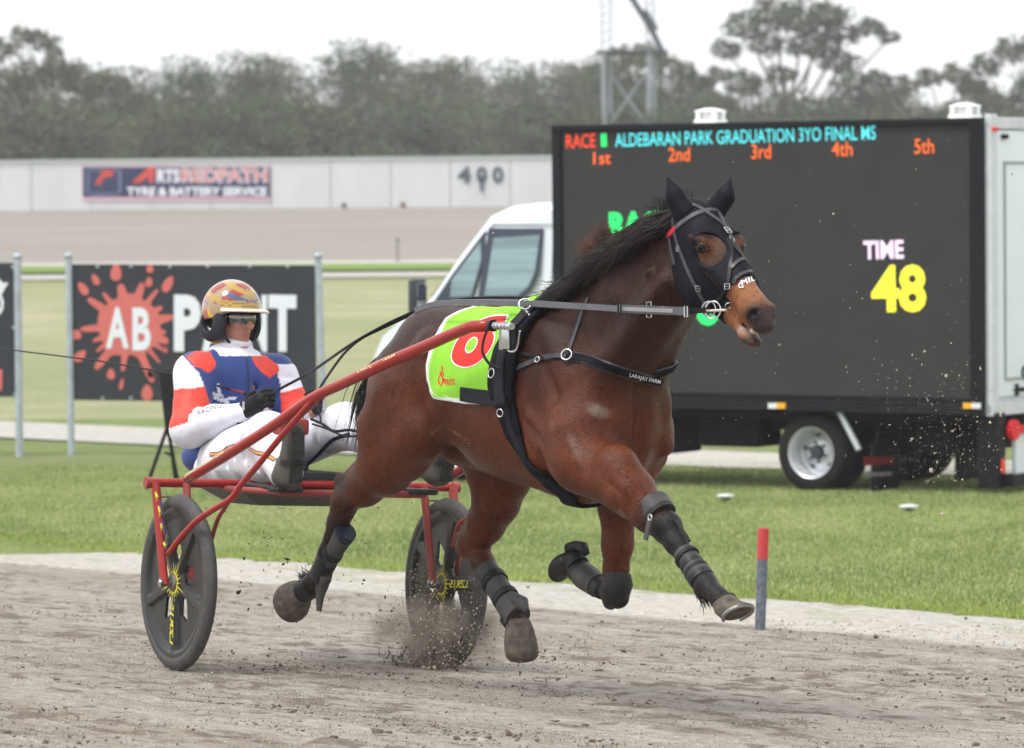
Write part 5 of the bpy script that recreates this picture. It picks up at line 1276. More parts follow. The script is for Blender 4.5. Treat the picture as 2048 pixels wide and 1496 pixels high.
for (x, y, wd, ht, nm) in ((1356, 497, .008, .010, 'buckle'), (1397, 577, .010, .009, 'buckle'), (1455, 573, .010, .009, 'buckle'), (1455, 461, .013, .012, 'buckle'), (1463, 478, .012, .008, 'buckle')):
    h = HB.px(x, y, .009)
    if h is None: continue
    c, n_ = h; t = (HF.u - n_ * HF.u.dot(n_)).normalized(); s_ = t.cross(n_)
    b = MB(); b.tube([c + t * (ht * i) + s_ * (wd * j) for i, j in ((1, 1), (1, -1), (-1, -1), (-1, 1))], .0022, 5, closed=True); b.tube([c + t * ht * 0 - s_ * wd, c + s_ * wd], .0018, 5); b.build(nm, M_STL, horse)
# white lettering and arc on the hood nose
def letter_surf(name, s, bl, br, tl, surf, m, parent, off=.002, bold=.02, maxlen=.08, slant=0.0):
    V, F, _ = text2d(s, bold); V, F = subdiv2d([tuple(map(float, v)) for v in V], F, maxlen)
    W = []; bad = set()
    for i, (x, y) in enumerate(V):
        px = bl[0] + (br[0] - bl[0]) * x + (tl[0] - bl[0]) * y; py = bl[1] + (br[1] - bl[1]) * x + (tl[1] - bl[1]) * y
        h = surf.px(px, py, off)
        if h is None: bad.add(i); W.append(CAM)
        else: W.append(h[0])
    F = [f for f in F if not (set(f) & bad)]
    b = MB(); b.add(W, F); return b.build(name, m, parent)
M_WL = mat('letter_white', (.75, .76, .78), .6)
letter_surf('lettering', 'HIL', (1484, 572), (1512, 560), (1481, 561), HB, M_WL, horse, .003)
P, N = hits([(1494, 560), (1484, 563), (1478, 570), (1480, 575), (1488, 574)], .003, HB, 12); b = MB(); b.strap(P, N, .004, .001); b.build('lettering', M_WL, horse)

# ---- (u, phi) draping round the trunk
def trunk_pt(u, phi, off, sf=None):
    d = HF.l * math.sin(phi) + HF.u * math.cos(phi); c = HF.w(u, 0, 1.16); o = c + d * .8
    h, n, i, t = (sf or TRUNK).b.ray_cast(o, -d)
    if h is None: return c + d * .3, d
    return h + n * off, n
def uphi(px, py):
    h = TRUNK.px(px, py, 0.0, .3); L = HF.loc(h[0]); return L.x, math.atan2(-L.y, L.z - 1.16)   # phi>0 on the near side
def drape(name, rows, m, parent, off=.004, th=.005, nu=12, attrs=None, colfn=None, sf=None):
    """rows: list of (phi, u0, u1) phi signed, near side negative"""
    V = []; nr = len(rows)
    for (phi, u0, u1) in rows:
        for k in range(nu + 1):
            p, n = trunk_pt(u0 + (u1 - u0) * k / nu, phi, off, sf); V.append((p, n))
    top = [p + n * th for p, n in V]; bot = [p for p, n in V]; W = top + bot; N_ = len(top); F = []
    for i in range(nr - 1):
        for k in range(nu):
            a = i * (nu + 1) + k; q = (a, a + 1, a + nu + 2, a + nu + 1); F.append(q); F.append(tuple(x + N_ for x in q[::-1]))
    rim = [k for k in range(nu + 1)] + [(i + 1) * (nu + 1) + nu for i in range(nr - 1)] + [(nr - 1) * (nu + 1) + k for k in range(nu - 1, -1, -1)] + [i * (nu + 1) for i in range(nr - 2, 0, -1)]
    for i in range(len(rim)): a, c = rim[i], rim[(i + 1) % len(rim)]; F.append((c, a, a + N_, c + N_))
    at = None
    if colfn is not None:
        C = np.array([colfn(i, k) for i in range(nr) for k in range(nu + 1)]); C = np.concatenate([C, C]); at = {'Col': ('FLOAT_COLOR', np.concatenate([C, np.ones((len(C), 1))], 1))}
    bm = bmesh.new(); vs = [bm.verts.new(p) for p in W]
    for f in F:
        try: bm.faces.new([vs[i] for i in f])
        except ValueError: pass
    bmesh.ops.recalc_face_normals(bm, faces=bm.faces[:]); bm.verts.index_update(); F2 = [tuple(v.index for v in f.verts) for f in bm.faces]; bm.free()
    o = link_mesh(name, W, F2, m, parent, smooth=True, attrs=at)
    return o, np.array([tuple(p) for p in W]), F2
# saddlecloth
rear = [uphi(*p) for p in ((893, 640), (876, 668), (862, 700), (856, 730), (858, 762), (868, 784), (884, 796), (905, 802), (935, 806))]
phs = [r[1] for r in rear]; us = [r[0] for r in rear]
pm = uphi(990, 808)[1]; front_u = uphi(1010, 720)[0] + .03
phs = np.array([0.0] + phs); us = np.array([us[0] + .06] + us); o_ = np.argsort(phs); phs, us = phs[o_], us[o_]
pmax = max(pm, phs[-1] + .01)
rows = []
for ph in np.linspace(-1, 1, 121):
    ph_ = abs(ph) * pmax; rows.append((-ph * pmax * 1.0, float(np.interp(ph_, phs, us)), front_u))
def wrinkle(i, k): return 0
NU = 44
def clothcol(i, k):
    ph, u0, u1 = rows[i]; u = u0 + (u1 - u0) * k / NU; d1 = (u - u0) * 1.0; d2 = (pmax - abs(ph)) * .30
    # distance to rear outline
    dd = min(d2, min(math.hypot(u - float(np.interp(abs(ph) + t, phs, us)), t * .30) for t in (-.12, -.06, 0, .06, .12)))
    return (.80, .82, .80) if dd < .019 else (.255, .60, .045)
M_CLOTH = mat('saddlecloth', (.3, .6, .05), .75, 18, .06, attr='Col', bump=.004, bscale=9, spec=.2)
cloth, cW, cF = drape('saddlecloth', rows, M_CLOTH, horse, .006, .004, NU, colfn=clothcol, sf=BODY)
CS = Surf(cW, [f for f in cF if len(f) == 4])
M_RED6 = mat('number_red', (.66, .035, .03), .7)
six = [(948, 150), (900, 152), (850, 158), (800, 176), (745, 208), (695, 250), (655, 300), (632, 350), (626, 395), (640, 425), (668, 442), (705, 449), (750, 438), (795, 410), (832, 368), (862, 318), (872, 272), (866, 240), (905, 225), (930, 200)]
def sixring(o, kc, ki, m, off):
    cx_, cy_ = 740., 322.; P = []
    for x, y in six: P.append((cx_ + (x - cx_) * kc, cy_ + (y - cy_) * kc))
    P = [(p.x, p.y) for p in spline([(x, y, 0) for x, y in P] + [(P[0][0], P[0][1], 0)], 90)]; V = []; F = []; n_ = len(P)
    for (x, y) in P:
        a = math.atan2(y - cy_, x - cx_); ix, iy = cx_ + ki * (36 * math.cos(a) + 10 * -math.sin(a)), cy_ + ki * (47 * math.sin(a) - 12 * math.cos(a))
        for t in (0, .33, .66, 1): q = (ix + (x - ix) * t, iy + (y - iy) * t); V.append(CS.px(690 + q[0] * .3418, 580 + q[1] * .3418, off)[0])
    for i in range(n_ - 1):
        for k in range(3): F.append((i * 4 + k, i * 4 + k + 1, (i + 1) * 4 + k + 1, (i + 1) * 4 + k))
    b = MB(); b.add(V, F); return b.build('number', m, cloth)
sixring(0, 1.055, .84, mat('number_white', (.8, .82, .78), .7), .002); sixring(0, 1.0, 1.0, M_RED6, .0035)
letter_surf('lettering', 'TROTS', (889, 771), (910, 770), (889, 758), CS, M_RED6, cloth, .002, .03, .2)
for pts in ([(884, 732), (885, 742), (882, 748)], [(880, 744), (884, 752), (888, 746)], [(884, 752), (886, 762), (881, 772)], [(886, 756), (890, 766)], [(880, 750), (877, 760), (879, 768)]):
    P, N = hits(pts, .001, CS, 8); b = MB(); b.strap(P, N, .008, .001); b.build('emblem', M_RED6, cloth)
# saddle pad and girth, running right round the trunk
def band(name, pts, wds, m, off, th, nu=5, full=True, parent=None):
    q = [uphi(x, y) for x, y in pts]; ph = np.array([a[1] for a in q]); uu = np.array([a[0] for a in q]); o_ = np.argsort(ph); ph, uu, ww = ph[o_], uu[o_], np.array(wds)[o_]
    rr = []
    lim = ph[-1]
    for t in np.linspace(-1, 1, 60):
        a = abs(t) * lim; u = float(np.interp(a, ph, uu)); w_ = float(np.interp(a, ph, ww)); rr.append((-t * lim, u - w_ / 2, u + w_ / 2))
    return drape(name, rr, m, parent or horse, off, th, nu)[0]
sp_pts = [(1062, 640), (1040, 665), (1022, 700), (1014, 740), (1012, 775), (1016, 800)]
band('saddle_pad', sp_pts, [.10, .13, .14, .14, .13, .10], M_PAD, .010, .022)
band('saddle_strap', sp_pts + [(1014, 812)], [.05, .05, .05, .05, .05, .05, .05], M_WEB, .034, .005, 3)
g_pts = [(1016, 800), (1022, 830), (1036, 870), (1050, 905), (1078, 945), (1110, 972), (1135, 986)]
q = [uphi(x, y) for x, y in g_pts]
rr = []
ph = np.array([a[1] for a in q] + [math.pi]); uu = np.array([a[0] for a in q] + [q[-1][0] - .10])
for t in np.linspace(0, 1, 60):
    a = ph[0] - .05 + (2 * math.pi - 2 * ph[0] + .1) * t; aa = a if a <= math.pi else 2 * math.pi - a; rr.append((-a, float(np.interp(aa, ph, uu)) - .045, float(np.interp(aa, ph, uu)) + .045))
drape('girth', rr, M_PAD, horse, .005, .012, 4)
strap('girth_strap', [(1012, 800), (1016, 825), (1022, 852), (1034, 880), (1044, 900)], .030, .006, M_WEB, horse, BODY, 16, off=.020)
band_o = strap('surcingle', [(924, 788), (950, 792), (980, 796), (1012, 806)], .055, .006, M_WEB, horse, BODY, 14, off=.012)
ringpx(1012, 824, .014, .0028, .034, base=BODY.px(1012, 824)); ringpx(1000, 750, .017, .0028, .040, base=BODY.px(1000, 750))
# hip strap over the croup
rr = []
b = MB(); P = []; N = []
for u in np.linspace(-1.02, .02, 26):
    p, n = trunk_pt(u, -.02, .006); P.append(p); N.append(n)
b.strap(P, N, .035, .006); b.build('back_strap', M_WEB, horse, auto=40)
for (x, y) in ((930, 602), (1002, 600)):
    L = HF.loc(BODY.px(x, y + 14, 0, .3)[0]); p, n = trunk_pt(L.x + .05, -.10, .012); b = MB(); b.ring(p, n, .020, .004, 18, 6); b.box(p + n * .004, (.03, .012, .004), [HF.f, HF.l, n]); b.build('buckle', M_STL, horse)
# breast strap and neck strap
def breast(name, pts, wd, th, m, off):
    P, N = hits(pts, off, BODY, 32); n_ = len(P); b = MB(); b.strap(mirror(P[:18]), mirN(N[:18]), wd, th); b.build(name, m, horse, auto=40)
    b = MB(); b.strap(P, N, wd, th); return b.build(name, m, horse, auto=40)
bp_ = [(1136, 712), (1170, 718), (1203, 729), (1240, 741), (1271, 751), (1292, 757), (1308, 761), (1322, 764)]
breast('breast_strap', bp_, .040, .006, M_LEATHG, .004); breast('breast_pad', bp_, .032, .005, M_PAD, .009)
letter_surf('lettering', 'LARAJAY FARM', (1257, 754), (1318, 769), (1259, 744), BODY, M_WL, horse, .020, .015, .12)
strap('breast_tug', [(1012, 744), (1032, 738), (1056, 727), (1085, 716), (1110, 712), (1132, 712)], .020, .005, M_LEATHG, horse, BODY, 18, True, off=.006)
strap('breast_tug', [(1010, 700), (1030, 704), (1052, 708), (1078, 714), (1090, 718)], .012, .004, M_LEATH, horse, BODY, 12, True, off=.010)
strap('neck_strap', [(1136, 708), (1148, 675), (1160, 640), (1168, 615), (1178, 596)], .016, .004, M_LEATHG, horse, BODY, 18, True, off=.004)
ringpx(1136, 712, .020, .0035, .014, base=BODY.px(1136, 712)); ringpx(1078, 721, .010, .0025, .012, base=BODY.px(1078, 721))

# ---- leg boots, bell boots, hooves
M_BOOT = mat('boot_black', (.007, .007, .010), .5, 22, .4, c2=(.030, .027, .025), cspread=.2, spec=.3); M_BOOTG = mat('boot_grey', (.030, .032, .040), .5, 18, .3, c2=(.085, .078, .070), cspread=.18)
M_DUST = mat('dusty_rubber', (.13, .108, .086), .85, 30, .3, c2=(.060, .052, .045), cspread=.1, bump=.002); M_HOOF = mat('hoof_horn', (.09, .08, .07), .6, 40, .3)
def W(t): return HF.w(*t)
def boot(name, P, R, m, flat=None, n=18, up=None, parent=None):
    if name in ('shin_boot', 'boot_strap'): R = [r * .90 for r in R]
    b = MB(); b.tube([W(p) for p in P], R, n, True, flat, up); return b.build(name, m, parent or horse, auto=45)
# near fore: knee band with hanging strap, two wrapped shin boots
kb = [H(1306, 1018, -.108), H(1316, 1030, -.106), H(1330, 1046, -.102)]
boot('knee_boot', [H(1304, 1012, -.108), H(1318, 1030, -.106)], [.067, .062], M_BOOTG)
boot('knee_boot', [H(1317, 1029, -.106), H(1322, 1035, -.104)], [.065, .062], M_BOOT)
b = MB(); P = [HF.at(1352 - 4 * i, 1018 + 0 * i, -.15) for i in range(1)]
b.tube([HF.at(1325, 1028, -.13), HF.at(1352, 1042, -.10), HF.at(1372, 1070, -.09), HF.at(1379, 1082, -.09)], .006, 6); b.build('boot_strap', M_BOOT, horse)
b = MB(); sP = [HF.at(1301, 1030, -.175), HF.at(1299, 1046, -.18), HF.at(1296, 1062, -.185), HF.at(1292, 1080, -.19)]; b.strap(sP, [-HF.l] * 4, .024, .006); b.build('boot_strap', M_BOOTG, horse)
b = MB(); b.ring(HF.at(1300, 1035, -.185), -HF.l, .011, .0028, 14, 6); b.build('buckle', M_STL, horse)
boot('shin_boot', [H(1366, 1103, -.095), H(1372, 1112, -.093), H(1384, 1128, -.09)], [.042, .045, .042], M_BOOTG)
boot('shin_boot', [H(1382, 1126, -.09), H(1386, 1133, -.09)], [.048, .048], M_BOOT)
boot('shin_boot', [H(1386, 1132, -.09), H(1395, 1145, -.088), H(1401, 1153, -.086)], [.045, .050, .048], M_BOOTG)
boot('shin_boot', [H(1399, 1151, -.086), H(1405, 1160, -.085)], [.052, .051], M_BOOT)
def hoof(name, c, ax_, toe, rt, rb, h, m, rim=None, n=28, shoe=True, parent=None, round_=False, ribs=0):
    c = Vector(c); ax_ = Vector(ax_).normalized(); toe = Vector(toe); toe = (toe - ax_ * toe.dot(ax_)).normalized(); sd_ = ax_.cross(toe)
    prof = [(rt * .86, 0, 0), (rt, .06, .0), (rt + (rb - rt) * .5, .5, .012), (rb, .93, .024), (rb, 1.0, .026)]
    if round_: prof = [(rt * .8, -.08, 0), (rt, 0, 0), (rt + (rb - rt) * .45, .22, .002), (rb * .96, .5, .006), (rb, .72, .010), (rb * .93, .88, .012), (rb * .70, .98, .012), (rb * .3, 1.02, .012)]
    b = MB(); V = []
    for (r, t, sh) in prof:
        for k in range(n):
            a = 2 * math.pi * k / n; rr = r * (1 + (.085 * math.cos(ribs * a) * math.exp(-((t - .25) / .25) ** 2) if ribs else 0)); rx = rr * (1.12 if math.cos(a) > 0 else .92)
            V.append(c + ax_ * (h * t) + toe * (math.cos(a) * rx + sh * 2 * (t if not round_ else .5)) + sd_ * (math.sin(a) * rr))
    F = []
    for i in range(len(prof) - 1):
        for k in range(n): F.append((i * n + k, (i + 1) * n + k, (i + 1) * n + (k + 1) % n, i * n + (k + 1) % n))
    F.append(tuple((len(prof) - 1) * n + k for k in range(n))[::-1]); F.append(tuple(range(n)))
    b.add(V, F); o = b.build(name, m, parent or horse, auto=50)
    if shoe:
        b = MB(); sc_ = c + ax_ * (h * 1.02) + toe * .052
        pts = [sc_ + toe * (math.cos(a) * rb * .98 - .0) + sd_ * (math.sin(a) * rb * .93) for a in np.linspace(-2.5, 2.5, 24)]
        b.tube(pts, .008, 6, flat=.8); b.build('horseshoe', mat('shoe_steel', (.28, .27, .26), .45, metal=.7), o)
    return o
nf = Vector(W(H(1446, 1200, -.085))); sole = Vector(W(H(1458, 1233, -.085)))
hoof('bell_boot', nf, (sole - nf), HF.f * .9 - HF.u * .05 + (W(H(1497, 1222, -.085)) - W(H(1432, 1246, -.085))) * 1.0, .042, .058, .080, M_DUST)
b = MB(); b.ring(nf, sole - nf, .040, .007, 22, 6); b.build('bell_boot', M_BOOT, horse)
# fetlock feather
def hair(name, roots, fn, n, r, seg, m, parent, seed=1):
    g = random.Random(seed); mb = MB()
    for i in range(n):
        P = fn(g, i / n); mb.tube(P, [r * g.uniform(.7, 1.2) * (1 - .8 * k / (len(P) - 1)) for k in range(len(P))], 3, False)
    return mb.build(name, m, parent, smooth=True)
M_HAIR = mat('mane_black', (.010, .007, .007), .45, 8, .4, spec=.3); M_HAIRB = mat('mane_brown', (.085, .034, .022), .5, 8, .4)
def feather(px, py, l_, dx, dy, n=70, s=.02):
    def fn(g, t):
        a = Vector(W(H(px, py, l_))) + Vector([g.gauss(0, s * .5) for _ in range(3)]); d = (Vector(W(H(px + dx, py + dy, l_))) - Vector(W(H(px, py, l_))))
        return [a, a + d * .5 + Vector([g.gauss(0, s * .3) for _ in range(3)]), a + d * g.uniform(.7, 1.15) + Vector([g.gauss(0, s * .5) for _ in range(3)])]
    return hair('fetlock_hair', None, fn, n, .003, 3, M_HAIR, horse, int(px))
feather(1402, 1182, -.085, 12, 26); feather(617, 1160, -.165, -14, -10, 60, .018)
# near hind: tall boot with flap, ribbed bell boot
boot('shin_boot', [H(688, 1066, -.16), H(676, 1090, -.16), H(660, 1112, -.16), H(646, 1140, -.162)], [.055, .046, .044, .044], M_BOOTG, .8)
boot('shin_boot', [H(692, 1060, -.16), H(686, 1073, -.16)], [.060, .054], mat('boot_rim', (.012, .020, .032), .5), .75)
boot('shin_boot', [H(657, 1112, -.16), H(646, 1138, -.162), H(640, 1158, -.163)], [.046, .046, .050], M_BOOT)
boot('shin_boot', [H(650, 1148, -.165), H(643, 1168, -.166), H(640, 1192, -.168), H(638, 1222, -.17)], [.040, .044, .026, .015], M_BOOTG, .6)
pa_ = Vector(W(H(622, 1174, -.168))); pb_ = Vector(W(H(566, 1206, -.18)))
boot('bell_boot', [H(626, 1172, -.167), H(606, 1183, -.172)], [.048, .046], M_BOOT)
hoof('bell_boot', Vector(W(H(604, 1184, -.172))), pb_ - pa_, HF.f * .2 - HF.u, .044, .078, .125, M_DUST, shoe=False, round_=True, ribs=18)
# far hind
boot('shin_boot', [H(955, 1112, .15), H(972, 1140, .15), H(1000, 1182, .15), H(1020, 1215, .15), H(1036, 1236, .15)], [.058, .056, .056, .058, .064], M_BOOTG, .9)
boot('shin_boot', [H(1010, 1190, .15), H(1045, 1208, .15), H(1054, 1222, .15)], [.03, .035, .012], M_BOOTG, .8)
boot('shin_boot', [H(1024, 1232, .15), H(1030, 1244, .15)], [.056, .050], M_BOOT)
hoof('bell_boot', Vector(W(H(1037, 1243, .15))), Vector(W(H(1039, 1320, .15))) - Vector(W(H(1036, 1246, .15))), HF.f, .044, .064, .152, M_DUST, shoe=False, round_=True, ribs=16)
def bands(pts, R, m):
    for (p, q) in pts: boot('boot_strap', [p, q], [R, R], m, .95)
M_BAND = mat('boot_band', (.018, .018, .022), .6, 30, .3)
bands([(H(985, 1158, .15), H(992, 1168, .15)), (H(1008, 1192, .15), H(1014, 1201, .15))], .0605, M_BAND)
bands([(H(668, 1102, -.16), H(663, 1110, -.16)), (H(655, 1122, -.161), H(650, 1131, -.161))], .0475, M_BAND)
bands([(H(1372, 1112, -.093), H(1376, 1117, -.092)), (H(1391, 1140, -.089), H(1395, 1145, -.088))], .0525, M_BAND)
# far fore: knee cup, shin boot, raised hoof
boot('knee_boot', [H(1238, 1146, .115), H(1236, 1165, .11), H(1228, 1190, .115), H(1218, 1212, .12)], [.044, .056, .056, .022], M_BOOT, .85)
b = MB(); b.cyl(W(H(1212, 1112, .085)), -HF.l + HF.f * .2, .014, .012, 14); b.build('boot_stud', M_BOOTG, horse)
boot('shin_boot', [H(1208, 1180, .14), H(1190, 1168, .145), H(1170, 1152, .15), H(1155, 1140, .155)], [.042, .050, .054, .050], M_BOOT)
boot('shin_boot', [H(1196, 1172, .142), H(1172, 1154, .148), H(1166, 1149, .150)], [.050, .0565, .055], M_BOOTG)
ff0 = Vector(W(H(1152, 1128, .15))); ff1 = Vector(W(H(1118, 1098, .15)))
boot('bell_boot', [H(1156, 1132, .152), H(1146, 1118, .15)], [.044, .046], M_BOOT)
hoof('bell_boot', ff0, (ff1 - ff0), -HF.f * .3 - HF.u * .8, .044, .058, .085, M_BOOT, shoe=False, round_=False)
b = MB(); P = [W(H(1140, 1098, .15)), W(H(1152, 1092, .15)), W(H(1166, 1094, .15)), W(H(1172, 1108, .15))]; b.tube(P, [.026, .022, .022, .015], 10); b.build('bell_boot', M_BOOT, horse, smooth=True)

# ---- mane and tail
crest = spline([(.80, 0, 1.805), (.70, 0, 1.800), (.57, 0, 1.762), (.42, 0, 1.708), (.27, 0, 1.632), (.12, 0, 1.552), (-.02, 0, 1.500)], 60)
LK = [(random.gauss(0, 1), random.gauss(0, 1), random.gauss(0, 1), random.random()) for _ in range(46)]
def mane_fn(g, t):
    k = min(59, int(59 * g.random() ** .95)); r = crest[k]; s_ = k / 59.0; lk = LK[min(45, int((s_ + g.gauss(0, .008)) * 45) % 46)]
    L = (.15 + .20 * s_ ** .7) * g.uniform(.55, 1.15); side_ = -.05 - .11 * g.random(); up_l = (.004 + .016 * math.sin(min(1, s_ * 1.3) * math.pi)) * g.uniform(.3, 1.3)
    if g.random() < .35: side_ *= -.5
    p0 = np.array(r) + np.array([0, g.gauss(0, .010), -.012]); d = np.array([-.72, 0, -.50 - .12 * s_]); w_ = g.gauss(0, .02)
    L = L * (.8 + .45 * lk[3]); p1 = p0 + np.array([-.25 * L, side_ * .25, up_l + .006 * lk[0]]); p2 = p0 + d * L * .55 + np.array([.01 * lk[2], side_ * .75 + .012 * lk[1], up_l * 1.1 + w_ * .5 + .014 * lk[0]]); p3 = p0 + d * L + np.array([w_ * .6 - .04 * s_, side_ * 1.0 + w_ * .6 + .022 * lk[1], .10 * s_ ** 2 + w_ * .9 + .024 * lk[2]])
    return [Vector(HF.w(*p)) for p in spline([p0, p1, p2, p3], 7)]
hair('mane', None, mane_fn, 3100, .0026, 7, M_HAIR, horse, 5); hair('mane', None, mane_fn, 750, .0022, 7, mat('mane_sheen', (.060, .038, .032), .45, 8, .4, spec=.3), horse, 15)  # second set: brown-grey strands put sheen variation into the hair colour
def tuft_fn(g, t):
    r = crest[int(34 + 11 * g.random())]; L = .15 * g.uniform(.5, 1.1); p0 = np.array(r) + np.array([-.02, -.01, 0.02]); a = g.gauss(2.2, .28)
    p3 = p0 + np.array([math.cos(a) * L * .9, g.gauss(-.02, .02), math.sin(a) * L * .75]); return [Vector(HF.w(*p)) for p in spline([p0, (p0 + p3) / 2 + np.array([g.gauss(0, .01), 0, .02]), p3], 5)]
hair('mane', None, tuft_fn, 260, .0018, 5, M_HAIRB, horse, 6)
def fly_fn(g, t):
    r = crest[int(2 + 20 * g.random())]; L = .14 * g.uniform(.4, 1.2); p0 = np.array(r); a = g.gauss(2.0, .45)
    p3 = p0 + np.array([math.cos(a) * L, g.gauss(0, .03), math.sin(a) * L * .7]); return [Vector(HF.w(*p)) for p in spline([p0, (p0 + p3) / 2 + np.array([g.gauss(0, .02), 0, .03]), p3], 6)]
hair('mane', None, fly_fn, 220, .0011, 6, M_HAIR, horse, 7)
def tail_fn(g, t):
    p0 = np.array([-1.06 + g.gauss(0, .012), g.gauss(-.01, .02), 1.335 + g.gauss(0, .02)]); e = g.uniform(.5, 1.0); sx = g.gauss(0, .035); sy = g.gauss(-.03, .035)
    P = [p0, p0 + np.array([-.06, -.02, -.03]), p0 + np.array([-.13 + sx * .4, sy - .03, -.13]), p0 + np.array([-.155 + sx * .7, sy * 1.2 - .05, -.12 - .16 * e]), p0 + np.array([-.13 + sx * 1.1, sy * 1.5 - .06, -.12 - .30 * e])]
    return [Vector(HF.w(*p)) for p in spline(P, 9)]
hair('tail', None, tail_fn, 900, .0034, 9, M_HAIR, horse, 8)
# ================================================================ SULKY
SF = Frame((-.825, 18.28, 0), (.462, -.887, 0), (.887, .462, -.0417))
def J(px, py, l=0.0): return tuple(SF.L(px, py, l))
def jw(px, py, l=0.0): return SF.at(px, py, l)
sulky = empty('sulky', mat=SF.mat, label='red framed two-wheeled racing sulky with dark moulded disc wheels behind the horse', cat='sulky')
M_SRED = mat('sulky_red', (.36, .014, .012), .30, 7, .18, coat=.15, spec=.25, c2=(.27, .035, .028), cspread=.22); M_SREDD = mat('sulky_red_dusty', (.34, .035, .032), .5, 9, .2, c2=(.30, .10, .085), cspread=.2)
M_WHL = mat('wheel_moulded', (.010, .010, .013), .30, 9, .25, c2=(.036, .034, .032), cspread=.2, spec=.4); M_TYRE = mat('tyre_rubber', (.050, .050, .054), .6, 30, .3, c2=(.10, .095, .09), cspread=.2, bump=.001)
M_YEL = mat('decal_yellow', (.72, .66, .06), .6); M_HUB = mat('hub_alloy', (.20, .18, .16), .5, 30, .3, metal=.5)
def wheel(lc, ang0, inner_dir, letters):
    c = SF.w(0, lc, .355); R = .355; NP, NR = 240, 44
    rs = np.concatenate([np.linspace(.030, .25, 34), np.linspace(.255, .308, 10)]); ph = np.linspace(0, 2 * np.pi, NP + 1)[:-1]
    Rg, Pg = np.meshgrid(rs, ph, indexing='ij')
    sm = lambda x, a, b_: (lambda t: t * t * (3 - 2 * t))(np.clip((x - a) / (b_ - a), 0, 1))
    sp_ = np.zeros_like(Rg); hole = np.zeros_like(Rg, bool)
    for k in range(5):
        a = ang0 + k * 2 * np.pi / 5; d = Rg * np.sin(Pg - a); ok = np.cos(Pg - a) > 0; wv = .015 + .05 * np.clip(.09 - Rg, 0, 1) + .06 * np.clip(Rg - .21, 0, 1)
        sp_ = np.maximum(sp_, np.where(ok, 1 - sm(np.abs(d), wv, wv + .011), 0))
        am = a + np.pi / 5; dm = Rg * ((Pg - am + np.pi) % (2 * np.pi) - np.pi); hw = np.minimum(Rg * .628 - .026, .075 - .62 * (Rg - .080)); hole |= (Rg > .078) & (Rg < .185) & (np.abs(dm) < hw)
    sp_ = np.maximum(sp_, 1 - sm(Rg, .055, .075)); rimv = sm(Rg, .255, .285); h = .006 + np.maximum(.015 * sp_, .016 * rimv)
    V = []; F = []
    for s_ in (-1, 1):
        n0 = len(V) and len(V[0]); P = np.stack([Rg * np.cos(Pg), s_ * h, Rg * np.sin(Pg)], -1).reshape(-1, 3); V.append(P)
    N1 = NR * NP
    hc = hole[:-1] & hole[1:] & np.roll(hole, -1, 1)[:-1] & np.roll(hole, -1, 1)[1:]
    for i in range(NR - 1):
        for k in range(NP):
            k2 = (k + 1) % NP
            if hc[i, k]: 
                continue
            q = (i * NP + k, i * NP + k2, (i + 1) * NP + k2, (i + 1) * NP + k); F.append(q); F.append(tuple(x + N1 for x in q[::-1]))
            for (ii, kk, e) in ((i + 1, k, ((i + 1) * NP + k, (i + 1) * NP + k2)), (i - 1, k, (i * NP + k, i * NP + k2)), (i, (k + 1) % NP, (i * NP + k2, (i + 1) * NP + k2)), (i, (k - 1) % NP, (i * NP + k, (i + 1) * NP + k))):
                if 0 <= ii < NR - 1 and hc[ii, kk]: F.append((e[0], e[1], e[1] + N1, e[0] + N1))
    V = np.concatenate(V); Wd = np.array(c) + V[:, :1] * np.array(SF.f) + V[:, 1:2] * np.array(SF.l) + V[:, 2:3] * np.array(SF.u)
    wh = link_mesh('wheel', Wd, F, M_WHL, sulky, smooth=False, auto=35)
    b = MB(); b.lathe(c, SF.l, [(.300, -.020), (.306, -.024), (.318, -.026), (.338, -.022), (.350, -.012), (.355, 0), (.350, .012), (.338, .022), (.318, .026), (.306, .024), (.300, .020), (.300, -.020)], 96); b.build('tyre', M_TYRE, wh, auto=60)
    for s_ in (-1, 1):
        if s_ != inner_dir: pass
        b = MB(); b.lathe(c + SF.l * (s_ * .022), SF.l * s_, [(.036, -.01), (.036, .006), (.030, .012), (.018, .014), (.016, .030), (.001, .032)], 28); b.build('hub', M_HUB, wh, auto=40)
    s_ = -1; face = c + SF.l * (s_ * .0235)
    b = MB(); b.lathe(face, SF.l * s_, [(.038, 0), (.047, 0)], 40)
    g = random.Random(int(ang0 * 10))
    for k in range(20):
        a = k * 2 * math.pi / 20 + ang0; L_ = .052 + (.075 if k % 4 == 0 else .020 + .01 * g.random()); wv = .0035
        d = SF.f * math.cos(a) + SF.u * math.sin(a); t = SF.l.cross(d)
        lim = L_
        b.add([face + d * .045 - t * wv, face + d * .045 + t * wv, face + d * lim], [(0, 1, 2)])
    b.build('sun_decal', M_YEL, wh)
    a = letters; d = SF.f * math.cos(a) + SF.u * math.sin(a); t = -(SF.l.cross(d)); 
    b = MB(); q = face; letter_quad(b, 'LZR15', q + d * .240 - t * .016, q + d * .080 - t * .016, q + d * .240 + t * .016, -SF.l, off=.0006, bold=.02, slant=-.05)
    b.build('lettering', M_YEL, wh)
    # valve bulge
    a = ang0 + 2.2; d = SF.f * math.cos(a) + SF.u * math.sin(a)
    return wh
wheel(-.60, -math.pi / 2, 1, -math.pi / 2)
wheel(.60, 0.05, -1, 0.05)
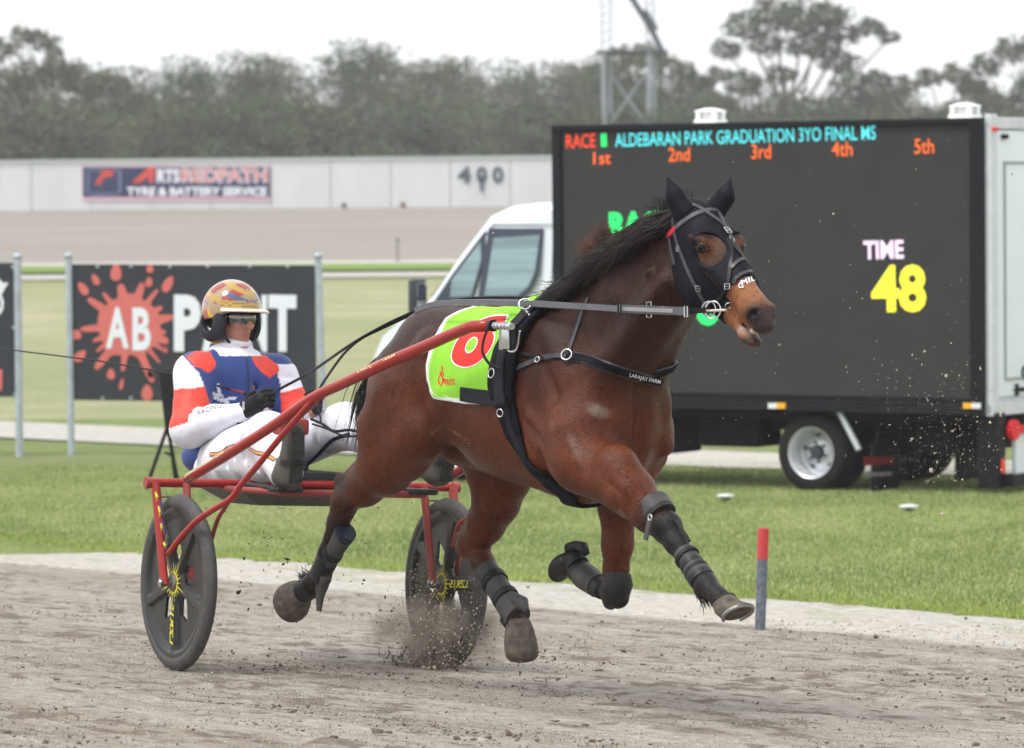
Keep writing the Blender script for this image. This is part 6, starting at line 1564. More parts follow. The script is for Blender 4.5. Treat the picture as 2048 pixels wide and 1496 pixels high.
# frame
LB = .685; bu = SF.loc(jw(300, 965, -LB)); bs, bz = bu.x, bu.z
def S3(s, l, u): return SF.w(s, l, u)
b = MB(); b.tube([S3(bs, -LB, bz), S3(bs, -.30, bz), S3(bs, .30, bz), S3(bs, LB, bz)], .0185, 16); 
b.build('cross_bar', M_SRED, sulky, auto=40)
b = MB(); b.cyl(S3(bs, -LB - .006, bz), SF.l, .023, .03, 16); b.build('bar_cap', M_SREDD, sulky, auto=40); b = MB(); b.cyl(S3(bs, LB + .006, bz), SF.l, .023, .03, 16); b.build('bar_cap', M_SREDD, sulky, auto=40)
def flat_leg(p0, p1, w0, w1, th, m, name, fdir=None):
    b = MB(); b.tube([p0, p0 * .15 + p1 * .85, p1], [w0, (w0 + w1) / 2 * .95, w1], 14, True, th, up=SF.f); return b.build(name, m, sulky, auto=45)
for s_ in (-1, 1):
    hubp = S3(0, s_ * .60, .355); e = .060
    fo = flat_leg(S3(bs + .02, s_ * (LB - .015), bz), S3(.0, s_ * (.60 + e), .345), .028, .026, .60, M_SREDD if s_ > 0 else M_SRED, 'fork_leg')
    flat_leg(S3(bs + .02, s_ * (.535), bz), S3(.0, s_ * (.60 - e), .345), .024, .022, .60, M_SREDD, 'fork_leg')
    b = MB(); b.cyl(hubp, SF.l, .010, .17, 12); b.cyl(hubp + SF.l * (-.075), SF.l, .018, .012, 8); b.cyl(hubp + SF.l * (.075), SF.l, .018, .012, 8); b.build('axle_bolt', M_STL, sulky)
    b = MB(); b.tube([S3(bs + .04, s_ * (LB - .02), bz - .055), S3(bs + .04, s_ * .535, bz - .055)], .005, 6); b.build('fork_tie', M_STL, sulky)
# decal on the near fork: yellow flourishes
b = MB()
for (x0, y0, x1, y1, w_) in ((306, 984, 309, 1002, 3), (312, 1012, 315, 1034, 3), (317, 1046, 318, 1062, 4), (322, 1084, 325, 1096, 5)):
    l_ = -LB - .008
    p, q = jw(x0 + 5, y0, -.700), jw(x1 + 5, y1, -.692); b.tube([p, (p + q) / 2 + SF.f * .008, q], [.003, .006, .002], 6)
b.build('fork_decal', M_YEL, sulky)
b = MB()
for (x0, y0, x1, y1) in ((318, 1000, 322, 1030), (322, 1038, 327, 1068)): b.tube([jw(x0 + 3, y0, -.700), jw(x1 + 3, y1, -.692)], .005, 6)
b.build('fork_decal', mat('decal_purple', (.10, .07, .16), .5), sulky)
# shafts
def shaft_pts(s_):
    base = [(376, 958, -.56), (459, 907, -.56), (545, 852, -.545), (625, 796, -.52), (690, 765, -.50), (770, 727, -.475), (840, 697, -.445), (905, 668, -.42), (943, 653, -.405), (984, 651, -.385)]
    P = [SF.loc(jw(x, y, l)) for x, y, l in base]; return [S3(p.x, p.y * (-s_), p.z) for p in P]
for s_ in (-1, 1):
    P = shaft_pts(s_)
    if s_ > 0:
        near_ = [SF.w(SF.loc(p).x, -SF.loc(p).y, SF.loc(p).z) for p in P]; mh = mirror(near_)
        P = [p.lerp(HF.w(HF.loc(q).x, HF.loc(q).y - .02, HF.loc(q).z), (k / 9) ** 1.6) for k, (p, q) in enumerate(zip(P, mh))]
    sm_ = spline(P[:-1], 36) + [P[-1]]
    b = MB(); b.tube(sm_, [.0205] * 20 + [.022] * 16 + [.020], 16); sh = b.build('shaft', M_SRED, sulky, smooth=True)
    e0 = P[-1]; L0 = SF.loc(e0); tipd = (SF.f if s_ < 0 else HF.f) * .97 + SF.u * -.02 + SF.l * (0.02 * s_)
    b = MB(); b.tube([e0, e0 + tipd * .15], [.0115, .0115], 12); 
    b.build('shaft_tip', M_STL, sh, auto=40)
    b = MB()
    for t in (.0, .025, .05, .085, .11): b.cyl(e0 + tipd * (t + .008), tipd, .0145 if t else .019, .009, 14)
    b.build('collar', mat('collar_steel', (.35, .35, .36), .35, metal=.8) if s_ > 0 else M_STL, sh, auto=40)
    b = MB(); b.cyl(e0 + tipd * .155, tipd, .0145, .022, 16, .012); b.build('tip_cap', M_STL, sh, auto=40)
    b = MB(); b.cyl(e0 + tipd * .002, tipd, .0215, .022, 16); b.build('tip_grip', M_LEATH, sh, auto=40)
    # outrigger brace from the fork to the shaft
    br = [(337, 1108, -.685), (362, 1075, -.67), (392, 1043, -.65), (425, 1020, -.63), (462, 997, -.60), (482, 970, -.585), (520, 925, -.57), (565, 870, -.55), (600, 830, -.535), (632, 793, -.52)]
    Q = [SF.loc(jw(x, y, l)) for x, y, l in br]; Q = [S3(p.x, p.y * (-s_), p.z) for p in Q]
    b = MB(); b.tube(spline(Q, 40), .0125, 12); b.build('brace', M_SRED if s_ < 0 else M_SREDD, sulky, smooth=True)
    br = [(462, 997, -.60), (450, 1015, -.58), (435, 1040, -.54), (420, 1090, -.54)]
    Q = [SF.loc(jw(x, y, l)) for x, y, l in br]; Q = [S3(p.x, p.y * (-s_), p.z) for p in Q]
    b = MB(); b.tube(spline(Q, 12), .009, 10); b.build('brace', M_SREDD, sulky, smooth=True)
    # footrest bracket
    br = [(640, 792, -.50), (612, 815, -.42), (590, 835, -.34), (572, 848, -.30)]
    Q = [SF.loc(jw(x, y, l)) for x, y, l in br]; Q = [S3(p.x, p.y * (-s_), p.z) for p in Q]
    b = MB(); b.tube(spline(Q, 14), .020, 12); b.build('footrest_arm', M_SRED, sulky, smooth=True)
    q = SF.loc(jw(574, 853, -.30)); q = S3(q.x, q.y * (-s_), q.z)
    b = MB(); b.bbox(q + SF.f * .035, (.045, .065, .034), [SF.f, SF.l, SF.u], .018); b.build('footrest', M_SREDD, sulky, auto=50)
    q = SF.loc(jw(575, 962, -.30)); q = S3(q.x, q.y * (-s_), q.z)
    b = MB(); b.bbox(q + SF.f * -.02 - SF.u * .035, (.055, .055, .012), [SF.f, SF.l, SF.u], .01); b.tube([q - SF.u * .035, S3(bs + .05, s_ * -.0 + SF.loc(q).y, bz)], .012, 8); b.build('heel_rest', M_BOOT, sulky, auto=50)
# lettering on the near shaft
def shaft_text(s, px0, px1, col, size=.016):
    P = [SF.loc(jw(x, y, l)) for x, y, l in ((px0[0], px0[1], -.56), (px1[0], px1[1], px1[2]))]; a, c = S3(*P[0]), S3(*P[1]); a = jw(px0[0], px0[1], px0[2]); d = (c - a).normalized()
    n = (-SF.l * .93 + SF.u * .25); n = (n - d * n.dot(d)).normalized(); t = n.cross(d); 
    if t.z < 0: t = -t
    b = MB(); letter_quad(b, s, a - t * size / 2 + n * .0222, c - t * size / 2 + n * .0222, a + t * size / 2 + n * .0222, n, off=.0012, bold=.01); return b.build('lettering', col, sulky)
M_LET = mat('letter_cream', (.74, .68, .34), .6)
shaft_text('JAMES HERBERTSON', (380, 955, -.56), (457, 908, -.56), M_LET, .017)
shaft_text('LARAJAY FARM', (725, 748, -.489), (800, 714, -.463), M_LET, .014)
# lower frame and seat
b = MB(); s0 = bs - .02
for s_ in (-1, 1):
    P = [S3(bs, s_ * .34, bz - .01), S3(bs - .05, s_ * .24, bz - .045), S3(bs - .06, 0, bz - .06)]; b.tube(spline(P, 10), .014, 10)
b.build('seat_rail', M_SRED, sulky, smooth=True)
b = MB(); P = [S3(bs + .0, .36, bz - .02), S3(bs + .28, .30, bz - .02), S3(bs + .46, .29, bz - .02)]; b.tube(P, .013, 10); P = [S3(bs + .0, -.36, bz - .02), S3(bs + .28, -.30, bz - .02), S3(bs + .46, -.29, bz - .02)]; b.tube(P, .013, 10); b.tube([S3(bs + .46, -.32, bz - .02), S3(bs + .46, .32, bz - .02)], .014, 10); b.build('foot_bar', M_SREDD, sulky, smooth=True)
M_PAN = mat('seat_pan', (.10, .095, .075), .6, 10, .3)
bm_ = MB(); top = [(-.30, -.33), (-.30, .33), (.12, .33), (.12, -.33)]; 
V = [S3(bs + x - .05, y, bz - .018) for x, y in top] + [S3(bs + x * .75 - .05, y * .66, bz - .085) for x, y in top]; bm_.add(V, [(0, 1, 2, 3), (7, 6, 5, 4)] + [(i, 4 + i, 4 + (i + 1) % 4, (i + 1) % 4) for i in range(4)]); bm_.build('seat_pan', M_PAN, sulky, auto=30)
b = MB(); b.bbox(S3(bs - .20, 0, bz + .02), (.20, .21, .035), [SF.f, SF.l, SF.u], .03); b.build('seat', mat('seat_vinyl', (.03, .03, .035), .5), sulky, auto=50)
b = MB(); b.bbox(S3(bs - .38, 0, bz + .08), (.02, .19, .07), [SF.f, SF.l, SF.u], .018); b.build('seat_back', mat('seat_vinyl2', (.03, .03, .035), .5), sulky, auto=50)
for (x, y, l_) in ((495, 998, -.2), (613, 992, .05), (563, 1008, 0)):
    b = MB(); b.ring(jw(x, y, l_), SF.f, .020, .0025, 20, 6); b.build('tie_ring', M_STL, sulky)
# shaft loop strap and tug between shaft and saddle
lp = -.30
b = MB(); P = [HF.at(975, 660, -.37), HF.at(968, 680, -.37), HF.at(966, 705, -.365), HF.at(980, 728, -.36), HF.at(1000, 738, -.345)]; N = [-HF.l] * 5
sp2 = spline(P, 16); b.strap(sp2, [-HF.l] * 16, .012, .004); b.build('tug_strap', M_LEATH, sulky, auto=40)
b = MB(); P = [HF.at(1012, 656, -.36), HF.at(1010, 700, -.35), HF.at(1003, 698, -.35), HF.at(1004, 656, -.36)]; b.prism(P, -HF.l * .012)
b.bbox(HF.at(1012, 676, -.365), (.022, .008, .040), [HF.f, HF.l, HF.u], .006); b.build('tug_plate', M_STL, sulky, auto=40)
b = MB(); P = [HF.at(1040, 662, -.37), HF.at(1036, 690, -.36), HF.at(1030, 702, -.36), HF.at(1018, 702, -.36), HF.at(1015, 690, -.36)]; b.tube(spline(P, 14), .004, 6); b.build('tug_loop', M_STL, sulky)
b = MB(); b.bbox(HF.at(1023, 675, -.345), (.034, .012, .050), [HF.f, HF.l, HF.u], .008); b.build('tug_pad', M_LEATH, sulky, auto=40)

# ================================================================ DRIVER
driver = empty('person', mat=SF.mat, label='driver seated on the sulky in blue white and red silks, painted helmet and mirrored goggles', cat='person')
M_SKIN = mat('skin', (.40, .20, .145), .5, 30, .10, c2=(.46, .235, .18), cspread=.2, spec=.35, bump=.0006, bscale=120)
nSh, nEl, nWr = J(392, 748, -.19), J(378, 858, -.27), J(484, 824, -.16)
fSh, fEl, fWr = J(550, 752, .19), J(600, 842, .27), J(626, 826, .15)
nHip, nKn, nAn = J(455, 925, -.11), J(538, 872, -.23), J(572, 945, -.29)
fHip, fKn, fAn = J(505, 918, .12), J(690, 852, .22), J(852, 920, .32)
hc = Vector(J(466, 640, 0)); yaw_h = rad(17)
hx = Vector((math.cos(yaw_h), math.sin(yaw_h), -.03)).normalized(); hy = Vector((-math.sin(yaw_h), math.cos(yaw_h), 0)); hz2 = hx.cross(hy)
HM = np.array([tuple(hx), tuple(hy), tuple(hz2)])
def hp(x, y, z): return tuple(hc + hx * x + hy * y + hz2 * z)
hip_c = Vector(J(478, 938, 0))
v = Vox((-1.12, -.46, .62), (.68, .50, 1.60), .0075)
v.ell(J(465, 785, 0), (.10, .155, .19), .06, 70 - 90); v.ell(J(468, 860, 0), (.10, .135, .15), .06); v.ell(tuple(hip_c), (.12, .15, .11), .05)
v.cap(J(466, 722, 0), hp(-.015, 0, -.08), .060, .052, .04)
for sh, el, wr in ((nSh, nEl, nWr), (fSh, fEl, fWr)): v.cap(J(468, 745, 0), sh, .075, .06, .04); v.cap(sh, el, .052, .040, .03); v.cap(el, wr, .040, .026, .02); v.cap(wr, Vector(wr) + (Vector(wr) - Vector(el)).normalized() * .06, .026, .028, .02)
for h_, k_, a_ in ((nHip, nKn, nAn), (fHip, fKn, fAn)): v.cap(h_, k_, .075, .052, .04); v.cap(k_, a_, .050, .034, .02); v.cap(a_, Vector(a_) + Vector((.02, 0, -.03)), .036, .034, .02)
# head
v.ell(hp(-.012, 0, .03), (.094, .074, .100), .03, M=HM); v.ell(hp(.022, 0, -.050), (.066, .056, .074), .03, M=HM)
v.ell(hp(.072, 0, -.100), (.022, .024, .020), .02, M=HM); v.cap(hp(.083, 0, .022), hp(.116, 0, -.024), .009, .0155, .010)
for s_ in (-1, 1):
    v.ell(hp(.066, s_ * .036, -.012), (.024, .024, .022), .02, M=HM); v.ell(hp(.096, s_ * .012, -.021), (.012, .008, .008), .008, M=HM); v.ell(hp(-.004, s_ * .078, -.002), (.020, .010, .032), .008, M=HM)
    v.ell(hp(.088, s_ * .031, .022), (.012, .017, .011), .01, M=HM, mode='sub')
v.ell(hp(.078, 0, .045), (.014, .055, .014), .015, M=HM)
v.ell(hp(.090, 0, -.052), (.012, .025, .0070), .004, M=HM); v.ell(hp(.088, 0, -.067), (.013, .022, .0085), .004, M=HM); v.cap(hp(.100, -.022, -.0565), hp(.100, .022, -.0565), .0018, .0018, .004, mode='sub')
pV, pF = v.mesh(2); pW = SF.warr(pV)
L_ = (pV - np.array(tuple(hc))) @ HM.T
sk = np.tile(np.array([.40, .20, .145]), (len(pV), 1)); lip = (np.exp(-((L_[:, 2] + .0585) / .012) ** 2) * np.exp(-(L_[:, 1] / .022) ** 2) * (L_[:, 0] > .07))[:, None] * .85
sk = sk * (1 - lip) + np.array([.27, .085, .07]) * lip; ck = (np.exp(-((L_[:, 2] + .02) / .03) ** 2) * (L_[:, 0] > .03) * .35)[:, None]; sk = sk * (1 - ck) + np.array([.45, .18, .13]) * ck
M_SK2 = mat('skin_face', (.4, .2, .15), .48, 60, .07, attr='Col', spec=.35, bump=.0005, bscale=200)
link_mesh('body', pW, pF, M_SK2, driver, smooth=True, attrs={'Col': ('FLOAT_COLOR', np.concatenate([sk, np.ones((len(sk), 1))], 1))})
for s_ in (-1, 1):
    b = MB(); c = SF.w(*hp(.078, s_ * .031, .021)); b.lathe(c, SF.w(*hx) - SF.O, [(.0115 * math.sin(t), .0115 * math.cos(t)) for t in np.linspace(.001, 3.14, 10)], 16); b.build('eye', mat('eye_white', (.6, .58, .55), .2), driver, smooth=True)
# jacket with silks pattern
v = Vox((-1.12, -.46, .66), (.10, .44, 1.40), .0062)
v.ell(J(465, 790, 0), (.135, .195, .215), .06); v.ell(J(462, 870, 0), (.15, .185, .16), .06); v.ell(J(450, 915, 0), (.165, .190, .10), .05)
v.cap(J(468, 735, 0), J(466, 718, 0), .085, .072, .04)
for sh, el, wr, s_ in ((nSh, nEl, nWr, -1), (fSh, fEl, fWr, 1)):
    v.cap(J(468, 752, 0), sh, .095, .085, .05); v.cap(sh, el, .090, .074, .04); v.ell(el, (.075, .07, .07), .03); v.cap(el, tuple(Vector(el) * .5 + Vector(wr) * .5), .074, .066, .03); v.cap(tuple(Vector(el) * .5 + Vector(wr) * .5), wr, .066, .038, .02); v.cap(wr, tuple(Vector(wr) + (Vector(wr) - Vector(el)).normalized() * .02), .038, .036, .01)
g = random.Random(12)
for k in range(26):   # cloth folds
    l_ = g.choice([(nSh, nEl), (nEl, nWr), (fSh, fEl)]); t = g.random(); c = Vector(l_[0]).lerp(Vector(l_[1]), t); d = Vector((g.gauss(0, 1), g.gauss(0, 1), g.gauss(0, 1))).normalized(); ax_ = (Vector(l_[1]) - Vector(l_[0])).normalized(); d = (d - ax_ * d.dot(ax_)).normalized(); q = c + d * .088; e = ax_.cross(d)
    v.cap(q - e * .045 + ax_ * .02, q + e * .045 - ax_ * .02, .003, .003, .022, mode='sub')
for (x0, y0, x1, y1, l0) in ((420, 780, 445, 830, -.14), (520, 770, 505, 850, .10), (440, 900, 520, 880, -.05), (400, 920, 470, 905, -.12), (470, 800, 500, 850, .02), (380, 900, 420, 940, -.15), (500, 745, 470, 790, .05)):
    a, c = Vector(J(x0, y0, l0)), Vector(J(x1, y1, l0)); a.x += .14; c.x += .14; v.cap(a, c, .012, .010, .03, mode='sub')
v.plane(tuple(Vector(J(430, 945, 0)) + Vector((0, 0, -.035))), (-.1, 0, -1))
jV, jF = v.mesh(3); jW_ = SF.warr(jV)
def segd(P, a, b_):
    a, b_ = np.array(a), np.array(b_); d = b_ - a; t = np.clip(((P - a) @ d) / d.dot(d), 0, 1); return np.linalg.norm(P - a - t[:, None] * d, axis=1), t
blue = np.array([.022, .048, .20]); wht = np.array([.72, .72, .80]); redc = np.array([.72, .055, .035])
C = np.tile(blue, (len(jV), 1))
d = jW_ - np.array(CAM); zc_ = d @ np.array(fwd); PX = CX + FPX * (d @ np.array(CR)) / zc_; PY = CY - FPX * (d @ np.array(CU)) / zc_
wob = 2.5 * fbm(PX / 30, PY / 30, 3)
d1n, t1n = segd(jV, nSh, nEl); d2n, t2n = segd(jV, nEl, nWr); d1f, t1f = segd(jV, fSh, fEl); d2f, t2f = segd(jV, fEl, fWr)
seam_n = np.interp(PY, [695, 720, 745, 775, 800, 830], [352, 374, 397, 411, 418, 424]); seam_f = np.interp(PY, [700, 740, 770, 860], [548, 553, 561, 564])
nearside = jV[:, 1] < 0
armn = nearside & (PX < seam_n + wob) & (d1n < .13) | (nearside & (d2n < .088) & (t2n > .04) & (d2n < d1n)); armf = (~nearside) & ((PX > seam_f) | (d2f < .08)) & (PY > 728)
C[armn | armf] = wht; C[armn & (d1n < d2n + .03) & (PY > 776 + wob - .10 * (PX - 380)) & (PY < 845 + .28 * (380 - PX) + wob) & (PX < 418 + 2 * wob) & ~((t2n > .22) & (d2n < .08))] = redc; C[armf & (PY > 787 - .3 * (PX - 560)) & (t2f < .4)] = redc
def inpoly(P):
    r = np.zeros(len(PX), bool); n_ = len(P)
    for i in range(n_):
        (x0, y0), (x1, y1) = P[i], P[(i + 1) % n_]
        c = ((y0 > PY) != (y1 > PY)) & (PX < (x1 - x0) * (PY - y0) / ((y1 - y0) + 1e-9) + x0); r ^= c
    return r
C[inpoly([(372, 712), (392, 702), (418, 702), (432, 724), (430, 736), (416, 747), (403, 737), (390, 733)]) & nearside] = redc; C[inpoly([(502, 708), (530, 710), (556, 730), (558, 742), (540, 757), (520, 741), (509, 728)])] = redc
# pale splash motif on the chest and front zip
fr_ = (jV[:, 0] > np.array(J(465, 800, 0))[0]) 
for (x0, y0, x1, y1, w_) in ((436, 770, 439, 785, 3), (428, 788, 445, 792, 3), (430, 795, 456, 806, 3.5), (440, 800, 470, 796, 3), (528, 800, 532, 815, 3), (520, 812, 545, 826, 3.5)):
    a, c = np.array([x0, y0]), np.array([x1, y1]); P2 = np.stack([PX, PY], 1); dd = c - a; t = np.clip(((P2 - a) @ dd) / dd.dot(dd), 0, 1); ds = np.linalg.norm(P2 - a - t[:, None] * dd, axis=1); C[fr_ & (ds < w_) & (C[:, 2] < .3)] = wht * .9
zp = fr_ & (np.abs(jV[:, 1] - .012) < .006) & (PY > 712) & (PY < 800); C[zp] = blue * .5
C[(PY < 712) & (np.abs(jV[:, 1]) < .10) & (jV[:, 2] > 1.20)] = wht
M_SILK = mat('silks', (.1, .1, .5), .55, 30, .06, attr='Col', bump=.0015, bscale=45, spec=.35, sheen=.1)
link_mesh('jacket', jW_, jF, M_SILK, driver, smooth=True, attrs={'Col': ('FLOAT_COLOR', np.concatenate([C, np.ones((len(C), 1))], 1))})
DJ = Surf(jW_, jF)
letter_surf('lettering', 'RACING', (396, 831), (443, 815), (394, 821), DJ, mat('letter_dark', (.10, .10, .14), .6), driver, .002, .0, .15)
# collar and neck gaiter
M_WCL = mat('white_cloth', (.74, .73, .80), .65, 40, .05, bump=.001); M_GOLD = mat('gold_trim', (.55, .33, .10), .5)
cc0 = Vector(J(464, 716, 0)); cc1 = Vector(J(462, 694, 0))
def jt(P): return [SF.w(*p) for p in P]
b = MB(); b.tube(jt([cc0 - Vector((0, 0, .02)), cc0.lerp(cc1, .6), cc1]), [.098, .088, .083], 28, True, 1.12, up=SF.f); b.build('collar', M_WCL, driver, auto=50)
b = MB(); b.tube(jt([cc1 - Vector((0, 0, .006)), cc1 + Vector((0, 0, .010))]), [.084, .080], 28, True, 1.12, up=SF.f); b.build('collar_trim', mat('trim_black', (.02, .02, .03), .6), driver, auto=50)
b = MB(); b.tube(jt([cc1 + Vector((0, 0, .010)), cc1 + Vector((0, 0, .020))]), [.080, .077], 28, True, 1.12, up=SF.f); b.build('collar_trim', M_GOLD, driver, auto=50)
v = Vox(tuple(hc - Vector((.16, .16, .24))), tuple(hc + Vector((.16, .16, 0))), .006)
v.cap(tuple(cc1), hp(-.01, 0, -.07), .074, .064, .02); v.ell(hp(.030, 0, -.086), (.070, .060, .048), .02, M=HM); v.cap(hp(-.02, 0, -.06), hp(-.03, 0, -.01), .07, .07, .02)
v.plane(hp(.05, 0, -.080), tuple(hz2 * 1 + hx * .22)); gV, gF = v.mesh(1); link_mesh('neck_gaiter', SF.warr(gV), gF, M_WCL, driver, smooth=True)
# trousers
v = Vox((-.85, -.46, .62), (.60, .50, 1.12), .008)
v.ell(tuple(hip_c - Vector((.02, 0, .01))), (.16, .19, .125), .05)
v.cap(nHip, nKn, .128, .092, .05); v.cap(nKn, nAn, .092, .070, .04); v.cap(fHip, fKn, .120, .092, .05); v.cap(fKn, fAn, .090, .062, .04)
v.cap(J(470, 935, -.14), J(555, 930, -.24), .09, .06, .05)
for k in range(34):
    a, c = g.choice([(nHip, nKn), (nKn, nAn), (fHip, fKn), (fKn, fAn)]); t = g.random(); p = Vector(a).lerp(Vector(c), t); ax_ = (Vector(c) - Vector(a)).normalized(); d = Vector((g.gauss(.5, 1), g.gauss(0, 1), g.gauss(0, 1))); d = (d - ax_ * d.dot(ax_)).normalized(); q = p + d * (.105 - .02 * t); e = ax_.cross(d)
    v.cap(q - e * .05 + ax_ * .03, q + e * .05 - ax_ * .03, .004, .004, .028, mode='sub')
tV, tF = v.mesh(2); tW = SF.warr(tV); C = np.tile(np.array([.72, .72, .78]), (len(tV), 1))
d = tW - np.array(CAM); zc_ = d @ np.array(fwd); PX = CX + FPX * (d @ np.array(CR)) / zc_; PY = CY - FPX * (d @ np.array(CU)) / zc_; P2 = np.stack([PX, PY], 1)
def stripe(pts, wd, col, sel):
    for a, c in zip(pts[:-1], pts[1:]):
        a, c = np.array(a, float), np.array(c, float); dd = c - a; t = np.clip(((P2 - a) @ dd) / dd.dot(dd), 0, 1); ds = np.linalg.norm(P2 - a - t[:, None] * dd, axis=1); C[(ds < wd) & sel] = col
dn, tn_ = segd(tV, nKn, nAn); df, tf = segd(tV, fKn, fAn); dirt = np.clip(fbm(tV[:, 0] * 14, tV[:, 1] * 9 + tV[:, 2] * 12, 3) + .55 - 2.2 * (tV[:, 2] - .74), 0, .75)[:, None] * ((df < .15) | (tV[:, 2] < .80))[:, None]
C = C * (1 - dirt * .8) + np.array([.25, .21, .19]) * dirt * .8
trM = mat('trousers_white', (.7, .7, .8), .7, 30, .06, attr='Col', bump=.002, bscale=30, spec=.25)
trz = link_mesh('trousers', tW, tF, trM, driver, smooth=True, attrs={'Col': ('FLOAT_COLOR', np.concatenate([C, np.ones((len(C), 1))], 1))})
TJ = Surf(tW, tF)
def tstripe(pts, wd, m, off, n=20):
    P, N = hits(pts, off, TJ, n); b = MB(); b.strap(P, N, wd, .0012); b.build('side_stripe', m, trz, auto=50)
M_ORS = mat('stripe_orange', (.72, .30, .09), .6); M_BKS = mat('stripe_black', (.03, .03, .05), .6)
for pts in ([(420, 909), (440, 907), (455, 897), (480, 888), (492, 880), (505, 872)], [(497, 895), (512, 905), (530, 909), (550, 920)]):
    tstripe(pts, .018, M_BKS, .002); tstripe(pts, .011, M_ORS, .004)
tstripe([(700, 868), (665, 880), (640, 905), (615, 930), (597, 948)], .016, mat('stripe_navy', (.012, .015, .04), .6), .003)
# boots: heel down, toe up on the footrests, with clear overshoes
M_OVER = mat('overshoe', (.10, .093, .078), .42, 14, .3, c2=(.060, .058, .052), cspread=.2)
for s_, (top, bot, an, l_) in ((-1, ((580, 866), (576, 960), nAn, -.30)), (1, ((884, 876), (876, 950), fAn, .33))):
    v = Vox(tuple(Vector(J(*bot, l_)) - Vector((.22, .12, .14))), tuple(Vector(J(*top, l_)) + Vector((.18, .12, .12))), .006)
    a, c = Vector(J(*bot, l_)), Vector(J(*top, l_)); a = a + Vector((.035, 0, 0)); c = c + Vector((.035, 0, 0))
    v.cap(tuple(a), tuple(a.lerp(c, .5)), .042, .046, .02, 1.0); v.cap(tuple(a.lerp(c, .5)), tuple(c), .047, .042, .02, 1.05); v.cap(tuple(Vector(an)), tuple(a.lerp(c, .1) + Vector((-.05, 0, .0))), .062, .055, .03); v.cap(tuple(a.lerp(c, .35) + Vector((-.05, 0, 0))), tuple(a.lerp(c, .1) + Vector((-.06, 0, 0))), .04, .05, .03)
    v.plane(tuple(a + Vector((.036, 0, 0))), (1, 0, .0)); oV, oF = v.mesh(2); bo = link_mesh('boot', SF.warr(oV), oF, M_OVER, driver, smooth=True)
    m_ = a.lerp(c, .38); b = MB(); b.tube(jt([m_ - Vector((0, 0, .009)), m_ + Vector((0, 0, .009))]), [.052, .052], 20, True, 1.0, up=SF.f); b.build('boot_strap', M_BOOT, bo, auto=40)
    b = MB(); b.bbox(SF.w(*(a.lerp(c, .5) + Vector((.036, 0, 0)))), (.005, .030, .100), [SF.f, SF.l, (SF.w(*c) - SF.w(*a)).normalized()], .003); b.build('sole', mat('sole_dark', (.045, .045, .042), .7, 40, .4), bo, auto=40)
# helmet
hO = Vector(hc) + hx * -.012 + hz2 * .036; ra, rb_, rc = .134, .124, .136
def hw(x, y, z): return SF.w(*(hO + hx * x + hy * y + hz2 * z))
def edge_z(az):   # lower edge of the painted shell
    a = abs(az); return float(np.interp(a, [0, .7, 1.0, 1.35, 2.0, 2.5, 3.1416], [.004, .000, -.010, -.028, -.042, -.070, -.08]))
NA, NZ = 96, 30; V = []; C = []
for ly in (0, 1):
    k_ = 1 if ly == 0 else .91
    for i in range(NZ):
        for j in range(NA):
            az = -math.pi + 2 * math.pi * j / NA; ze = edge_z(az); th0 = .02; ct = ze / rc; th1 = math.acos(max(-1, min(1, ct))); t_ = th0 + (th1 - th0) * i / (NZ - 1)
            V.append(hw(ra * k_ * math.sin(t_) * math.cos(az), rb_ * k_ * math.sin(t_) * math.sin(az), rc * k_ * math.cos(t_)))
            zz = rc * math.cos(t_); 
            c = np.array([.33, .235, .145]); aa = abs(az)
            n1 = math.sin(aa * 5.2 + zz * 60); n2 = math.sin(aa * 3.1 - zz * 75 + 1.0)
            if zz > .03 and n1 > -.15: c = np.array([.30, .04, .028])
            if zz > .02 and n2 > .62: c = np.array([.42, .27, .05])
            if .03 < zz < .075 and n2 < -.72: c = np.array([.06, .09, .22])
            if zz > .122: c = np.array([.40, .28, .18])
            if aa > 1.7 and zz < .06 and n1 > -.2: c = np.array([.42, .11, .09])
            if aa < 1.15 and .012 < zz < .045: c = np.array([.46, .31, .05]) if int(zz * 260) % 3 else np.array([.22, .13, .04])
            if 1.15 <= aa < 1.7 and abs(zz - ze - .020 + .03 * math.sin(aa * 6)) < .012: c = np.array([.66, .45, .04])
            C.append(c)
N0 = NA * NZ; F = []
for i in range(NZ - 1):
    for j in range(NA):
        q = (i * NA + j, (i + 1) * NA + j, (i + 1) * NA + (j + 1) % NA, i * NA + (j + 1) % NA); F.append(q); F.append(tuple(x + N0 for x in q[::-1]))
F.append(tuple(range(NA))); F.append(tuple(N0 + k for k in range(NA))[::-1])
for j in range(NA): a, c = (NZ - 1) * NA + j, (NZ - 1) * NA + (j + 1) % NA; F.append((a, a + N0, c + N0, c))
M_HEL = mat('helmet_paint', (.5, .4, .2), .22, attr='Col', coat=1.0, nscale=60, namt=.05)
hel = link_mesh('helmet', V, F, M_HEL, driver, smooth=True, attrs={'Col': ('FLOAT_COLOR', np.concatenate([np.array(C), np.ones((len(C), 1))], 1))})
b = MB(); V = []; 
for i, (o, z_) in enumerate(((0, .020), (.028, .014), (.048, .006), (.046, .002), (.026, .009), (-.004, .012))):
    for j in range(33):
        az = -1.12 + 2.24 * j / 32; fall = max(0, math.cos(az * 1.38)) ** .6; V.append(hw((ra + o * fall) * math.cos(az), (rb_ + o * fall) * math.sin(az), z_ - .006 * (1 - fall)))
F = [(i * 33 + j, i * 33 + j + 1, ((i + 1) % 6) * 33 + j + 1, ((i + 1) % 6) * 33 + j) for i in range(6) for j in range(32)]; b.add(V, F); b.build('visor', mat('visor_pale', (.66, .60, .52), .25, coat=1.0), hel, smooth=True)
M_GUARD = mat('ear_guard', (.022, .023, .030), .5, 20, .2)
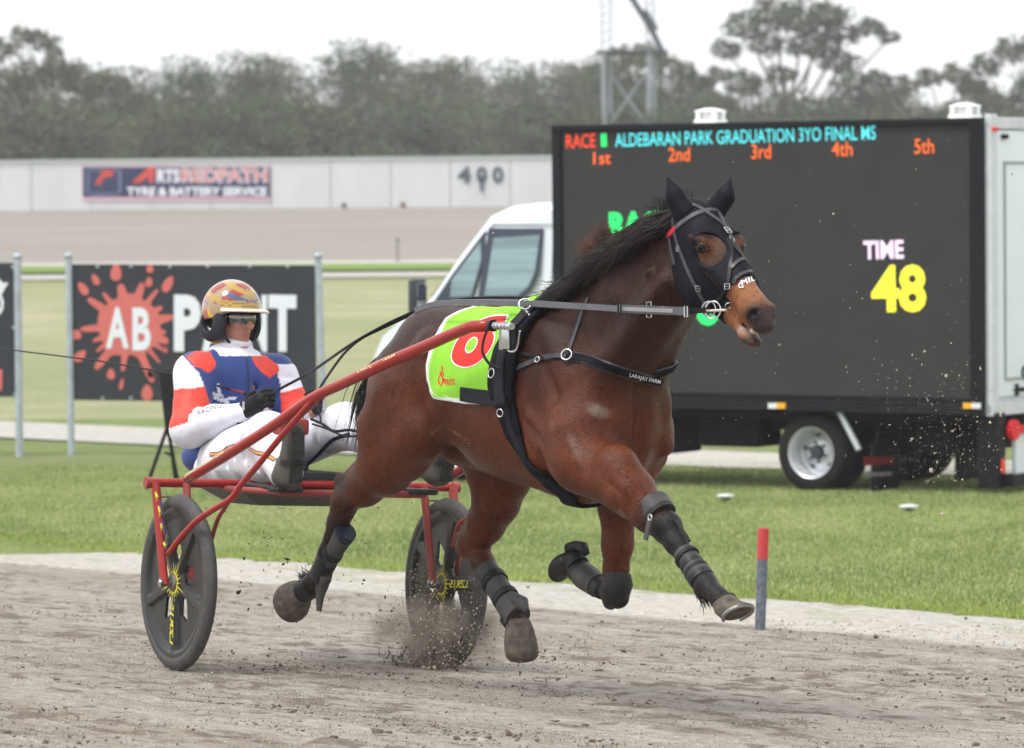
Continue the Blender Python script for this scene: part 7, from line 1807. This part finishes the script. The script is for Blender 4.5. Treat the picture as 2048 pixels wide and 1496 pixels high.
for s_ in (-1, 1):
    v = Vox(tuple(hO - Vector((.17, .17, .17))), tuple(hO + Vector((.17, .17, .08))), .006)
    q = lambda x, y, z: tuple(hO + hx * x + hy * (y * s_) + hz2 * z)
    v.ell(q(-.004, .100, -.062), (.080, .024, .072), .01, M=HM); v.cap(q(.045, .098, -.02), q(.050, .080, -.110), .020, .014, .02)
    v.ell(q(-.018, .115, -.050), (.034, .040, .038), .008, M=HM, mode='sub'); v.ell(q(0, .055, -.05), (.09, .040, .09), .01, M=HM, mode='sub')
    oV, oF = v.mesh(1); link_mesh('ear_guard', SF.warr(oV), oF, M_GUARD, hel, smooth=True)
    b = MB(); P = [hw(.05, s_ * .094, -.075), hw(.062, s_ * .075, -.115), hw(.060, s_ * .04, -.140), hw(.058, 0, -.148)]; P2_ = spline(P, 14); ctr = hw(0, 0, -.06); b.strap(P2_, [(p - ctr).normalized() for p in P2_], .013, .003); b.build('chin_strap', mat('strap_navy', (.015, .018, .04), .6), hel, auto=40)
v = Vox(tuple(hO - Vector((.16, .16, .14))), tuple(hO + Vector((.16, .16, .1))), .0075); v.ell(tuple(hO), (.122, .112, .116), .01, M=HM); v.ell(tuple(hO), (.104, .094, .105), .01, M=HM, mode='sub'); v.plane(tuple(hO + hz2 * .02), tuple(hz2)); v.plane(tuple(hO + hx * .02 - hz2 * .02), tuple(hx)); v.plane(tuple(hO - hz2 * .075), tuple(-hz2)); oV, oF = v.mesh(1); link_mesh('helmet_liner', SF.warr(oV), oF, M_PAD, hel, smooth=True)
# goggles
M_LENS = mat('lens_mirror', (.17, .165, .155), .06, metal=1.0); b = MB(); V = []
for i, z_ in enumerate(np.linspace(-.024, .028, 9)):
    for j in range(41):
        az = -1.12 + 2.24 * j / 40; low = -.006 * math.cos(az * 6) * (1 if i < 3 else 0) + (.006 * abs(az) if i < 4 else 0); rx, ry = .112 - .004 * ((i - 4) / 4) ** 2, .086 - .004 * ((i - 4) / 4) ** 2
        V.append(SF.w(*hp(rx * math.cos(az) * 1.0, ry * math.sin(az), z_ + .004 + low)))
F = [(i * 41 + j, i * 41 + j + 1, (i + 1) * 41 + j + 1, (i + 1) * 41 + j) for i in range(8) for j in range(40)]; b.add(V, F); gg = b.build('goggles', M_LENS, driver, smooth=True)
md = gg.modifiers.new('t', 'SOLIDIFY'); md.thickness = .003
b = MB()
for s_ in (-1, 1): b.strap([SF.w(*hp(.048, s_ * .080, .010)), SF.w(*hp(.01, s_ * .088, .010)), SF.w(*hp(-.03, s_ * .088, .008))], [SF.l * s_] * 3, .016, .003)
b.build('goggle_arm', mat('arm_white', (.6, .6, .62), .4), gg)
# gloves with separate fingers
M_GLV = mat('glove_black', (.007, .007, .009), .55, 40, .3, bump=.001)
def glove(name, wr, kn, upv, side, thumb_up=1):
    wr, kn, upv = Vector(wr), Vector(kn), Vector(upv); a = (kn - wr).normalized(); b_ = (upv - a * upv.dot(a)).normalized(); p = a.cross(b_) * side   # p: palm normal
    v = Vox(tuple(wr - Vector((.16, .16, .14))), tuple(kn + Vector((.14, .14, .14))), .0042); L_ = (kn - wr).length
    v.cap(tuple(wr - a * .03), tuple(wr + a * .01), .036, .034, .01); v.cap(tuple(wr + a * .012 + b_ * .012), tuple(kn + b_ * .020 - a * .004), .024, .019, .012); v.cap(tuple(wr + a * .012 - b_ * .012), tuple(kn - b_ * .024 - a * .008), .024, .018, .012); v.cap(tuple(wr + a * .015), tuple(kn), .025, .021, .012)
    for k, (o, ln, r) in enumerate(((.031, .040, .0105), (.011, .044, .011), (-.010, .041, .0105), (-.030, .033, .0095))):
        q0 = kn + b_ * o; q1 = q0 + a * (ln * .75) + p * .012; q2 = q1 + p * (ln * .75) - a * .004; q3 = q2 - a * (ln * .62) + p * .004
        v.chain([tuple(q0), tuple(q1), tuple(q2), tuple(q3)], [r + .001, r, r * .95, r * .85], .004)
    t0 = wr + a * .03 + b_ * .026 + p * .004; t1 = t0 + a * .028 + b_ * (.020 * thumb_up); t2 = t1 + a * .034 + b_ * (.006 * thumb_up) + p * .006; v.chain([tuple(t0), tuple(t1), tuple(t2)], [.016, .0125, .0100], .006)
    oV, oF = v.mesh(1); o = link_mesh(name, SF.warr(oV), oF, M_GLV, driver, smooth=True)
    b = MB(); b.tube(jt([wr - a * .038, wr - a * .012]), [.040, .038], 20, True, up=SF.w(*b_) - SF.O); b.build('glove_cuff', M_GLV, o, auto=40)
    return a, b_, p, kn
gn = glove('glove', nWr, J(522, 800, -.13), (0, 0, 1), -1); gf = glove('glove', fWr, J(636, 803, .12), (-.2, 0, 1), 1)
grip_n = SF.w(*(gn[3] + gn[0] * .018 + gn[2] * .024)); grip_f = SF.w(*(gf[3] + gf[0] * .014 + gf[2] * .020))
b = MB(); q = SF.w(*nWr) ; cpx = jw(487, 812, SF.loc(q).y - .040); b.bbox(cpx, (.006, .003, .018), [SF.f, SF.l, SF.u], .002); b.build('glove_tab', mat('tab_grey', (.45, .45, .48), .5), driver)
# ================================================================ REINS and WHIP (held: things of their own)
M_REIN = mat('rein_black', (.006, .006, .008), .5, 40, .25); M_REING = mat('rein_grey', (.085, .085, .10), .38, 30, .15, spec=.6)
reins = empty('reins', SF.w(*nWr), 'long black and grey reins running from the driver\'s gloves along the horse to the bit', 'reins')
hbl = -.235
mid_n = [grip_n, jw(560, 778, -.12), jw(620, 745, -.11), HF.at(700, 690, -.30), HF.at(770, 650, -.27), HF.at(830, 622, -.22)]
b = MB(); b.tube(spline(mid_n, 40), .0060, 8); b.build('rein', M_REIN, reins, smooth=True)
mid_f = [grip_f, jw(650, 760, .0), HF.at(702, 693, -.12), HF.at(772, 653, -.05), HF.w(-1.05, .14, 1.50), HF.w(-.6, .20, 1.51), HF.w(.0, .19, 1.50), HF.w(.55, .16, 1.46), HF.w(1.04, .075, 1.455)]
b = MB(); b.tube(spline(mid_f, 60), .0055, 8); b.build('rein', M_REIN, reins, smooth=True)
rp = [HF.at(830, 622, -.22), HF.at(860, 611, -.20), HF.at(900, 606, -.19), HF.at(960, 605, -.19), HF.at(1048, 607, -.19), HF.at(1110, 610, -.18), HF.at(1180, 614, -.165), HF.at(1240, 618, -.155)]
sp3 = spline(rp, 40); b = MB(); b.strap(sp3, [-HF.l + HF.u * .1] * 40, .024, .004); b.build('rein', M_REING, reins, auto=40)
rp = [HF.at(1236, 617.5, -.156), HF.at(1300, 620, -.135), HF.at(1372, 623, -.108)]; sp3 = spline(rp, 14)
b = MB(); b.strap(sp3, [-HF.l] * 14, .030, .006); b.build('rein_sleeve', M_REING, reins, auto=40)
b = MB(); b.strap([p + HF.l * -.007 for p in sp3[1:-2]], [-HF.l] * 11, .014, .002); b.build('rein_sleeve', mat('rein_pale', (.27, .27, .28), .35), reins, auto=40)
b = MB(); b.strap(spline([HF.at(1370, 623, -.108), HF.at(1400, 621, -.095), HF.at(1412, 620, -.09)], 6), [-HF.l] * 6, .020, .004); b.build('rein', M_REIN, reins, auto=40)
for (x, y) in ((1371, 623), (1238, 618)):
    b = MB(); c = HF.at(x, y, -.125 if x > 1300 else -.17); b.tube([c + HF.f * i + HF.u * j for i, j in ((.012, .018), (.012, -.018), (-.006, -.018), (-.006, .018))], .003, 6, closed=True); b.build('buckle', M_STL if x > 1300 else M_LEATH, reins)
b = MB(); c = HF.at(1298, 611, -.15); b.tube([c + HF.f * i + HF.u * j for i, j in ((.014, .0), (.014, .012), (-.014, .012), (-.014, 0))], .002, 6); c = HF.at(1298, 629, -.15); b.tube([c + HF.f * i + HF.u * j for i, j in ((.014, .0), (.014, -.010), (-.014, -.010), (-.014, 0))], .002, 6); b.build('keeper', M_STL, reins)
b = MB(); b.ring(HF.at(1050, 608, -.205), HF.f * .4 - HF.l * .3 + HF.u * .3, .022, .0032, 24, 7); b.tube([HF.at(1052, 620, -.20), HF.at(1060, 632, -.20)], .005, 6); b.build('terret_ring', M_STL, reins, smooth=True)
lp_ = [jw(622, 838, .02), jw(645, 848, .03), jw(668, 862, .04), jw(700, 860, .05), jw(735, 868, .05)]; b = MB(); b.tube(spline(lp_, 20), .006, 8); b.build('rein_loop', M_REIN, reins, smooth=True)
lp_ = [jw(625, 848, .01), jw(650, 856, .02), jw(668, 864, .03), jw(690, 872, .03), jw(720, 872, .04)]; b = MB(); b.tube(spline(lp_, 20), .0045, 8); b.build('rein_loop', M_REIN, reins, smooth=True)
lp_ = [grip_f, jw(640, 830, .08), jw(642, 846, .03)]; b = MB(); b.tube(spline(lp_, 8), .005, 8); b.build('rein_loop', M_REIN, reins, smooth=True)
lp_ = [grip_n, jw(512, 830, -.11), jw(507, 850, -.11), jw(503, 870, -.10)]; b = MB(); b.tube(spline(lp_, 10), [.006] * 10, 8); b.build('rein_loop', M_REIN, reins, smooth=True)
whip = empty('whip', SF.w(*nWr), 'long thin black driving whip held in the near glove and trailing off to the left', 'whip')
hd_ = SF.w(*(gn[3] + gn[2] * .012 + gn[1] * .012)); hl = SF.loc(hd_).y
b = MB(); b.tube([jw(532, 797, hl), jw(490, 787, hl)], [.0085, .0075], 10); b.build('handle', M_REIN, whip, smooth=True)
b = MB(); b.tube([jw(490, 787, hl), jw(462, 779, hl)], [.0062, .0055], 10); b.build('grip', mat('grip_red', (.16, .02, .02), .5), whip, smooth=True)
b = MB(); b.tube([jw(462, 779, hl), jw(350, 748, hl - .03), jw(200, 722, hl - .06), jw(0, 697, hl - .10), jw(-160, 684, hl - .13)], [.0052, .0042, .0036, .003, .0022], 8); b.build('lash', M_REIN, whip, smooth=True)
# ================================================================ FLYING DIRT, DUST, HAZE
g = np.random.default_rng(77)
def spray(name, spec, m, label, seed, squash=1.0):
    """spec: list of (n, centre world, spread vec(3 axes f,l,u), size, exponent)"""
    P = []; R = []
    for (n, c, sp_, sz) in spec:
        q = g.standard_normal((n, 3)) * np.array(sp_); w_ = np.array(tuple(c)) + q[:, :1] * np.array(SF.f) + q[:, 1:2] * np.array(SF.l) + q[:, 2:3] * np.array((0, 0, 1.)); P.append(w_); R.append(np.clip(sz * np.exp(g.standard_normal(n) * .6), .0006, .012))
    P = np.concatenate(P); R = np.concatenate(R); ok = P[:, 2] > zt(P[:, 0], P[:, 1]) + .004; V, F = blob_set(P[ok], R[ok], seed, squash)
    return tag(link_mesh(name, V, F, m), label, 'dirt spray', kind='stuff')
wb = jw(862, 1320, .60)
spray('dirt_spray', [(1300, jw(845, 1325, .5), (.12, .06, .035), .0019), 
    (420, jw(850, 1175, .5), (.05, .03, .05), .0020), (260, HF.at(1060, 1340, .1), (.2, .1, .05), .0016)], M_CLOD, 'brown dirt thrown up round the foot of the far sulky wheel', 3)
spray('dirt_spray', [(240, HF.at(600, 1180, -.3), (.40, .3, .16), .0014), (130, HF.at(640, 1090, -.2), (.3, .2, .2), .0013), (26, HF.at(550, 1140, -.3), (.16, .1, .06), .0036), (70, HF.at(600, 1030, -.2), (.25, .2, .12), .0016)], mat('dirt_dark', (.03, .026, .022), .9), 'dark flecks of dirt flying behind the near hind hoof', 4)
spray('dirt_spray', [(420, HF.at(1900, 890, 0), (.12, .10, .13), .0009), (400, HF.at(1880, 900, 0), (.14, .12, .14), .0007), (90, HF.at(1900, 780, 0), (.15, .15, .10), .0009), (180, HF.at(1600, 600, .2), (.7, .3, .36), .0010), (120, HF.at(1450, 900, .2), (.5, .3, .35), .0010)], mat('dirt_pale', (.48, .42, .33), .9), 'pale flecks of sand hanging in the air in front of the truck', 5)
spray('dirt_spray', [(3200, jw(880, 1285, .5), (.15, .08, .08), .0011), (1200, jw(845, 1250, .5), (.09, .06, .10), .0012), (900, jw(930, 1230, .5), (.2, .08, .10), .0009)], mat('dirt_mid', (.46, .39, .31), .9), 'fine sandy grit thrown up over the lower half of the far sulky wheel', 9)
# soft dust behind the spray
def dust(name, c, r, dens, label):
    bm = bmesh.new(); bmesh.ops.create_icosphere(bm, subdivisions=3, radius=1.0)
    for v_ in bm.verts: v_.co = Vector((v_.co.x * r[0], v_.co.y * r[1], v_.co.z * r[2]))
    me = bpy.data.meshes.new(name); bm.to_mesh(me); bm.free(); o = bpy.data.objects.new(name, me); COL.objects.link(o); o.location = c
    m = bpy.data.materials.new(name); m.use_nodes = True; t = m.node_tree; t.nodes.clear(); out = t.nodes.new('ShaderNodeOutputMaterial'); pv = t.nodes.new('ShaderNodeVolumePrincipled')
    pv.inputs['Color'].default_value = (.62, .54, .45, 1); tc = t.nodes.new('ShaderNodeTexCoord'); n = t.nodes.new('ShaderNodeTexNoise'); n.inputs['Scale'].default_value = 9; n.inputs['Detail'].default_value = 4; t.links.new(tc.outputs['Object'], n.inputs['Vector'])
    vd = t.nodes.new('ShaderNodeVectorMath'); vd.operation = 'DIVIDE'; vd.inputs[1].default_value = r; t.links.new(tc.outputs['Object'], vd.inputs[0]); vl = t.nodes.new('ShaderNodeVectorMath'); vl.operation = 'LENGTH'; t.links.new(vd.outputs[0], vl.inputs[0])
    f = t.nodes.new('ShaderNodeMapRange'); f.inputs['From Min'].default_value = 1.0; f.inputs['From Max'].default_value = .1; t.links.new(vl.outputs['Value'], f.inputs['Value'])
    k = t.nodes.new('ShaderNodeMapRange'); k.inputs['From Min'].default_value = .42; k.inputs['From Max'].default_value = .72; k.inputs['To Max'].default_value = dens; t.links.new(n.outputs['Fac'], k.inputs['Value'])
    mu = t.nodes.new('ShaderNodeMath'); mu.operation = 'MULTIPLY'; t.links.new(f.outputs[0], mu.inputs[0]); t.links.new(k.outputs[0], mu.inputs[1]); t.links.new(mu.outputs[0], pv.inputs['Density']); t.links.new(pv.outputs[0], out.inputs['Volume'])
    me.materials.append(m); return tag(o, label, 'dust', kind='stuff')
dc = jw(885, 1300, .55); dust('dust_cloud', (dc.x, dc.y, .13), (.34, .30, .18), 34, 'thin pale dust hanging round the foot of the far sulky wheel')
# haze
bm = bmesh.new(); bmesh.ops.create_cube(bm, size=1.0)
for v_ in bm.verts: v_.co = Vector((v_.co.x * 1100, v_.co.y * 1120, v_.co.z * 46))
me = bpy.data.meshes.new('haze'); bm.to_mesh(me); bm.free(); hzo = bpy.data.objects.new('haze', me); COL.objects.link(hzo); hzo.location = (0, 480, 20)
m = bpy.data.materials.new('haze'); m.use_nodes = True; t = m.node_tree; t.nodes.clear(); out = t.nodes.new('ShaderNodeOutputMaterial'); pv = t.nodes.new('ShaderNodeVolumePrincipled'); pv.inputs['Color'].default_value = (.96, .97, .99, 1); pv.inputs['Density'].default_value = .0006; t.links.new(pv.outputs[0], out.inputs['Volume'])
me.materials.append(m); tag(hzo, kind='stuff')
